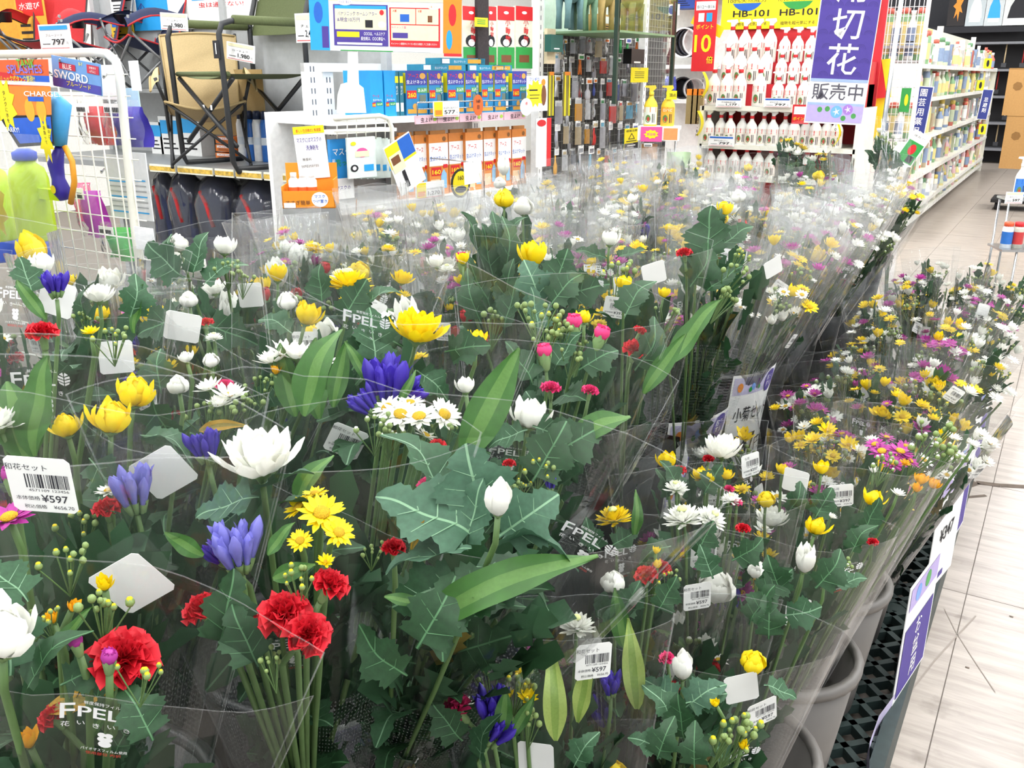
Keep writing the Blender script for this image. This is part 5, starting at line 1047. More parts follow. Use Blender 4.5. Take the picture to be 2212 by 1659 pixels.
# cards and poster around the chairs
RK = Fr((0, 1.65, 0), 0)
sheet(RK, 85, 52, 152, 108, .0, 'price_card', 'white price card reading 797 yen clipped above the wire rack', 'sign', PAPER, price_draw('ブルーソード', '797', _SKY), PR)
sheet(CF, 346, 28, 404, 66, .1, 'price_card', 'small price card for an arm chair on navy fabric', 'sign', PAPER, price_draw('アームチェア', '1,980', _CRM), PR, roll=R(4))
sheet(CF, 488, 94, 548, 132, .02, 'price_card', 'price card lying tilted on the beige canvas', 'sign', PAPER, price_draw('ローチェア', '1,980', _CRM), PR, roll=R(8))
sheet(CF, 638, 28, 690, 92, .2, 'price_card', 'price card pinned on the olive backrest', 'sign', PAPER, price_draw('チェア', '2,480', _CRM), PR)
def dposter(p, w, h):
    p.rect(0, w * .3, 0, h, 0, _SKY).poly([(w * .25, h * .95), (w * .95, h * .25), (w * .95, h * .55), (w * .35, h * 1.0)], .0004, _PAP).text('は通しても、', w * .48, h * .72, h * .13, .0009, _PUR, .02, width=w * .36).text('虫は通さない!', w * .72, h * .45, h * .12, .0009, _RED, .02, width=w * .34).text('の', w * .08, h * .4, h * .3, .0009, _PUR, .03).rect(w * .5, w * .64, h * .6, h * .95, .0003, _SKY)
sheet(CF, 285, -40, 560, 62, .6, 'net_poster', 'white and light blue insect net poster above the chairs', 'poster', PAPER, dposter, PR)
def dpack(c):
    def d(p, w, h):
        p.rect(w * .06, w * .94, h * .55, h * .94, 0, c).text('水遊び', w * .5, h * .68, h * .14, .0005, _PAP, .03, width=w * .7)
        for k in range(3): p.rect(w * .1, w * (.85 - .2 * k), h * (.1 + .13 * k), h * (.15 + .13 * k), 0, _INK)
    return d
sheet(CF, 36, -20, 100, 100, .55, 'toy_pack', 'orange and yellow printed pack behind the red chair', 'packaging', mat('#e9b33c', .6), dpack(_RED), PR)
sheet(CF, 238, -20, 292, 30, .58, 'toy_pack', 'white printed pack with small print above yellow box', 'packaging', PAPER, dpack(_INK), PR)
sheet(CF, 240, 32, 288, 90, .57, 'toy_pack', 'yellow printed box beside the navy armrest', 'packaging', mat('#e6bb2a', .6), dpack(_BLU), PR)

# ---- wire rack with toys
rk = RK.thing('wire_rack', 'cream tube rack with wire grid holding water toys', 'rack', (RK.hit(250, 300).x, 0, 0))
T = lambda *pts: [RK.hit(x, y, 0) for x, y in pts]
low = RK.hit(300, 540, 0); 
RK.part(rk, MB().tube(T((-60, 118), (75, 116), (205, 113), (232, 116), (250, 132), (258, 160), (275, 330), (292, 500)) + [Vector((low.x, 0, .02))], .012, 8), 'tube_frame', CREAM)
wr = MB(); xr = RK.hit(262, 200).x; zt = RK.hit(150, 120).z
for i in range(14): wr.tube([(xr - i * .056, 0, zt), (xr - i * .052, 0, .5)], .0022, 4)
for j in range(17): wr.tube([(xr - .72, .004, zt - .05 - j * .056), (xr + .03, .004, zt - .05 - j * .056)], .0022, 4)
RK.part(rk, wr, 'wire_grid', CREAM)
RK.part(rk, MB().box(-3.2, xr + .03, -.05, .25, 0, .03), 'rack_foot', CREAM)
for x, y in ((135, 125), (230, 160), (225, 365)): RK.part(rk, MB().tube([RK.hit(x, y, 0), RK.hit(x - 6, y + 8, -.1), RK.hit(x - 6, y + 3, -.13)], .003, 5), 'hook', STEEL)
# water tank toy pack
a0, a1, z0, z1 = RK.rect(-40, 128, 120, 520, -.14); e = RK.thing('tank_toy_pack', 'bagged water tank toy with lime bottles and orange header card', 'toy', ((a0 + a1) / 2, -.14, z0))
W, H = a1 - a0, z1 - z0; S = lambda px, py: ((RK.hit(px, py, -.14).x - a0), (RK.hit(px, py, -.14).z - z0))
hd = MB()
def quadpx(mb, pts, z, m): mb.poly([S(*p) for p in pts], z, m)
quadpx(hd, [(-40, 260), (112, 262), (104, 128), (-40, 130)], 0, 0); quadpx(hd, [(-40, 180), (108, 186), (110, 178), (-40, 172)], .0006, 1); quadpx(hd, [(-40, 160), (106, 164), (108, 182), (-40, 174)], .0004, 2); quadpx(hd, [(-40, 150), (20, 158), (60, 175), (-40, 172)], .0005, 3)
quadpx(hd, [(-40, 185), (110, 187), (112, 248), (20, 250), (-40, 250)], .0007, 4); quadpx(hd, [(0, 250), (112, 248), (118, 312), (40, 318), (5, 262)], .0008, 5); quadpx(hd, [(8, 256), (110, 252), (114, 306), (44, 310), (12, 264)], .0010, 2)
s1 = [S(-10, 190 + 0)]; c1 = S(12, 225); hd.poly(star(c1[0], c1[1], .055, .075, 9, .7), .0014, 6); c2 = S(100, 300); hd.poly(star(c2[0], c2[1], .035, .07, 8, .6, 3), .0016, 6)
for t, px, py, sz, m, b in (('TANK', 58, 146, .03, 7, .02), ('SPLASHES', 55, 158, .03, 8, .02), ('リュック式タンク鉄砲!!', 40, 176, .018, 6, .02), ('CHARGE!', 92, 208, .018, 1, .03), ('CARRY!', 28, 285, .018, 1, .03)):
    x, y = S(px, py); hd.text(t, x, y, sz, .0022, m, b, width=None if len(t) < 6 else (.16 if len(t) > 6 else .07))
x, y = S(10, 205); hd.vtext('タンクに水を', x, y, .014, .0022, 9); x, y = S(-6, 210); hd.vtext('チャージ!', x, y, .014, .0022, 9); x, y = S(106, 278); hd.vtext('背中に', x, y, .012, .0022, 9); x, y = S(97, 280); hd.vtext('背負って', x, y, .012, .0022, 9)
# drawn toy: two yellow tanks
for px in (65, 90): x, y = S(px, 238); hd.disc(x, y, .022, .03, .0012, 14, 10)
x, y = S(78, 214); hd.rect(x - .035, x + .035, y - .006, y + .006, .0013, 2)
link('header_card', hd.mesh('header_card', [mat('#e8622a', .5), PAPER, mat('#1f5fd0', .5), RED, mat('#ee8a2b', .5), INK, YEL, mat('#67c23a', .5), mat('#8a7ce0', .5), INK, mat('#f4b32c', .5)]), e, None, Matrix.Translation((-W / 2, 0, 0)) @ UPR)
LIME = mat('#cdf01e', .35, var=.04); CAPB = mat('#2c57d8', .4)
for (xa, xb, yt, yb) in ((48, 120, 335, 520), (-40, 34, 345, 520)):
    p0 = RK.hit((xa + xb) / 2, yb, -.08); p1 = RK.hit((xa + xb) / 2, yt, -.08); r = (RK.hit(xb, yb, -.14).x - RK.hit(xa, yb, -.14).x) * .33; h = p1.z - p0.z; cx = p0.x - (a0 + a1) / 2; cz = p0.z - z0
    MB().lathe([(r * .95, 0), (r, .01), (r, h * .72), (r * .85, h * .84), (r * .5, h * .9), (r * .45, h * .95)], 20, 0, Matrix.Translation((cx, .06, cz))).obj('tank_bottle', LIME, e)
    MB().lathe([(r * .55, h * .93), (r * .62, h * .95), (r * .62, h * 1.02), (r * .3, h * 1.06), (0, h * 1.06)], 16, 0, Matrix.Translation((cx, .06, cz))).obj('bottle_cap', CAPB, e)
    MB().lathe([(r * .96, -.06), (r * 1.02, -.05), (r * 1.02, .0), (r * .9, .01)], 20, 0, Matrix.Translation((cx, .06, cz))).obj('bottle_foot', CAPB, e)
MB().box(-.03, .08, .05, .07, .12, .15).obj('bridge', LIME, e)
x, y = S(8, 440); sb = MB(); sb.poly(star(x, y, .07, .11, 10, .72, 5), .001, 0).vtext('スライド式で', x - .005, y + .06, .017, .0018, 1, .02); link('burst_card', sb.mesh('burst_card', [YEL, RED]), e, None, Matrix.Translation((-W / 2, -.03, 0)) @ UPR)
bg = MB(); bg.add([(-W / 2, -.04, 0), (W / 2, -.04, 0), (W / 2, -.04, H * .62), (-W / 2, -.04, H * .62)], [(0, 1, 2, 3)]); bg.uv = [(.1, .1), (.4, .1), (.4, .9), (.1, .9)]; bg.obj('clear_bag', BAG, e)
# sword toy
a0, a1, z0, z1 = RK.rect(112, 128, 214, 196, -.1); e = RK.thing('sword_toy_pack', 'bagged foam sword toy under a tilted blue header card', 'toy', ((a0 + a1) / 2, -.1, z0), None, Matrix.Rotation(R(7), 4, 'Y'))
w_, h_ = a1 - a0, z1 - z0; hd = MB(); hd.box(-w_ / 2, w_ / 2, 0, .003, 0, h_, 0)
M2 = Matrix.Translation((-w_ / 2, -.001, 0)) @ UPR
hd.rect(0, w_, h_ * .02, h_ * .3, 0, 1, M2).rect(w_ * .16, w_ * .5, h_ * .62, h_ * .82, .0004, 2, M2).text('BLUE', w_ * .33, h_ * .64, h_ * .22, .0008, 3, .03, M=M2).text('SWORD', w_ * .4, h_ * .3, h_ * .38, .0008, 3, .03, M=M2, width=w_ * .7).text('ブルーソード', w_ * .55, h_ * .12, h_ * .18, .001, 4, .02, M=M2, width=w_ * .5).text('B-7', w_ * .62, h_ * .84, h_ * .14, .001, 4, .02, M=M2).rect(w_ * .74, w_ * .98, h_ * .65, h_ * .92, .0004, 2, M2).text('対象年令', w_ * .86, h_ * .8, h_ * .09, .001, 3, 0, M=M2).text('6才以上', w_ * .86, h_ * .69, h_ * .09, .001, 3, 0, M=M2)
hd.obj('header_card', [mat('#6f9fd8', .5), mat('#4a49a8', .5), mat('#c8324a', .5), PAPER, YEL], e)
Q = lambda px, py, b=-.1: (RK.hit(px, py, b) - Vector(((a0 + a1) / 2, -.1, z0)))
MB().tube([Q(118, 215), Q(135, 235), Q(132, 290), Q(138, 325)], [.012, .028, .028, .02], 10).obj('blade', mat('#4ba9e4', .4), e)
MB().tube([Q(140, 330), Q(134, 370), Q(142, 400), Q(150, 425), Q(158, 445)], [.012, .022, .018, .026, .012], 10).obj('grip', mat('#3a2f9e', .4), e)
MB().tube([Q(150, 325), Q(168, 355), Q(176, 400), Q(172, 450)], .008, 8).obj('guard_hoop', mat('#f0a22c', .4), e)
sb = MB(); x = Q(152, 420); sb.disc(0, 0, .012, None, 0, 12, 0, onf(x.x, x.y - .028, x.z)); sb.obj('button', YEL, e)
# bags and cards behind and beside the wire grid
def bag_item(F, x0, y0, x1, y1, b, col, name, label, group=None, film=True, tagc=True, hang=0.0):
    a0, a1, z0, z1 = F.rect(x0, y0, x1, y1, b); w, h = a1 - a0, z1 - z0; e = F.thing(name, label, 'packaging', ((a0 + a1) / 2, b, z0), group)
    q = random.Random(x0 * 7 + y0); n = 7; mb = cloth(lambda u, v: (-w / 2 + w * u, .018 * math.sin(u * 7 + v * 3 + q.random() * .3) - .02 * math.sin(math.pi * u) * math.sin(math.pi * v), h * .85 * v), 7, 7); mb.obj('contents', mat(col, .6, var=.2, nscale=25), e)
    if film:
        bg = cloth(lambda u, v: (-w * .53 + w * 1.06 * u, -.02 - .03 * math.sin(math.pi * u) * math.sin(math.pi * v) + .006 * math.sin(u * 17 + v * 9), h * v), 8, 8); bg.uv = [((i % 9) / 8 * .4 + .05, (i // 9) / 8 * .9) for i in range(81)]; bg.obj('clear_bag', BAG, e)
    if hang: MB().tube([(0, 0, h * .97), (0, hang, h * .97)], .003, 5).obj('hook', STEEL, e)
    if tagc: p = MB(); p.box(-w * .3, w * .2, -.042, -.04, h * .72, h * .92, 0); [p.box(-w * .26 + k * w * .045, -w * .25 + k * w * .045 + w * .015, -.0435, -.043, h * .74, h * .84, 1) for k in range(9)]; p.obj('barcode_tag', [PAPER, INK], e)
    return e
bag_item(RK, 185, 215, 238, 312, .14, '#c9353a', 'bagged_cloth', 'red cloth in a clear bag behind the wire grid')
bag_item(RK, 240, 215, 318, 316, .1, '#3f34a8', 'bagged_cloth', 'royal blue cloth in a clear bag by the rack tube')
bag_item(RK, 180, 395, 225, 510, .12, '#c63fc0', 'bagged_toy', 'magenta toy in a clear bag behind the wire grid')
bag_item(RK, 165, 380, 200, 480, .2, '#e8628e', 'bagged_toy', 'pink toy in a bag behind the sword', None, False, False)
bag_item(RK, 232, 480, 292, 560, .08, '#3fc04a', 'bagged_toy', 'bright green toy in a clear bag low on the rack')
for i, (x0, y0, x1, y1, b) in enumerate(((263, 131, 318, 196, -.05), (262, 190, 300, 235, .12), (232, 335, 285, 470, .1), (283, 330, 322, 475, .06), (292, 492, 332, 540, -.03), (215, 140, 262, 215, .2))):
    sheet(RK, x0, y0, x1, y1, b, 'hang_card', 'plain pale card %s' % ('on a hook outside the rack tube', 'light blue at the top of the blue bag', 'with fine print low behind the wire grid', 'with fine print close to the rack tube', 'blank at the foot of the rack tube', 'white behind the top of the wire grid')[i], 'card', mat(('#f2f2f4', '#bfe2f4', '#d9dbdd', '#e3e5e8', '#f4f4f6', '#e9f1f3')[i], .6), (lambda p, w, h: [p.rect(w * .1, w * .85, h * (.1 + .08 * k), h * (.12 + .08 * k), 0, _INK if k % 3 else _SKY) for k in range(7)]) if i in (2, 3) else None, [PAPER, mat('#a5a8ac', .6)] + PR[2:], yaw=R(-25) if i == 0 else 0)
# ---- insect-net display
p0 = atz(891, 250, 1.32); NF = Fr((p0.x, p0.y, 0), R(90 - 11.5)); ZU = 1.32
aL, aR = NF.hit(715, 262).x, NF.hit(1140, 242).x
ZL = NF.hit(1000, 418).z
nd = NF.thing('net_display', 'white slotted steel shelf unit stocked with insect nets', 'shelf', ((aL + aR) / 2, .3, 0))
NF.part(nd, MB().box(aL, aR, 0, .42, ZU - .03, ZU), 'shelf_board', WHITE); NF.part(nd, MB().box(aL, aR, 0, .42, ZL - .03, ZL), 'shelf_board', WHITE); NF.part(nd, MB().box(aL, aR, 0, .42, .1, .14), 'shelf_board', WHITE)
NF.part(nd, MB().box(aL - .05, aR, .42, .45, 0, ZU + .02), 'back_panel', WHITE)
px0 = NF.hit(700, 300, .3).x
for xx, b in ((px0, .36), (px0 + .12, .4), (aR - .02, .38)):
    mb = MB(); mb.box(xx - .03, xx + .03, b, b + .05, 0, ZU + .24, 0)
    for k in range(16): mb.box(xx - .012, xx - .006, b - .001, b, ZU + .2 - k * .05, ZU + .225 - k * .05, 1); mb.box(xx + .006, xx + .012, b - .001, b, ZU + .2 - k * .05, ZU + .225 - k * .05, 1)
    NF.part(nd, mb, 'post', [WHITE, GREYINK])
NF.part(nd, MB().box(px0 - .03, aR, .38, .41, ZU + .2, ZU + .24), 'top_bar', WHITE)
# price rail with pink strips and the lettering
for i in range(5):
    a0 = NF.hit(895 + i * 48, 250).x; a1 = NF.hit(941 + i * 48, 248).x; w = a1 - a0
    mb = MB(); mb.box(a0, a1, -.008, 0, ZU - .04, ZU, 0).text('虫よけ', w * .5, .008, .026, 0, 1, .02, M=onf(a0, -.0095, ZU - .04)).disc(w * .9, .02, .012, .009, 0, 10, 2, onf(a0, -.0095, ZU - .04)); NF.part(nd, mb, 'price_rail_strip', [mat('#f3c6d2', .6), INK, mat('#a8cc4a', .6)])
NF.part(nd, MB().tube([(NF.hit(895, 230).x, -.02, ZU), (NF.hit(895, 230).x, -.02, ZU + .06), (aR, -.02, ZU + .06), (aR, -.02, ZU)], .004, 6).tube([(NF.hit(895, 230).x, -.02, ZU + .03), (aR, -.02, ZU + .03)], .003, 6), 'wire_fence', STEEL)
def net_box(kind, w, h, d):
    """a box of insect net, front facing -y, base at origin"""
    if kind == 'plain':
        mb = MB(); mb.box(-w / 2, w / 2, 0, d, 0, h, 0); M = onf(0, -.001, 0); mb.rect(-w * .3, w * .3, h * .3, h * .36, 0, 3, M).text('アース', -w * .1, h * .42, h * .07, .0003, 1, .02, M=M).text('虫よけネット', 0, h * .34, h * .06, .0003, 2, .02, M=M, width=w * .7).rect(-w * .42, -w * .15, h * .22, h * .31, .0002, 1, M).text('160', -w * .28, h * .235, h * .07, .0006, 4, .02, M=M).rect(-w * .08, w * .42, h * .24, h * .31, .0002, 5, M).text('あみ戸', w * .17, h * .25, h * .05, .0006, 2, .02, M=M)
        return mb.mesh('net_box_body', [mat('#1f9be0', .45, var=.04), RED, PAPER, BLUE, YEL, GREEN])
    big = kind == '260'
    mb = MB(); mb.box(-w / 2, w / 2, 0, d, 0, h, 0); M = onf(0, -.001, 0)
    mb.rect(-w / 2, w / 2, h * .68, h, 0, 1, M).text('アース', -w * .14, h * .83, h * .13, .0005, 2, .03, M=M, width=w * .5).disc(w * .28, h * .88, w * .14, h * .07, .0004, 10, 6, M)
    mb.text('虫よけネット', -w * .02, h * .71, h * .1, .0005, 3, .03, M=M, width=w * .9).rect(-w * .46, -w * .02, h * .38, h * .56, .0003, 2, M).text(kind, -w * .24, h * .41, h * .14, .0007, 4, .03, M=M, width=w * .38).rect(w * .02, w * .48, h * .5, h * .62, .0003, 5, M).text('あみ戸', w * .25, h * .525, h * .09, .0007, 3, .02, M=M, width=w * .4)
    mb.rect(w * .12, w * .42, h * .3, h * .46, .0003, 7, M).rect(-w * .45, w * .45, h * .04, h * .14, .0003, 8, M).disc(-w * .1, h * .2, w * .12, h * .07, .0004, 10, 6, M)
    mb.rect(-d, 0, h * .5, h * .95, .0003, 4, Matrix.Translation((-w / 2 - .0006, 0, 0)) @ Matrix.Rotation(R(-90), 4, 'Z') @ UPR)
    return mb.mesh('net_box_body', [mat('#2a86bd', .45), mat('#3d3f9d', .45), RED, PAPER, YEL, mat('#4fa365', .5), mat('#d8a24c', .5), mat('#6c7a6e', .6), mat('#d8a03a', .5)])
XS = [(800, 828, 'plain'), (830, 856, 'plain'), (876, 924, '260'), (926, 955, '160'), (966, 1003, '260'), (1005, 1030, '160'), (1040, 1066, '160'), (1068, 1094, '160'), (1106, 1138, '160')]
for i, (x0, x1, k) in enumerate(XS):
    b = .03; a0, a1, _, z1 = NF.rect(x0, 150 + (x0 - 800) * .02, x1, 245, b); w = (a1 - a0) * .96; h = .205
    e = NF.thing('net_box', {'plain': 'plain blue insect net box at the shelf end beside white post', '260': 'blue insect net box marked 260 on the upper shelf', '160': 'blue insect net box marked 160 on the upper net shelf'}[k], 'box', ((a0 + a1) / 2, b, ZU), 'blue net boxes ' + k)
    link('body', net_box(k, w, h, .2), e)
for x in (862, 872, 958, 1034, 1098):
    a = NF.hit(x, 240, .02).x; e = NF.thing('net_box', 'thin blue-green net box standing edge-on between the wider ones', 'box', (a, .03, ZU), 'edge-on net boxes')
    mb = MB(); mb.box(-.012, .012, 0, .14, 0, .2, 0); M = onf(0, -.001, 0); mb.rect(-.01, .01, .15, .18, 0, 1, M).rect(-.009, .009, .02, .06, 0, 2, M).vtext('虫よけ', 0, .125, .014, .0004, 2, M=M); mb.obj('body', [mat('#1f6f86', .5), YEL, PAPER], e)
for i, (x0, x1, y) in enumerate(((905, 1000, 150), (1005, 1090, 148), (945, 1042, 135), (1060, 1100, 150))):
    a0 = NF.hit(x0, y, .12).x; a1 = NF.hit(x1, y, .12).x; e = NF.thing('net_box', ('long net box lying flat on the blue boxes', 'second long net box lying flat beside the first', 'topmost net box lying across the flat ones', 'short net box lying at the row end')[i], 'box', ((a0 + a1) / 2, .1, ZU + (.206 if i != 2 else .237)))
    w = a1 - a0; mb = MB(); mb.box(-w / 2, w / 2, 0, .11, 0, .03, 0); M = onf(0, -.001, 0); mb.rect(-w * .46, -w * .3, .004, .026, 0, 1, M).rect(w * .1, w * .4, .005, .025, 0, 2, M).text('虫よけネット', -w * .08, .008, .014, .0004, 1, M=M); mb.obj('body', [mat('#2a8aa4', .5), PAPER, mat('#d89a2a', .5)], e)
# cards in front
sheet(NF, 936, 218, 992, 253, -.03, 'price_card', 'price card 577 yen with yellow corner on the net shelf rail', 'sign', PAPER, price_draw('あみ戸に貼るだけ', '577', None, True), PR)
def oval(F, x0, y0, x1, y1, b, bg, label, words, wm, ring=None):
    a0, a1, z0, z1 = F.rect(x0, y0, x1, y1, b); w, h = a1 - a0, z1 - z0; e = F.thing('oval_tag', label, 'sign', ((a0 + a1) / 2, b, z0))
    n = 20; P = [(w / 2 * math.cos(6.2832 * i / n), h / 2 + h / 2 * math.sin(6.2832 * i / n)) for i in range(n)]
    MB().slab(P, -.002, 0, 0, UPR).obj('card', bg, e); p = MB()
    if ring: p.disc(0, h / 2, w * .4, h * .42, .0006, 20, _YEL).disc(0, h * .3, w * .3, h * .12, .001, 14, _INK)
    for k, (t, s) in enumerate(words): p.text(t, 0, h * (.62 - .28 * k), h * s, .0014, wm, .02)
    link('print', p.mesh('print', PR), e, None, UPR.copy()); return e
oval(NF, 1022, 204, 1044, 250, -.05, mat('#d9682a', .6), 'orange oval tag reading 160 days on the net shelf', [('160', .2), ('日', .2)], _INK)
oval(NF, 1124, 212, 1150, 250, -.06, PAPER, 'white round tag with red rim at the net shelf end', [('感', .2)], _RED)
oval(NF, 974, 364, 1016, 428, -.12, mat('#2c2c22', .6), 'black and yellow oval tag hanging below the orange net packs', [('160', .2)], _INK, True)
# orange hanging packs on the lower shelf
def pack_mesh(w, h):
    mb = MB(); mb.box(-w / 2, w / 2, 0, .02, 0, h, 0); M = onf(0, -.001, 0)
    mb.rect(-w / 2, w / 2, h * .48, h * .86, 0, 1, M).text('アース', -w * .12, h * .72, h * .1, .0004, 2, .03, M=M, width=w * .5).text('虫よけネット', -w * .04, h * .57, h * .09, .0004, 3, .03, M=M, width=w * .86).rect(-w * .4, w * .12, h * .32, h * .46, .0004, 2, M).text('160', -w * .14, h * .345, h * .1, .0008, 4, .03, M=M, width=w * .44)
    mb.poly([(w * .1, h * .1), (w * .4, h * .1), (w * .4, h * .34), (w * .25, h * .42), (w * .1, h * .34)], .0003, 5, M).rect(w * .22, w * .46, h * .44, h * .5, .0006, 2, M).disc(w * .3, h * .92, w * .1, h * .04, .0004, 10, 6, M).rect(-w * .45, w * .02, h * .06, h * .26, .0003, 7, M); return mb.mesh('pack_body', [mat('#e0893c', .5, var=.06), PAPER, RED, BLUE, YEL, mat('#8fc2e6', .5), mat('#8a5a2c', .6), mat('#e9c9a0', .6)])
PK = None
for i, (x0, x1) in enumerate(((860, 895), (896, 925), (927, 968), (970, 1005), (1006, 1043), (1045, 1074), (1076, 1104), (1106, 1136))):
    b = .06 + .02 * (i % 2); a0, a1, z0, z1 = NF.rect(x0, 278, x1, 408, b); w = a1 - a0; e = NF.thing('net_pack', 'orange hanging inset net pack of the lower row', 'packaging', ((a0 + a1) / 2, b, ZL), 'orange net packs on the lower shelf'); e['label'] = 'orange and white hanging insect net pack on the lower shelf'
    link('body', pack_mesh(w, .3), e); MB().box(-w * .4, w * .4, .002, .016, .3, .318).obj('hang_header', mat('#b97a3a', .5), e)
sheet(NF, 898, 392, 960, 428, -.03, 'price_card', 'price card 1270 yen below the orange net packs', 'sign', PAPER, price_draw('アース虫よけネットEX', '1,270', None, True), PR)
sheet(NF, 1004, 348, 1042, 396, -.25, 'hang_card', 'blank white square card hanging in front of orange packs', 'card', PAPER, None, (), roll=R(-3), hang=.3)
def leaflet(p, w, h): p.rect(w * .02, w * .98, h * .55, h * .98, 0, _YEL).rect(w * .5, w * .98, h * .6, h * .98, .0003, _BLU).rect(w * .05, w * .5, h * .45, h * .8, .0005, _CRM).rect(w * .3, w * .42, h * .08, h * .42, .0004, _INK).rect(w * .1, w * .4, h * .6, h * .75, .0008, _BRN)
sheet(NF, 862, 290, 922, 405, -.16, 'leaflet', 'leaflet with yellow photo top tilted over the net packs', 'leaflet', PAPER, leaflet, PR, roll=R(-24))
# wire basket bar and green hang packs
a0, a1, z0, z1 = NF.rect(724, 250, 846, 300, -.1)
bk = NF.thing('wire_hanger', 'cream tube hanger with wire grid in front of the net shelf', 'rack', (a0, -.1, z0))
NF.part(bk, MB().tube([NF.hit(722, 256, -.1), NF.hit(820, 250, -.1), NF.hit(838, 256, -.1), NF.hit(846, 275, -.1), NF.hit(850, 400, -.1)], .011, 8), 'tube_frame', CREAM)
wr = MB()
for x in (728, 750, 770, 790, 812, 832): wr.tube([NF.hit(x, 255, -.1), NF.hit(x, 300, -.1)], .0025, 4)
for y in (262, 284): wr.tube([NF.hit(722, y, -.1), NF.hit(846, y, -.1)], .0025, 4)
NF.part(bk, wr, 'wire_grid', CREAM)
NF.part(bk, MB().box(a0 - .02, a1 + .03, -.1, .02, ZU - .06, ZU - .045), 'bracket', CREAM)
def dgreen(p, w, h): p.disc(w * .5, h * .62, w * .22, h * .12, 0, 14, _PNK).rect(w * .25, w * .75, h * .52, h * .66, .0003, _CRM).disc(w * .2, h * .25, w * .14, h * .09, 0, 14, _INK).disc(w * .2, h * .25, w * .07, h * .05, .0005, 12, _PAP).rect(w * .55, w * .9, h * .16, h * .32, 0, _SKY).disc(w * .2, h * .85, w * .1, h * .05, .0003, 10, _YEL)
for i in range(5): sheet(NF, 752 + i * 14, 296 + i * 2, 812 + i * 14, 384, -.12 + .045 * i, 'mask_net_pack', 'pale green hang pack with pink case picture, %s of five' % ('front', 'second', 'third', 'fourth', 'last')[i], 'packaging', mat('#e3efe9', .4), dgreen, PR, .012, group='pale green hang packs')
def dblue(p, w, h): p.rect(0, w, 0, h * .35, 0, _PAP).text('マスク', w * .5, h * .74, h * .14, .0005, _PAP, .03, width=w * .8).text('洗っ', w * .45, h * .56, h * .13, .0005, _GRN, .03).text('マスクの', w * .5, h * .16, h * .08, .0005, _PUR, .02).vtext('新しい生活', w * .12, h * .62, h * .07, .0005, _PAP)
sheet(NF, 716, 300, 762, 430, -.06, 'wash_pack', 'blue pack of mask washing sheets beside green hang packs', 'packaging', mat('#2b8fd8', .4), dblue, PR, .02)
# mask cleaner box with its sign and bottles
MF = Fr(tuple(atd(660, 440, 3.75)), R(35)); MF.M.translation.z = 0; MF.I = MF.M.inverted()
a0, a1, z0, z1 = MF.rect(608, 382, 722, 450, 0); e = MF.thing('counter_box', 'orange cardboard counter box of mask cleaner', 'display box', ((a0 + a1) / 2, 0, z0)); w = a1 - a0; h = z1 - z0
OB = mat('#ec9422', .6, var=.05)
for nm, args in (('front', (-w / 2, w / 2, 0, .004, 0, h * .55)), ('side', (-w / 2, -w / 2 + .004, 0, .14, 0, h * .7)), ('side', (w / 2 - .004, w / 2, 0, .14, 0, h * .9)), ('back', (-w / 2, w / 2, .136, .14, 0, h * 1.35)), ('bottom', (-w / 2, w / 2, 0, .14, 0, .004))): MB().box(*args).obj(nm + '_panel', OB, e)
p = MB(); p.text('すすぎ簡単', -w * .2, h * .12, h * .16, .0005, _BRN, .02).disc(w * .22, h * .28, w * .16, h * .24, .0004, 20, _PAP).text('マスク', w * .22, h * .33, h * .12, .001, _BLU, .02).text('つけ置き', w * .22, h * .18, h * .12, .001, _BLU, .02).rect(-w * .47, -w * .25, h * .02, h * .18, .0006, _PAP); link('print', p.mesh('print', PR), e, None, Matrix.Translation((0, -.001, 0)) @ UPR)
for i in range(3):
    x = -w * .3 + i * w * .17; MF_b = e.matrix_world
    b_ = tag(empty('cleaner_bottle', M=MF.M @ Matrix.Translation(((a0 + a1) / 2 + x, .06, z0 + .005))), 'white cleaner bottle with orange label in the orange counter box', 'bottle', 'cleaner bottles')
    MB().lathe([(.02, 0), (.022, .01), (.022, h * .8), (.012, h * .9)], 14).obj('body', WHITE, b_); MB().lathe([(.013, h * .9), (.013, h * 1.05), (0, h * 1.05)], 12).obj('cap', WHITE, b_); MB().lathe([(.0225, .03), (.0225, h * .6)], 14, cap=False).obj('label', mat('#e8672b', .5), b_)
def dsign(p, w, h): p.rect(0, w, h * .86, h, 0, _YEL).text('新しい生活様式に新提案', w * .5, h * .89, h * .07, .0004, _RED, .02, width=w * .8).text('マスクにはマスクの', w * .48, h * .7, h * .11, .0004, _PUR, .03, width=w * .8).text('洗浄剤を', w * .55, h * .55, h * .11, .0004, _PUR, .03, width=w * .4).text('・無香料', w * .3, h * .35, h * .06, .0004, _INK).text('・合成界面活性剤不使用', w * .38, h * .22, h * .06, .0004, _INK, width=w * .6)
sheet(MF, 643, 272, 710, 385, .13, 'mask_sign', 'white sign with yellow top about mask cleaner above orange box', 'sign', PAPER, dsign, PR, roll=R(-4))
st2 = MF.thing('low_stand', 'grey stand under the orange counter box', 'stand', ((a0 + a1) / 2, 0, 0)); MB().box(-w * .5, w * .5, 0, .16, 0, z0 - .001).obj('body', GREYM, st2); MB().box(-w * .55, w * .55, -.01, .17, 0, .03).obj('foot', GREYM, st2)
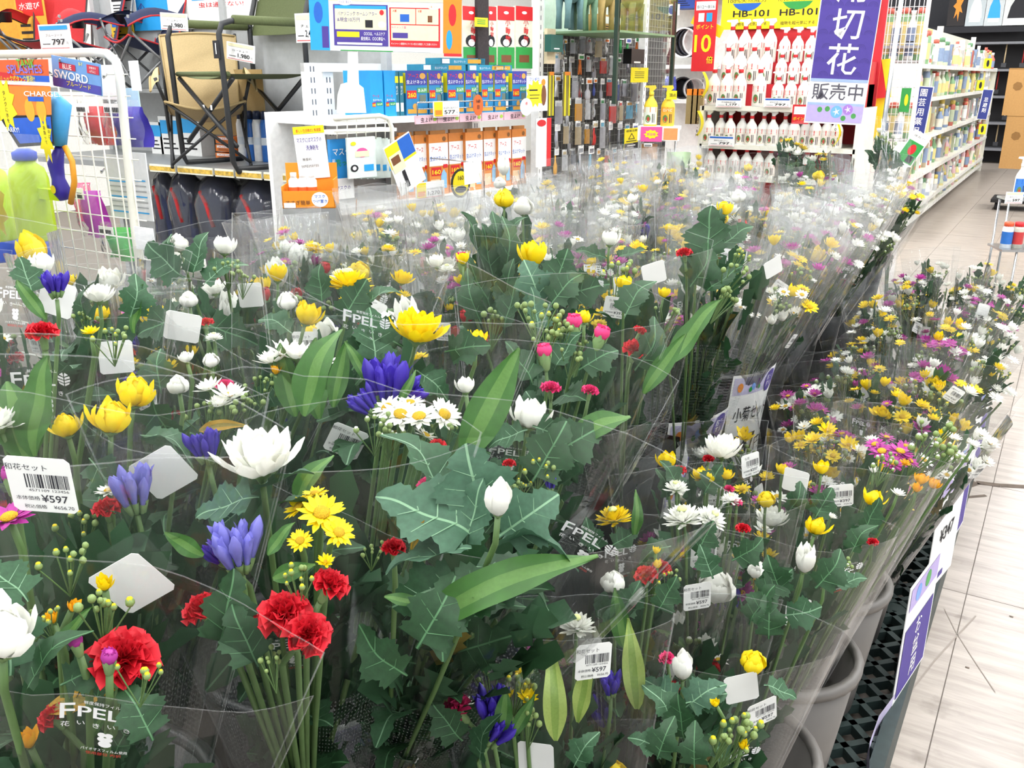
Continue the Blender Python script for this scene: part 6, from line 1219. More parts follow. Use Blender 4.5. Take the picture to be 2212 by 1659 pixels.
# cardboard stand with the prize poster, the tenfold sign
PF = Fr(tuple(atd(820, 245, 4.15)), R(24)); PF.M.translation.z = 0; PF.I = PF.M.inverted()
def dprize(p, w, h):
    p.rect(0, w * .13, 0, h, 0, _SKY).rect(w * .88, w, 0, h, 0, _ORA).rect(w * .13, w * .88, h * .92, h, 0, _CRM)
    p.rect(w * .16, w * .52, h * .1, h * .86, .0003, _PUR).rect(w * .17, w * .51, h * .4, h * .84, .0006, _CRM).rect(w * .17, w * .51, h * .78, h * .84, .0009, _SKY).text('パナソニック ホームシアター', w * .32, h * .66, h * .085, .0012, _PUR, .03, width=w * .26).text('&現金10万円', w * .26, h * .55, h * .085, .0012, _PUR, .03, width=w * .15)
    p.rect(w * .37, w * .42, h * .44, h * .58, .0012, _INK).disc(w * .48, h * .5, w * .025, h * .06, .0012, 12, _PAP).disc(w * .48, h * .72, w * .015, h * .05, .0012, 12, _RED)
    p.text('○○○は、ヘルスケア', w * .43, h * .3, h * .075, .0012, _PAP, .02, width=w * .14).text('殺虫剤は、○○○商品へ', w * .42, h * .21, h * .075, .0012, _PAP, .02, width=w * .16).rect(w * .18, w * .33, h * .26, h * .36, .0009, _YEL).rect(w * .18, w * .48, h * .12, h * .16, .0009, _PAP)
    p.rect(w * .53, w * .86, h * .1, h * .82, .0003, _RED).rect(w * .54, w * .7, h * .52, h * .8, .0006, _CRM).rect(w * .705, w * .85, h * .52, h * .8, .0006, _CRM).rect(w * .54, w * .85, h * .22, h * .5, .0006, _CRM).text('A賞', w * .565, h * .74, h * .05, .001, _RED, .02).text('B賞', w * .73, h * .74, h * .05, .001, _RED, .02).text('Wチャンス賞', w * .59, h * .44, h * .05, .001, _PNK, .02).rect(w * .6, w * .66, h * .56, h * .7, .001, _BLU).rect(w * .78, w * .81, h * .56, h * .68, .001, _BRN)
    p.rect(w * .55, w * .65, h * .26, h * .36, .001, _PUR).text('キャンペーン期間中にクイズの答えを明記してご応募ください', w * .69, h * .14, h * .045, .001, _PAP, .0, width=w * .3).disc(w * .24, h * .9, w * .05, h * .06, .0012, 14, _PAP).text('クイズに答えて', w * .24, h * .88, h * .05, .0015, _PUR, .02, width=w * .08).disc(w * .82, h * .84, w * .04, h * .05, .0012, 14, _PAP).text('お買い上げの', w * .82, h * .825, h * .04, .0015, _ORA, .02, width=w * .06)
    p.disc(w * .06, h * .7, w * .03, h * .2, .0005, 14, _BLU).rect(w * .08, w * .125, h * .05, h * .45, .0006, _PUR).disc(w * .94, h * .7, w * .025, h * .2, .0005, 14, _RED).disc(w * .92, h * .25, w * .02, h * .18, .0005, 14, _SKY).rect(w * .2, w * .8, h * .01, h * .08, .0004, _PAP).rect(w * .2, w * .55, 0, h * .02, .0006, _GRN)
sheet(PF, 668, -6, 996, 112, 0, 'prize_poster', 'purple and red prize campaign poster on white cardboard stand', 'poster', mat('#e9eef4', .5), dprize, PR, roll=R(1.5))
e = PF.thing('cardboard_stand', 'white cardboard foot and pole holding the prize poster', 'stand', (PF.hit(762, 245, .01).x, .006, ZU))
zz = ZU
pt = lambda x, y: (PF.hit(x, y, .006).x - PF.hit(762, 245, .01).x, PF.hit(x, y, .006).z - zz)
mb = MB(); mb.slab([pt(750, 244), pt(778, 244), pt(772, 90), pt(752, 90)], 0, .003, 0, UPR); mb.obj('pole', PAPER, e)
mb = MB(); mb.slab([pt(726, 244), pt(790, 244), pt(784, 190), pt(774, 182), pt(770, 210), pt(752, 212), pt(748, 178), pt(735, 182), pt(728, 205)], -.01, -.007, 0, UPR); mb.obj('foot', PAPER, e)
def dten(p, w, h): p.text('ポイント', w * .5, h * .62, h * .08, .0005, _YEL, .03, width=w * .8).text('10', w * .45, h * .26, h * .3, .0005, _YEL, .04, width=w * .8).text('倍', w * .82, h * .1, h * .12, .0005, _YEL, .03).rect(w * .2, w * .8, h * .75, h * .95, .0003, _PAP).text('8/12~8/16', w * .5, h * .86, h * .06, .0006, _INK, width=w * .5)
sheet(NF, 958, -30, 996, 122, .0, 'points_sign', 'red points sign hung behind the prize poster', 'sign', RED, dten, PR)
# mole repellent packs, straps, star card
TF = Fr((-2.62, 4.3, 0), R(90))
def dmole(p, w, h): p.rect(0, w, h * .78, h, 0, _RED).vtext('小動物', w * .6, h * .7, w * .3, .0005, _RED, .02).disc(w * .5, h * .45, w * .35, h * .1, .0003, 14, _INK).disc(w * .5, h * .42, w * .2, h * .06, .0005, 12, _PAP).rect(0, w, 0, h * .35, .0002, _GRN).rect(w * .2, w * .8, h * .1, h * .22, .0005, _BRN).disc(w * .5, h * .9, w * .15, h * .025, .0005, 10, _PAP)
for i, x in enumerate((1000, 1048, 1075, 1114)): sheet(NF, x, 14, x + (36 if i != 1 else 24), 148, .12 + .02 * i, 'repellent_pack', ('tall animal repellent pack hung beside the red points sign', 'animal repellent pack mostly behind the dark strap', 'tall animal repellent pack between strap and end pack', 'end animal repellent pack of the row, by the tool wall')[i], 'packaging', mat('#e6e3d0', .45), dmole, PR, .02, group='animal repellent packs', hang=.3)
sheet(NF, 1032, -10, 1056, 140, .1, 'dark_strap', 'dark woven strap hanging among the repellent packs', 'strap', mat('#3a3334', .9, var=.3, nscale=80), None, (), .02)
sheet(NF, 1026, 38, 1054, 58, .07, 'yellow_label', 'small yellow label clipped on the dark strap', 'label', YEL, lambda p, w, h: [p.rect(w * .15, w * .8, h * (.3 + .2 * k), h * (.38 + .2 * k), 0, _GRN) for k in range(3)], PR)
def dstar(p, w, h): p.poly(star(w * .4, h * .5, w * .45, h * .4, 12, .8), 0, _YEL).text('フシギな', w * .35, h * .86, h * .12, .0005, _BLU, .03).rect(w * .1, w * .5, h * .58, h * .62, .0006, _INK).rect(w * .12, w * .6, h * .45, h * .47, .0006, _INK).rect(w * .12, w * .55, h * .36, h * .38, .0006, _INK).disc(w * .8, h * .45, w * .12, h * .3, .0006, 12, _BRN).disc(w * .78, h * .82, w * .1, h * .1, .0006, 10, _ORA)
sheet(NF, 1138, 164, 1183, 240, -.05, 'star_card', 'white card with yellow starburst at the net shelf end', 'sign', PAPER, dstar, PR)
sheet(NF, 1158, 255, 1190, 360, .0, 'red_white_card', 'white card with red stripe below the star card', 'card', PAPER, lambda p, w, h: p.rect(w * .7, w, 0, h, 0, _RED).disc(w * .35, h * .9, w * .3, h * .07, .0004, 12, _RED), PR)
# ---- tool wall
tw = TF.thing('tool_wall', 'grey wire tool wall with white posts beside the net display', 'display rack', (TF.hit(1290, 300).x, .25, 0))
a0, a1 = TF.hit(1182, 200, .25).x - .1, TF.hit(1400, 200, .25).x + .4
TF.part(tw, MB().box(a0, a1, .28, .3, 0, 2.3), 'back_panel', mat('#4c4a48', .7, var=.2)); wr = MB()
for i in range(int((a1 - a0) / .05)): wr.tube([(a0 + i * .05, .25, .3), (a0 + i * .05, .25, 2.2)], .002, 4)
for j in range(38): wr.tube([(a0, .247, .3 + j * .05), (a1, .247, .3 + j * .05)], .002, 4)
TF.part(tw, wr, 'wire_grid', mat('#8b8a84', .5))
for x in (1168, 1392): 
    xx = TF.hit(x, 200, .1).x; mb = MB(); mb.box(xx - .025, xx + .025, .1, .15, 0, 2.3, 0); [mb.box(xx - .01, xx - .004, .099, .1, 2.2 - k * .05, 2.225 - k * .05, 1) for k in range(30)]; TF.part(tw, mb, 'post', [WHITE, GREYINK])
q = random.Random(11)
HC = ['#c8c6cc', '#b7b5bf', '#d9d9dc', '#c8c6cc', '#e0762c', '#d8342f', '#2b8d49', '#e2a22a', '#9ea0a6', '#3a4e9e', '#d9d9dc', '#77757c', '#5aa7c8', '#c9b48e']
CN = {'#c8c6cc': 'pale grey', '#b7b5bf': 'silver', '#e0762c': 'orange', '#d8342f': 'red', '#2b8d49': 'green', '#e2a22a': 'amber', '#9ea0a6': 'grey', '#3a4e9e': 'navy', '#d9d9dc': 'white', '#77757c': 'dark grey', '#5aa7c8': 'light blue', '#c9b48e': 'tan'}
rows = [(78, 125), (120, 165), (165, 215), (212, 262), (262, 320), (318, 372)]
for r, (yt, yb) in enumerate(rows):
    x = 1196
    while x < 1380:
        w = q.randint(11, 22); c = q.choice(HC); b = .2 - .1 * q.random(); y0 = yt + q.randint(-4, 6)
        A0, A1, z0, z1 = TF.rect(x, y0, x + w, yb + q.randint(-10, 8), b); ww, hh = (A1 - A0) * .75, z1 - z0
        e = TF.thing('hanging_tool', '%s garden hand tool hanging in the %s hook row of the tool wall' % (CN[c], ('top', 'second', 'third', 'fourth', 'fifth', 'lowest')[r]), 'tool', ((A0 + A1) / 2, b, z0), 'tools in the %s hook row' % ORD[r])
        k = q.choice((0, 1, 2, 2, 2, 3)); cm = mat(c, .4, var=.15)
        MB().box(-ww * .4, ww * .4, .0, .004, hh * .72, hh, 0).rect(-ww * .3, ww * .3, hh * .76, hh * .9, .0006, 1, UPR).obj('header_card', [PAPER, mat(q.choice(HC), .5)], e)
        if k == 0: MB().tube([(0, .01, hh * .8), (0, .012, hh * .4), (ww * .1, .012, 0)], [.007, .011, .008], 8).obj('handle', cm, e); MB().slab([(-ww * .25, 0), (ww * .25, 0), (ww * .12, hh * .3), (-ww * .12, hh * .3)], -.006, -.003, 0, UPR).obj('blade', STEEL, e)
        elif k == 1: MB().tube([(-ww * .2, .01, 0), (-ww * .05, .01, hh * .45), (ww * .12, .01, hh * .8)], [.006, .009, .003], 6).tube([(ww * .2, .012, 0), (ww * .05, .012, hh * .45), (-ww * .12, .012, hh * .8)], [.006, .009, .003], 6).obj('shears', cm, e)
        elif k == 2: cloth(lambda u, v: (-ww / 2 + ww * u, -.02 * math.sin(math.pi * u), hh * .75 * v), 5, 5).obj('pouch', cm, e); bg = cloth(lambda u, v: (-ww * .55 + ww * 1.1 * u, -.012 - .03 * math.sin(math.pi * u) + .004 * math.sin(u * 20 + v * 11), hh * .95 * v), 6, 6); bg.uv = [((i % 7) / 6 * .4 + .05, (i // 7) / 6 * .9) for i in range(49)]; bg.obj('clear_bag', BAG, e)
        else: MB().lathe([(ww * .2, 0), (ww * .3, .02), (ww * .3, hh * .35), (ww * .12, hh * .5), (ww * .12, hh * .72)], 10, 0, Matrix.Translation((0, .012, 0)), sy=.5).obj('body', cm, e)
        MB().tube([(0, .3 - b - .05, hh * .97), (0, 0, hh * .97), (0, -.012, hh * 1.0)], .002, 4).obj('hook', STEEL, e)
        x += w + q.randint(-2, 5)
# long yellow rules
for i, (x0, x1) in enumerate(((1186, 1196), (1219, 1231))): sheet(TF, x0, 155, x1, 250, .05, 'yellow_saw', 'long yellow-edged saw sleeve hanging at the tool wall edge, %s' % ('by the post', 'further in')[i], 'tool', mat('#8b8038', .5), lambda p, w, h: p.rect(0, w * .25, 0, h, 0, _YEL).rect(w * .75, w, 0, h, 0, _YEL).rect(0, w, h * .92, h, .0003, _ORA), PR, .01, hang=.23)
sheet(TF, 1182, 62, 1200, 138, .0, 'wood_board', 'pale wooden board fixed on the tool wall post', 'board', mat('#e6d3ae', .6), None, (), .02)
sheet(TF, 1190, 75, 1216, 112, -.05, 'green_box', 'dark green flat box on the wooden board', 'box', mat('#1f5a50', .5), lambda p, w, h: p.rect(w * .25, w * .7, h * .15, h * .22, 0, _PAP), PR, .04)
sheet(TF, 1364, 106, 1392, 138, .0, 'black_box', 'black square box fixed to the tool wall post under the glass case', 'box', BLACKP, lambda p, w, h: p.rect(w * .2, w * .7, h * .05, h * .16, 0, _PAP), PR, .06)
def dstar2(p, w, h): p.poly(star(w * .5, h * .5, w * .5, h * .5, 12, .82), 0, _YEL); [p.rect(w * .2, w * .75, h * (.3 + .13 * k), h * (.34 + .13 * k), .0005, _INK) for k in range(4)]; p.text('フシギ', w * .45, h * .86, h * .16, .0006, _BLU, .03)
sheet(TF, 1363, 146, 1400, 178, -.05, 'yellow_burst_card', 'yellow starburst card on the tool wall post', 'sign', YEL, dstar2, PR)
def dwarn(p, w, h): p.rect(0, w, 0, h * .3, 0, _INK).text('感電注意', w * .5, h * .84, h * .11, .0005, _INK, .03, width=w * .8).poly([(w * .25, h * .48), (w * .75, h * .48), (w * .5, h * .78)], .0004, _INK).poly([(w * .33, h * .51), (w * .67, h * .51), (w * .5, h * .72)], .0007, _YEL).rect(w * .12, w * .88, h * .37, h * .41, .0005, _INK).rect(w * .2, w * .8, h * .16, h * .2, .0005, _PAP)
sheet(TF, 1349, 277, 1378, 322, .0, 'warning_sign', 'yellow and black electric shock warning sign', 'sign', YEL, dwarn, PR, hang=.26)
# glass case above the tool wall
gc = TF.thing('glass_case', 'green-edged glass display case above the tool wall', 'display case', (TF.hit(1290, 50, -.2).x, 0, TF.hit(1290, 68, -.25).z))
g0, g1 = TF.hit(1186, 40, .15).x, TF.hit(1398, 40, -.1).x; zg = TF.hit(1290, 62, -.25).z
GRNG = mat('#8fb089', .3, var=.05, trans=.3)
TF.part(gc, MB().box(g0, g1, -.3, .2, zg - .012, zg), 'glass_shelf', GRNG); TF.part(gc, MB().box(g0, g1, .18, .2, zg, zg + .6), 'back_panel', mat('#cfe6d8', .5))
for xx in (g0, g1): TF.part(gc, MB().box(xx - .012, xx + .012, -.3, -.276, zg - .4, zg + .6), 'post', mat('#23392c', .4))
for nm, A in (('front_pane', [(g0, -.3, zg), (g1, -.3, zg), (g1, -.3, zg + .6), (g0, -.3, zg + .6)]), ('lower_pane', [(g0 + .8 * (g1 - g0), -.29, zg - .4), (g1, -.29, zg - .4), (g1, -.29, zg), (g0 + .8 * (g1 - g0), -.29, zg)])):
    mb = MB(); mb.add(A, [(0, 1, 2, 3)]); mb.uv = [(.1, .1), (.4, .1), (.4, .9), (.1, .9)]; TF.part(gc, mb, nm, GLASSF)
for i, (x, c) in enumerate(((1230, '#5b7f80'), (1262, '#6b8f70'), (1300, '#b89a5a'), (1365, '#7b7b40'))):
    a = TF.hit(x, 50, -.1).x; e = TF.thing('garden_ornament', '%s animal-shaped garden ornament in the glass case' % ('slate blue', 'sage green', 'tan', 'olive')[i], 'ornament', (a, -.1, zg))
    cm = mat(c, .6, var=.15); MB().ball((0, 0, .2), (.11, .06, .07), 12, 8).obj('body', cm, e)
    for sx, sy in ((-.07, -.03), (-.06, .03), (.06, -.03), (.07, .03)): MB().tube([(sx, sy, .18), (sx * 1.1, sy, .08), (sx * 1.15, sy, 0)], [.025, .016, .018], 8).obj('leg', cm, e)
    MB().tube([(.08, 0, .22), (.13, 0, .3), (.17, 0, .31)], [.035, .03, .018], 8).obj('head', cm, e)
carton(TF, 1295, 2, 1345, 45, .02, '#c59d5f', 'brown cardboard box between the glass case ornaments', None, None, _INK, .1, zg)
# ---- plant pots lying on a shelf
TB = Fr((0, 7.6, 0), 0)
e = TB.thing('pot_shelf', 'white shelf with plant pots between tool wall and spray bottles', 'shelf', (TB.hit(1455, 200).x, .3, 0))
a0, a1 = TB.hit(1398, 140).x, TB.hit(1530, 140).x; zs = TB.hit(1460, 140).z; zs2 = TB.hit(1460, 215).z
for z in (zs, zs2, .6): TB.part(e, MB().box(a0, a1, 0, .5, z - .03, z), 'shelf_board', WHITE)
TB.part(e, MB().box(a0, a1, .5, .52, 0, 2.6), 'back_panel', mat('#e8e8e4', .6))
TB.part(e, MB().box(a0, a1, .02, .5, zs + .55, zs + .58), 'shelf_board', mat('#c9b48a', .6))
def pot(px, py, wpx, b, col, label, r=None, yaw=0.0):
    p = TB.hit(px, py, b); dd = depth_of(TB.M @ p); r = wpx / FPX * dd / 2
    e = TB.thing('plant_pot', label, 'pot', (p.x, p.y, p.z), None, Matrix.Rotation(yaw, 4, 'Z') @ Matrix.Rotation(R(90), 4, 'X'))
    k = col; MB().lathe([(r * .7, -r * 1.2), (r * .95, -.03), (r * .95, -.02), (r * .75, -r * 1.1), (0, -r * 1.1)], 24).obj('body', mat(k, .4), e); MB().lathe([(r * .95, -.04), (r, -.035), (r, 0), (r * .9, 0), (r * .9, -.04)], 24, cap=False).obj('rim', mat(k, .35), e); return e
for i in range(4): pot(1478 + i * 9, 92 - i, 62, .12 + .03 * i, ('#f4f4f2', '#22242c', '#20232e', '#e8e8e6')[i], ('white plant pot lying on its side at the front of the row', 'black pot nested behind the white one', 'dark navy pot further back in the row', 'pale pot at the end of the row')[i], None, R(38))
pot(1420, 95, 80, .25, '#efeee6', 'big cream planter behind the white pot', None, R(70))
pot(1476, 190, 46, .2, '#20222a', 'black pot with white rim lying on the lower board', None, R(40)); pot(1500, 192, 46, .26, '#dcdcda', 'white pot nested beside the black rimmed one', None, R(40))
sheet(TB, 1402, 10, 1468, 34, .0, 'yarn_card', 'white tray card with violet bundles above the planters', 'packaging', PAPER, lambda p, w, h: [p.disc(w * (.2 + .28 * k), h * .5, w * .13, h * .4, 0, 12, _PUR) for k in range(3)], PR)
carton(TB, 1400, -10, 1450, 8, .1, '#d8a86a', 'tan carton on the top board', None, None, _INK, .2); carton(TB, 1455, -20, 1500, 18, .05, '#2647a0', 'dark blue carton on the top board', None, None, _INK, .2)
bag_item(TB, 1403, 160, 1460, 196, -.1, '#3a4fd0', 'bagged_gloves', 'blue bundle in a clear bag with red header', None, hang=.15)
for i in range(3): sheet(TB, 1482 + i * 11, 192, 1496 + i * 11, 268, -.15, 'tube_pack', 'slim orange-topped tube pack hanging beside the spray bottles', 'packaging', mat('#9a8a5a', .5), lambda p, w, h: p.rect(0, w, h * .82, h, 0, _ORA), PR, .03, group='slim tube packs', hang=.2)
# ---- yellow spray bottles on a hanging tray
RH = Fr(tuple(atd(1425, 260, 5.6)), R(18)); RH.M.translation.z = 0; RH.I = RH.M.inverted()
zt = RH.hit(1425, 272).z
tr = RH.thing('hanging_tray', 'white card tray with two yellow spray bottles and thin legs', 'tray', (RH.hit(1425, 272).x, 0, zt)); a0, a1, _, _ = RH.rect(1380, 270, 1470, 300); w = a1 - a0
MB().box(-w / 2, w / 2, -.06, .08, -.02, 0).obj('tray', WHITE, tr); p = MB(); p.rect(-w * .5, w * .5, -.085, 0, 0, 0).rect(w * .12, w * .45, -.08, -.01, .0005, 1); link('front_card', p.mesh('front_card', [WHITE, mat('#f0a060', .6)]), tr, None, Matrix.Translation((0, -.061, 0)) @ UPR)
for sx in (-1, 1): MB().tube([(sx * w * .4, 0, -.02), (sx * w * .4, 0, -zt)], .006, 6).obj('leg', STEEL, tr)
sheet(RH, 1384, 274, 1430, 306, -.07, 'pink_card', 'pink card with yellow burst on the yellow bottle tray', 'sign', PINK, lambda p, w, h: p.poly(star(w * .5, h * .5, w * .36, h * .32, 9, .8), 0, _YEL).text('新登場', w * .5, h * .42, h * .2, .0006, _PNK, .02), PR)
def spray_bottle(F, a, b, z, h, r, body, trig, label, group, lab=None, words=None, capm=None, wm=None, name='spray_bottle'):
    e = F.thing(name, label, 'bottle', (a, b, z), group)
    key = ('sb', round(h, 3), round(r, 3), body.name, trig.name, words)
    if key not in FLOW:
        B = MB(); B.lathe([(r * .95, 0), (r, .006), (r, h * .5), (r * .85, h * .58), (r * .38, h * .7), (r * .3, h * .76)], 14, sy=.7)
        T = MB(); T.lathe([(r * .32, h * .76), (r * .34, h * .83), (r * .3, h * .85)], 10).slab([(-r * 1.0, h * .95), (-r * .9, h * .99), (r * .55, h), (r * .7, h * .93), (r * .2, h * .85), (-r * .25, h * .85), (-r * .3, h * .93)], -r * .22, r * .22, 0, UPR)
        C = MB(); C.lathe([(r * .36, h * .76), (r * .38, h * .77), (r * .38, h * .83), (r * .34, h * .84)], 10)
        Lb = MB()
        if lab:
            n = 8; V = []
            for zz in (h * .04, h * .47):
                for i in range(n + 1): t = R(-160 + 140 * i / n); V.append((r * 1.01 * math.cos(t), r * .72 * math.sin(t), zz))
            Lb.add(V, [(i, i + 1, n + 1 + i + 1, n + 1 + i) for i in range(n)], 0, True)
            wrapx = lambda x: (r * 1.03 * math.sin(x / r), -r * .735 * math.cos(x / r))
            def flat(fn):
                t = MB(); fn(t); return [(wrapx(v[0])[0], wrapx(v[0])[1], v[1]) for v in t.v], t.f, t.m
            def art(t):
                t.rect(-r * .9, 0, h * .34, h * .47, 0, 1).rect(0, r * .9, h * .34, h * .47, 0, 1).text(words or '', 0, h * .365, h * .085, 0, 2, .03, width=r * 1.4).disc(-r * .3, h * .18, r * .4, h * .1, 0, 12, 3).disc(-r * .25, h * .17, r * .2, h * .06, 0, 10, 4).rect(r * .3, r * .42, h * .08, h * .3, 0, 5).rect(r * .55, r * .65, h * .08, h * .3, 0, 5)
            V2, F2, m2 = flat(art); bb = len(Lb.v); Lb.v += V2; Lb.f += [tuple(i + bb for i in f) for f in F2]; Lb.m += m2; Lb.sm += [False] * len(F2)
        FLOW[key] = (B.mesh('body', body), T.mesh('trigger_head', trig), C.mesh('collar', capm or RED), Lb.mesh('label', [lab or PAPER, wm or RED, PAPER, mat('#5f8a4a', .6), mat('#b5432f', .6), INK]) if lab else None)
    for nm, me in zip(('body', 'trigger_head', 'collar', 'label'), FLOW[key]):
        if me: link(nm, me, e)
    return e
YB = mat('#f4d53c', .4, var=.12, nscale=60)
for i, x in enumerate((1404, 1441)): spray_bottle(RH, RH.hit(x, 272, 0).x, 0, zt, .24, .042, YB, YB, ('back-turned yellow spray bottle on the white tray', 'yellow spray bottle with orange label on the white tray')[i], None, mat(('#e9eedd', '#f6b23c')[i], .5), ('', 'ロハピ')[i], YB, ORANGE)
sheet(RH, 1440, 196, 1462, 215, -.03, 'neck_card', 'small black and yellow card on the yellow bottle neck', 'label', YEL, lambda p, w, h: p.text('頂点', w * .6, h * .35, h * .4, .0005, _INK, .03), PR)
bag_item(RH, 1385, 305, 1420, 345, -.02, '#d89a5a', 'bagged_snack', 'orange patterned bag below the pink card'); bag_item(RH, 1440, 322, 1492, 362, -.1, '#a8cf8a', 'green_pack', 'light green pack hanging under the tray', None, False, False)
# ---- white spray bottles with red labels
HF = Fr((0, 6.4, 0), 0)
z2, z3 = HF.hit(1660, 316).z, HF.hit(1660, 231).z; z1_ = HF.hit(1660, 385).z; a0, a1 = HF.hit(1512, 300).x, HF.hit(1850, 300).x
hs = HF.thing('bottle_shelf', 'cream end shelf stepped with white spray bottles', 'shelf', ((a0 + a1) / 2, .3, 0))
REDB = mat('#c4202c', .5, var=.05)
for z in (z3, z2, z1_, .1): HF.part(hs, MB().box(a0, a1, 0, .5, z - .03, z), 'shelf_board', CREAM)
HF.part(hs, MB().box(a0, a1, .5, .52, 0, 2.4), 'back_panel', REDB)
for x in (a0, a1): HF.part(hs, MB().box(x - .015, x + .015, 0, .5, 0, z3), 'side_panel', CREAM)
am = HF.hit(1690, 200).x
for k in range(1, 3): HF.part(hs, MB().box(a0 + .02, a1 - .02, .05 + .13 * k, .5, z3, z3 + .145 * k), 'red_step', REDB)
BW = mat('#f5f3ee', .35, var=.03); BT = mat('#fbfbfa', .35, var=0); LR = mat('#f0e6dc', .5)
gl = 'white spray bottle with red label, %s of the bottle shelf'
for k, (y, b) in enumerate(((222, .03), (150, .2), (92, .33))):      # big ones at the near side
    for i, x in enumerate((1540, 1568, 1596, 1638) if k == 0 else (1560 + 6 * k, 1587 + 6 * k, 1616 + 5 * k, 1643 + 5 * k)):
        spray_bottle(HF, HF.hit(x, 222, b).x, b, z3 + .145 * k, .29, .047, BW, BT, 'large ' + gl % ('front row', 'first red step', 'top red step')[k], 'large spray bottles ' + str(k), LR, 'HB-101', RED)
for k, (y, b) in enumerate(((222, .03), (180, .2), (120, .33))):
    for i in range(5 if k else 4):
        spray_bottle(HF, HF.hit(1678 + i * 28 + 3 * k, 222, b).x, b, z3 + .145 * k, .23, .041, BW, BT, 'small ' + gl % ('front row', 'first red step', 'top red step')[k], 'small spray bottles ' + str(k), LR, 'HB-101', RED)
for i in range(13): spray_bottle(HF, HF.hit(1528 + i * 23, 316, .05).x, .05 + .03 * (i % 2), z2, .235, .042, BW, BT, 'small ' + gl % 'middle board', 'spray bottles on the middle board', LR, 'HB-101', RED)
for i in range(9): spray_bottle(HF, HF.hit(1530 + i * 26, 385, .05).x, .06, z1_, .22, .042, BW, BT, 'small ' + gl % 'lowest board', 'spray bottles on the lowest board', LR, 'HB-101', RED)
def dhead(p, w, h):
    for k, c in enumerate((_BLU, _GRN, _ORA)): p.disc(w * (.17 + .33 * k), h * .75, w * .11, h * .35, 0, 24, c)
    for k, t in enumerate(('100%天然成分', '花にも野菜にも', '病気や害虫に')): p.rect(w * (.02 + .33 * k), w * (.32 + .33 * k), h * .58, h * .74, .0004, _YEL).text(t, w * (.17 + .33 * k), h * .6, h * .1, .0008, _INK, width=w * .26)
    for k in range(3): p.text('HB-101', w * (.2 + .31 * k), h * .28, h * .2, .0006, _INK, .02, width=w * .24).text('植物を超元気にする', w * (.2 + .31 * k), h * .08, h * .09, .0006, _INK, width=w * .22)
sheet(HF, 1560, -40, 1900, 60, .48, 'yellow_header', 'yellow header board with coloured discs above the spray bottles', 'sign', YEL, dhead, PR, .01)
for i, (x0, y0, x1, y1, nm, yen) in enumerate(((1546, 212, 1602, 232, '天然植物活力液', '1,177'), (1650, 212, 1708, 232, '植物活力液スプレー', '797'), (1530, 294, 1586, 316, '植物活力液スプレー', '797'))): sheet(HF, x0, y0, x1, y1, -.02, 'price_card', ('price strip 1177 yen under the large spray bottles', 'price strip 797 yen under the small spray bottles', 'price strip 797 yen on the middle bottle board')[i], 'sign', PAPER, price_draw(nm, yen, _BLU), PR)
for i, (x, y) in enumerate(((1521, 185), (1510, 268), (1806, 290))):
    p = HF.hit(x, y, -.03); e = HF.thing('curl_tag', ('yellow curled shelf tag beside the large bottles', 'yellow curled shelf tag on the middle board', 'yellow curled tag at the far end of the middle board')[i], 'tag', (p.x, p.y, p.z - .08)); mb = cloth(lambda u, v: (.035 * math.sin(math.pi * v) - .01, -.03 + .06 * u, .17 * v), 3, 8); mb.obj('curl', YEL, e); t = MB(); t.vtext('101-BH', 0, .13, .025, 0, 0, .02); link('lettering', t.mesh('lettering', INK), e, None, Matrix.Translation((.0, -.032, 0)) @ UPR)
def dten2(p, w, h): p.text('ポイント', w * .5, h * .6, h * .075, .0005, _YEL, .03, width=w * .75).text('10', w * .45, h * .28, h * .34, .0005, _YEL, .05, width=w * .74).text('倍', w * .8, h * .12, h * .11, .0005, _YEL, .03).rect(w * .08, w * .92, h * .86, h * .98, .0003, _PAP).text('8/12〜8/16', w * .5, h * .885, h * .06, .0007, _INK, .01, width=w * .75).rect(w * .2, w * .45, h * .7, h * .82, .0004, _PAP).rect(w * .55, w * .8, h * .7, h * .82, .0004, _SKY)
sheet(HF, 1497, 0, 1546, 154, -.25, 'points_sign', 'red points sign with big yellow ten before the spray bottles', 'sign', RED, dten2, PR)
sheet(HF, 1488, 42, 1560, 66, -.2, 'yellow_flag', 'yellow flag strip crossing behind the red points sign', 'sign', YEL, None, (), roll=R(25))
sheet(HF, 1711, 226, 1748, 268, -.1, 'points_card', 'small red points card under the purple banner', 'sign', RED, lambda p, w, h: p.rect(w * .1, w * .9, h * .5, h * .9, 0, _PAP).text('ポイント', w * .5, h * .2, h * .2, .0005, _YEL, .03), PR, hang=.12)
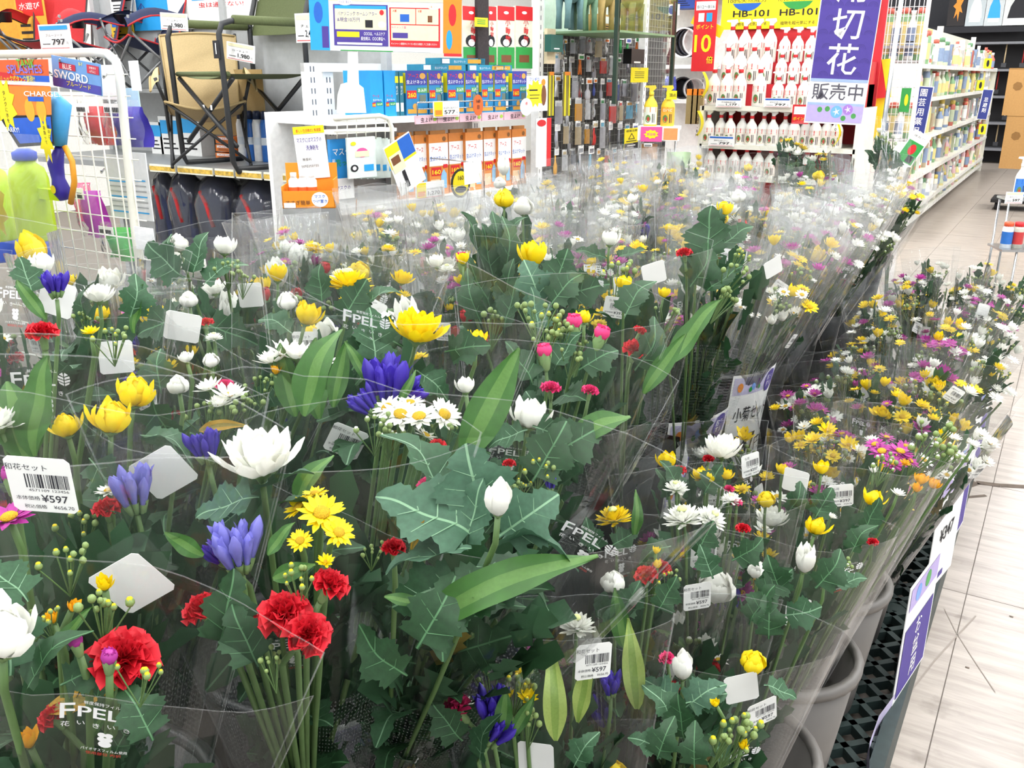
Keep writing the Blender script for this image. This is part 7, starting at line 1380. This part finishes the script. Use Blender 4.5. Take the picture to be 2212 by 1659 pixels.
# ---- the cut-flower banner on its pole
BN = Fr(tuple(atd(1820, 268, 4.75)), R(20)); BN.M.translation.z = 0; BN.I = BN.M.inverted()
def waves(p, w, h, y0, y1):
    for j in range(9):
        for i in range(6):
            cx = w * (.02 + .19 * i + (.095 if j % 2 else 0)); cy = y0 + (y1 - y0) * j / 9
            for rr in (.085, .06, .035):
                r0 = w * rr; n = 8; P = [(cx + r0 * math.cos(math.pi * k / n), cy + r0 * math.sin(math.pi * k / n)) for k in range(n + 1)]; Q2 = [(cx + r0 * .86 * math.cos(math.pi * k / n), cy + r0 * .86 * math.sin(math.pi * k / n)) for k in range(n + 1)]
                if cx - r0 > w * .02 and cx + r0 < w * .98: p.add([(a, b, .0004) for a, b in P + Q2], [(k, k + 1, n + 2 + k, n + 1 + k) for k in range(n)], 3)
def dban(p, w, h):
    p.rect(w * .015, w * .985, h * .255, h * .995, 0, 0).rect(w * .015, w * .985, h * .238, h * .255, .0002, 4).rect(w * .015, w * .985, h * .01, h * .115, 0, 1).rect(w * .015, w * .985, h * .105, h * .12, .0003, 4)
    waves(p, w, h, h * .27, h * .96)
    p.text('切', w * .5, h * .49, h * .185, .001, 2, .025).text('花', w * .5, h * .295, h * .185, .001, 2, .025).text('用', w * .5, h * .69, h * .185, .001, 2, .025).text('販売中', w * .5, h * .145, h * .1, .001, 5, .012, width=w * .86)
    p.disc(w * .53, h * .07, w * .1, h * .035, .0006, 20, 6).poly(star(w * .53, h * .07, w * .07, h * .025, 5, .3), .001, 2).disc(w * .72, h * .085, w * .085, h * .03, .0008, 20, 7).poly(star(w * .72, h * .085, w * .06, h * .022, 5, .3), .0012, 2)
    for x, y in ((.24, .08), (.37, .085), (.66, .035), (.83, .05)): p.disc(w * x, h * y, w * .045, h * .016, .0005, 8, 8)
bn = sheet(BN, 1756, -130, 1886, 268, 0, 'flower_banner', 'purple and white vertical banner announcing cut flowers for sale', 'banner', PAPER, dban, [PURPLE, LILAC, PAPER, mat('#423285', .6), mat('#9fb4e8', .6), mat('#55525e', .6), mat('#6fb0ec', .6), mat('#a678cf', .6), mat('#4a9a4e', .6)], .004, roll=R(2.2))
pt = BN.hit(1903, 260, .02); e = BN.thing('banner_pole', 'thin steel pole standing beside the purple banner', 'pole', (pt.x, .02, 0)); MB().tube([(0, 0, .02), (.03, 0, 2.3)], .012, 10).obj('pole', STEEL, e); MB().lathe([(.12, 0), (.12, .02), (.02, .03), (.015, .06)], 20).obj('foot', STEEL, e); MB().tube([(.02, 0, 2.0), (-.36, -.01, 2.01)], .006, 8).obj('cross_arm', STEEL, e)
# ---- long gondola of garden chemicals seen along the aisle
RG = Fr((-1.33, 7.0, 0), R(90)); near, far_ = RG.hit(1985, 200).x, RG.hit(2146, 200).x
gd = RG.thing('garden_gondola', 'long cream gondola of garden chemicals along the aisle', 'shelf', ((near + far_) / 2, .3, 0))
zs = [RG.hit(2138, y).z for y in (149, 194, 244, 290, 328, 366)]; zs[-1] = .12
for z in zs:
    RG.part(gd, MB().box(near, far_, .0, .45, z - .03, z), 'shelf_board', CREAM)
    RG.part(gd, MB().box(near, far_, -.006, 0, z - .035, z + .004), 'price_rail', mat('#e9e6df', .5, var=.25, nscale=15))
RG.part(gd, MB().box(near, far_, .45, .47, 0, 2.05), 'back_panel', CREAM)
for x in (near, (near + far_) / 2, far_):
    mb = MB(); mb.box(x - .025, x + .025, .38, .45, 0, 2.1, 0)
    RG.part(gd, mb, 'post', CREAM)
for x in (near, far_): RG.part(gd, MB().box(x - .01, x + .01, 0, .45, 0, zs[0] + .02), 'end_panel', CREAM)
q = random.Random(21); PCOL = {'white': '#f2f2ee', 'green': '#7fa878', 'red': '#bf6a5c', 'yellow': '#ddd08a', 'pale green': '#c3cfb0', 'pink': '#dcb4b8', 'blue': '#8496b4', 'tan': '#b5a286', 'grey': '#b9b7b4', 'cream': '#e6dfce'}
SHN = ('top', 'second', 'third', 'fourth', 'fifth', 'bottom')
prods = {}
def product_meshes(kind, c):
    if (kind, c) in prods: return prods[(kind, c)]
    m = mat(PCOL[c], .45, var=.08); acc = mat(q.choice(list(PCOL.values())), .5); acc2 = mat(q.choice(('#c8604f', '#f2f2ee', '#5d8a62', '#d8bf60')), .5)
    if kind == 'bottle': d = (('body', MB().lathe([(.04, 0), (.042, .01), (.042, .14), (.018, .18), (.018, .2)], 10).mesh('body', m)), ('cap', MB().lathe([(.02, .2), (.02, .235), (0, .235)], 8).mesh('cap', acc2)), ('label', MB().lathe([(.0428, .03), (.0428, .12)], 10, cap=False).mesh('label', acc)))
    elif kind == 'box': d = (('body', MB().box(-.05, .05, 0, .08, 0, .2).mesh('body', m)), ('label', MB().rect(-.045, .045, .1, .18, .001, 0, UPR).rect(-.035, .02, .03, .06, .001, 1, UPR).mesh('label', [acc, acc2])))
    elif kind == 'pouch': d = (('body', MB().slab([(-.06, 0), (.06, 0), (.055, .2), (-.055, .2)], -.03, .0, 0, UPR).mesh('body', m)), ('label', MB().disc(0, .12, .04, .05, .0012, 12, 0, UPR).rect(-.05, .05, .02, .05, .001, 1, UPR).mesh('label', [acc, acc2])))
    else: d = (('body', MB().lathe([(.035, 0), (.036, .005), (.036, .2), (.025, .22)], 10).mesh('body', m)), ('cap', MB().lathe([(.03, .21), (.03, .25), (0, .255)], 8).mesh('cap', acc2)), ('label', MB().lathe([(.0365, .04), (.0365, .16)], 10, cap=False).mesh('label', acc)))
    prods[(kind, c)] = d; return d
for si_, z in enumerate(zs):
    x = near + .08
    while x < far_ - .08:
        kind = q.choice(('bottle', 'box', 'pouch', 'can')); c = q.choice(list(PCOL)); 
        e = RG.thing('garden_product', '%s garden %s, %s board of the chemicals gondola' % (c, {'bottle': 'chemical bottle', 'box': 'chemical box', 'pouch': 'fertiliser pouch', 'can': 'spray can'}[kind], SHN[si_]), {'bottle': 'bottle', 'box': 'box', 'pouch': 'packaging', 'can': 'spray can'}[kind], (x, .05 + q.uniform(0, .06), z), '%s %s on the %s board' % (c, kind, SHN[si_]))
        e.scale = (1.15, 1, q.uniform(.95, 1.3))
        for nm, me in product_meshes(kind, c): link(nm, me, e)
        x += q.uniform(.15, .22)
def dsg(words): return lambda p, w, h: p.rect(w * .06, w * .94, h * .015, h * .985, 0, _PUR).vtext(words, w * .5, h * (.82 if len(words) > 3 else .6), min(w * .62, h * .16), .0006, _PAP, .04, step=h * .185 / min(w * .62, h * .16) if len(words) > 3 else 1.1)
SG = Fr(tuple(atd(1984, 298, 7.2)), R(30)); SG.M.translation.z = 0; SG.I = SG.M.inverted()
NAVYS = [PAPER, INK, RED, YEL, BLUE, GREEN, ORANGE, mat('#2e3a86', .6), PINK, SKYB, PR[10], PR[11]]
sheet(SG, 1964, 186, 2004, 298, 0, 'aisle_sign', 'navy vertical sign lettered garden chemicals in white characters', 'sign', PAPER, dsg('園芸用薬品'), NAVYS, roll=R(3.5), hang=1.6)
SG2 = Fr(tuple(atd(2125, 258, 12.5)), R(30)); SG2.M.translation.z = 0; SG2.I = SG2.M.inverted()
sheet(SG2, 2114, 193, 2137, 258, 0, 'aisle_sign', 'navy vertical sign for repellents at the far end of the gondola', 'sign', PAPER, dsg('忌避剤'), NAVYS, roll=R(4), hang=.6)
for i, (x, y) in enumerate(((2134, 136), (2118, 183), (2122, 278))): sheet(SG2, x - 8, y - 10, x + 8, y + 12, -.1, 'yellow_tag', ('yellow tag with black figure above the repellent sign', 'yellow tag with black figure level with the top of the repellent sign', 'yellow tag under the repellent sign')[i], 'tag', YEL, lambda p, w, h: p.disc(w * .5, h * .5, w * .2, h * .35, 0, 10, _INK), PR, hang=.6)
# end grid of the gondola with bottles and papers
EG = Fr(tuple(atd(1940, 300, 6.6)), R(10)); EG.M.translation.z = 0; EG.I = EG.M.inverted()
a0, a1 = EG.hit(1892, 200).x, EG.hit(1980, 200).x; e = EG.thing('end_grid', 'white wire grid panel at the gondola end behind the banner', 'rack', ((a0 + a1) / 2, 0, 0))
wr = MB(); n = 9
for i in range(n + 1): wr.tube([(a0 + (a1 - a0) * i / n, 0, .05), (a0 + (a1 - a0) * i / n, 0, 2.2)], .003, 4)
for j in range(36): wr.tube([(a0, .004, .1 + j * .06), (a1, .004, .1 + j * .06)], .003, 4)
EG.part(e, wr, 'wire_grid', WHITE)
for x in (a0, a1): EG.part(e, MB().box(x - .015, x + .015, -.01, .03, 0, 2.25), 'post', WHITE)
for k, y in enumerate((98, 130, 300)): 
    zz = EG.hit(1930, y).z; EG.part(e, MB().box(a0, a1, .03, .25, zz - .02, zz), 'shelf_board', GREYB)
    for i in range(5): 
        b_ = EG.thing('garden_bottle', 'white and green garden bottle on the %s board behind the end grid' % ('top', 'middle', 'low')[k], 'bottle', (a0 + (a1 - a0) * (.12 + .19 * i), .12, zz), 'bottles behind the end grid ' + str(k))
        for nm, me in product_meshes('bottle' if i % 2 else 'can', ('green', 'white')[i % 2]): link(nm, me, b_)
sheet(EG, 1886, 128, 1930, 212, -.25, 'red_yellow_flag', 'red and yellow sale flag beside the banner pole', 'sign', RED, lambda p, w, h: p.poly([(w * .5, h), (w, h), (w, 0), (w * .8, 0)], 0, _YEL).rect(w * .05, w * .3, h * .8, h * .95, .0004, _YEL), PR, roll=R(-6), hang=.27)
sheet(EG, 1884, 205, 1915, 300, -.2, 'yellow_board', 'yellow board below the sale flag', 'sign', YEL, None, (), hang=.22)
def dphoto(p, w, h): p.rect(w * .06, w * .94, h * .12, h * .72, 0, _GRN).disc(w * .5, h * .5, w * .2, h * .15, .0004, 12, _RED).text('お買い求めください', w * .5, h * .84, h * .07, .0005, _INK, width=w * .7).rect(w * .5, w * .85, h * .15, h * .35, .0005, _INK)
sheet(EG, 1930, 278, 1972, 358, -.4, 'photo_notice', 'tilted white notice with plant photograph beside the aisle sign', 'sign', PAPER, dphoto, PR, roll=R(28), hang=.42)
sheet(EG, 1945, 190, 1966, 242, -.15, 'green_card', 'bright green product card next to the aisle sign', 'card', GREEN, lambda p, w, h: p.disc(w * .6, h * .5, w * .2, h * .25, 0, 10, _YEL), PR, hang=.17)
# ---- back wall: dark racks, lamp posters, cartons
BF = Fr((0, 18.8, 0), 0); a0, a1 = BF.hit(2050, 200).x - 3, BF.hit(2212, 200).x + 1.5
e = BF.thing('dark_rack', 'black steel rack of long-handled tools at the aisle end', 'rack', ((a0 + a1) / 2, .3, 0))
BF.part(e, MB().box(a0, a1, .5, .55, 0, 2.3), 'back_panel', mat('#1d1b1e', .7))
for z in (.25, .7, 1.15, 1.6, 2.05): BF.part(e, MB().box(a0, a1, .0, .5, z - .02, z + .02), 'rack_board', mat('#74757a', .5))
q = random.Random(4)
for i in range(24):
    x = BF.hit(2128, 200).x + i * .07; c = q.choice(('#b7332f', '#d8d8d6', '#2a2a2e', '#c9b28a', '#55565c'))
    t = BF.thing('long_handled_tool', '%s long-handled tool hanging in the dark rack' % {'#b7332f': 'red', '#d8d8d6': 'white', '#2a2a2e': 'black', '#c9b28a': 'wooden', '#55565c': 'grey'}[c], 'tool', (x, .15 + .1 * (i % 3), .3 + .45 * (i % 4)), 'tools in the dark rack')
    MB().tube([(0, 0, .05), (0, .02, .38)], .012, 6).obj('handle', mat(c, .5), t); MB().box(-.04, .04, -.02, .02, 0, .07).obj('head', mat('#38383c', .5), t)
pw, ph = None, None
for i, (x0, x1, c) in enumerate(((2050, 2088, '#1a1416'), (2090, 2130, '#b9c2c6'), (2131, 2170, '#c6ccce'), (2171, 2230, '#d3d5d4'))):
    def dl(p, w, h, i=i):
        if i == 0: p.poly(star(w * .55, h * .5, w * .3, h * .4, 7, .5), 0, _ORA)
        else: p.poly([(w * .15, h * .2), (w * .85, h * .2), (w * .78, h * .5), (w * .62, h * .72), (w * .38, h * .72), (w * .22, h * .5)], 0, (_PAP, _PAP, _SKY, _INK)[i]).rect(w * .47, w * .53, h * .72, h, .0005, _INK).rect(w * .2, w * .8, h * .1, h * .2, .0006, _PAP)
    sheet(BF, x0, -30, x1, 56, .2, 'lamp_poster', ('dark poster with orange flame above the rack', 'poster of a white pendant lamp', 'poster of a pale blue pendant lamp', 'poster of a black pendant lamp')[i], 'poster', mat(c, .6), dl, PR, .02)
BF.part(e, MB().box(a0, a1, .2, .22, BF.hit(2130, 62, .2).z - .06, BF.hit(2130, 56, .2).z), 'poster_rail', INK)
CT = Fr((0, 12.2, 0), 0)
for i, (y0, y1) in enumerate(((250, 366), (147, 250))):
    a0, a1, z0, z1 = CT.rect(2166 - (0 if i == 0 else -6), y0, 2260, y1); z0 = max(.13, z0)
    if i == 1: z0 = zc
    c = CT.thing('cardboard_carton', ('brown carton on a low trolley', 'brown carton stacked on another carton')[i], 'box', ((a0 + a1) / 2, 0, z0)); w, h = a1 - a0, z1 - z0; zc = z1
    MB().box(-w / 2, w / 2, 0, .45, 0, h).obj('body', mat('#b98d54', .75, var=.08, nscale=60), c); MB().box(-w / 2 - .001, w / 2 + .001, -.001, .451, h - .012, h - .004).obj('lid_seam', mat('#8d6636', .8), c); MB().disc(-w * .22, h * .62, .05, .05, .001, 7, 0, UPR).obj('printed_mark', mat('#8d6636', .8), c)
    if i == 0: tr = CT.thing('low_trolley', 'black low trolley under the brown cartons', 'trolley', ((a0 + a1) / 2, 0, 0)); MB().box(-w * .55, w * .55, -.05, .5, .09, .125).obj('platform', BLACKP, tr); [MB().lathe([(.04, -.02), (.045, 0), (.04, .02)], 12, 0, Matrix.Translation((sx * w * .4, y, .045)) @ Matrix.Rotation(R(90), 4, 'Y')).obj('wheel', INK, tr) for sx in (-1, 1) for y in (.03, .4)]
# ---- bottles at the far end of the low row
SR = Fr(tuple(atd(2190, 440, 4.9)), R(25)); SR.M.translation.z = 0; SR.I = SR.M.inverted()
z0 = SR.hit(2195, 430).z
stn = SR.thing('steel_stand', 'thin steel two-level stand holding garden bottles past the low pails', 'stand', (SR.hit(2200, 430).x, 0, 0)); zc2 = SR.hit(2170, 536, -.15).z
MB().box(-.05, .3, 0, .16, z0 - .012, z0).obj('upper_tray', STEEL, stn); MB().box(-.12, .3, -.2, 0, zc2 - .012, zc2).obj('lower_tray', STEEL, stn)
for x in (-.04, .28):
    for y, z in ((.01, z0), (.14, z0), (-.19, zc2)): MB().tube([(x, y, 0), (x, y, z - .01)], .006, 6).obj('leg', STEEL, stn)
spray_bottle(SR, SR.hit(2198, 430, .06).x, .06, z0, .22, .03, BW, BT, 'white spray bottle with blue label on the stepped stand', None, mat('#3d7fd0', .5), '', BT, BLUE)
spray_bottle(SR, SR.hit(2222, 430, .06).x, .06, z0, .2, .03, BW, BT, 'white spray bottle with green collar beside the blue-labelled one', None, mat('#58a05a', .5), '', GREEN, BLUE)
sheet(SR, 2172, 415, 2210, 440, -.02, 'price_card', 'price card 597 yen under the white spray bottle', 'sign', PAPER, price_draw('園芸スプレー', '597', _CRM), PR)
for i, x in enumerate((2171, 2194)):
    c = SR.thing('canister', ('blue and white canister with orange cap', 'clear canister with red cap beside the blue one')[i], 'bottle', (SR.hit(x, 536, -.12).x, -.12, zc2)); r = .028
    MB().lathe([(r, 0), (r, .1), (r * .8, .115)], 14).obj('body', (mat('#e6ebf2', .4), mat('#c7c3b4', .4))[i], c); MB().lathe([(r * .85, .112), (r * .85, .135), (0, .136)], 12).obj('cap', (mat('#e2572f', .4), RED)[i], c); MB().lathe([(r * 1.01, .02), (r * 1.01, .085)], 14, cap=False).obj('label', (mat('#2f6fc0', .4), mat('#c23a3a', .4))[i], c)
bpy.data.scenes.remove(TSC)
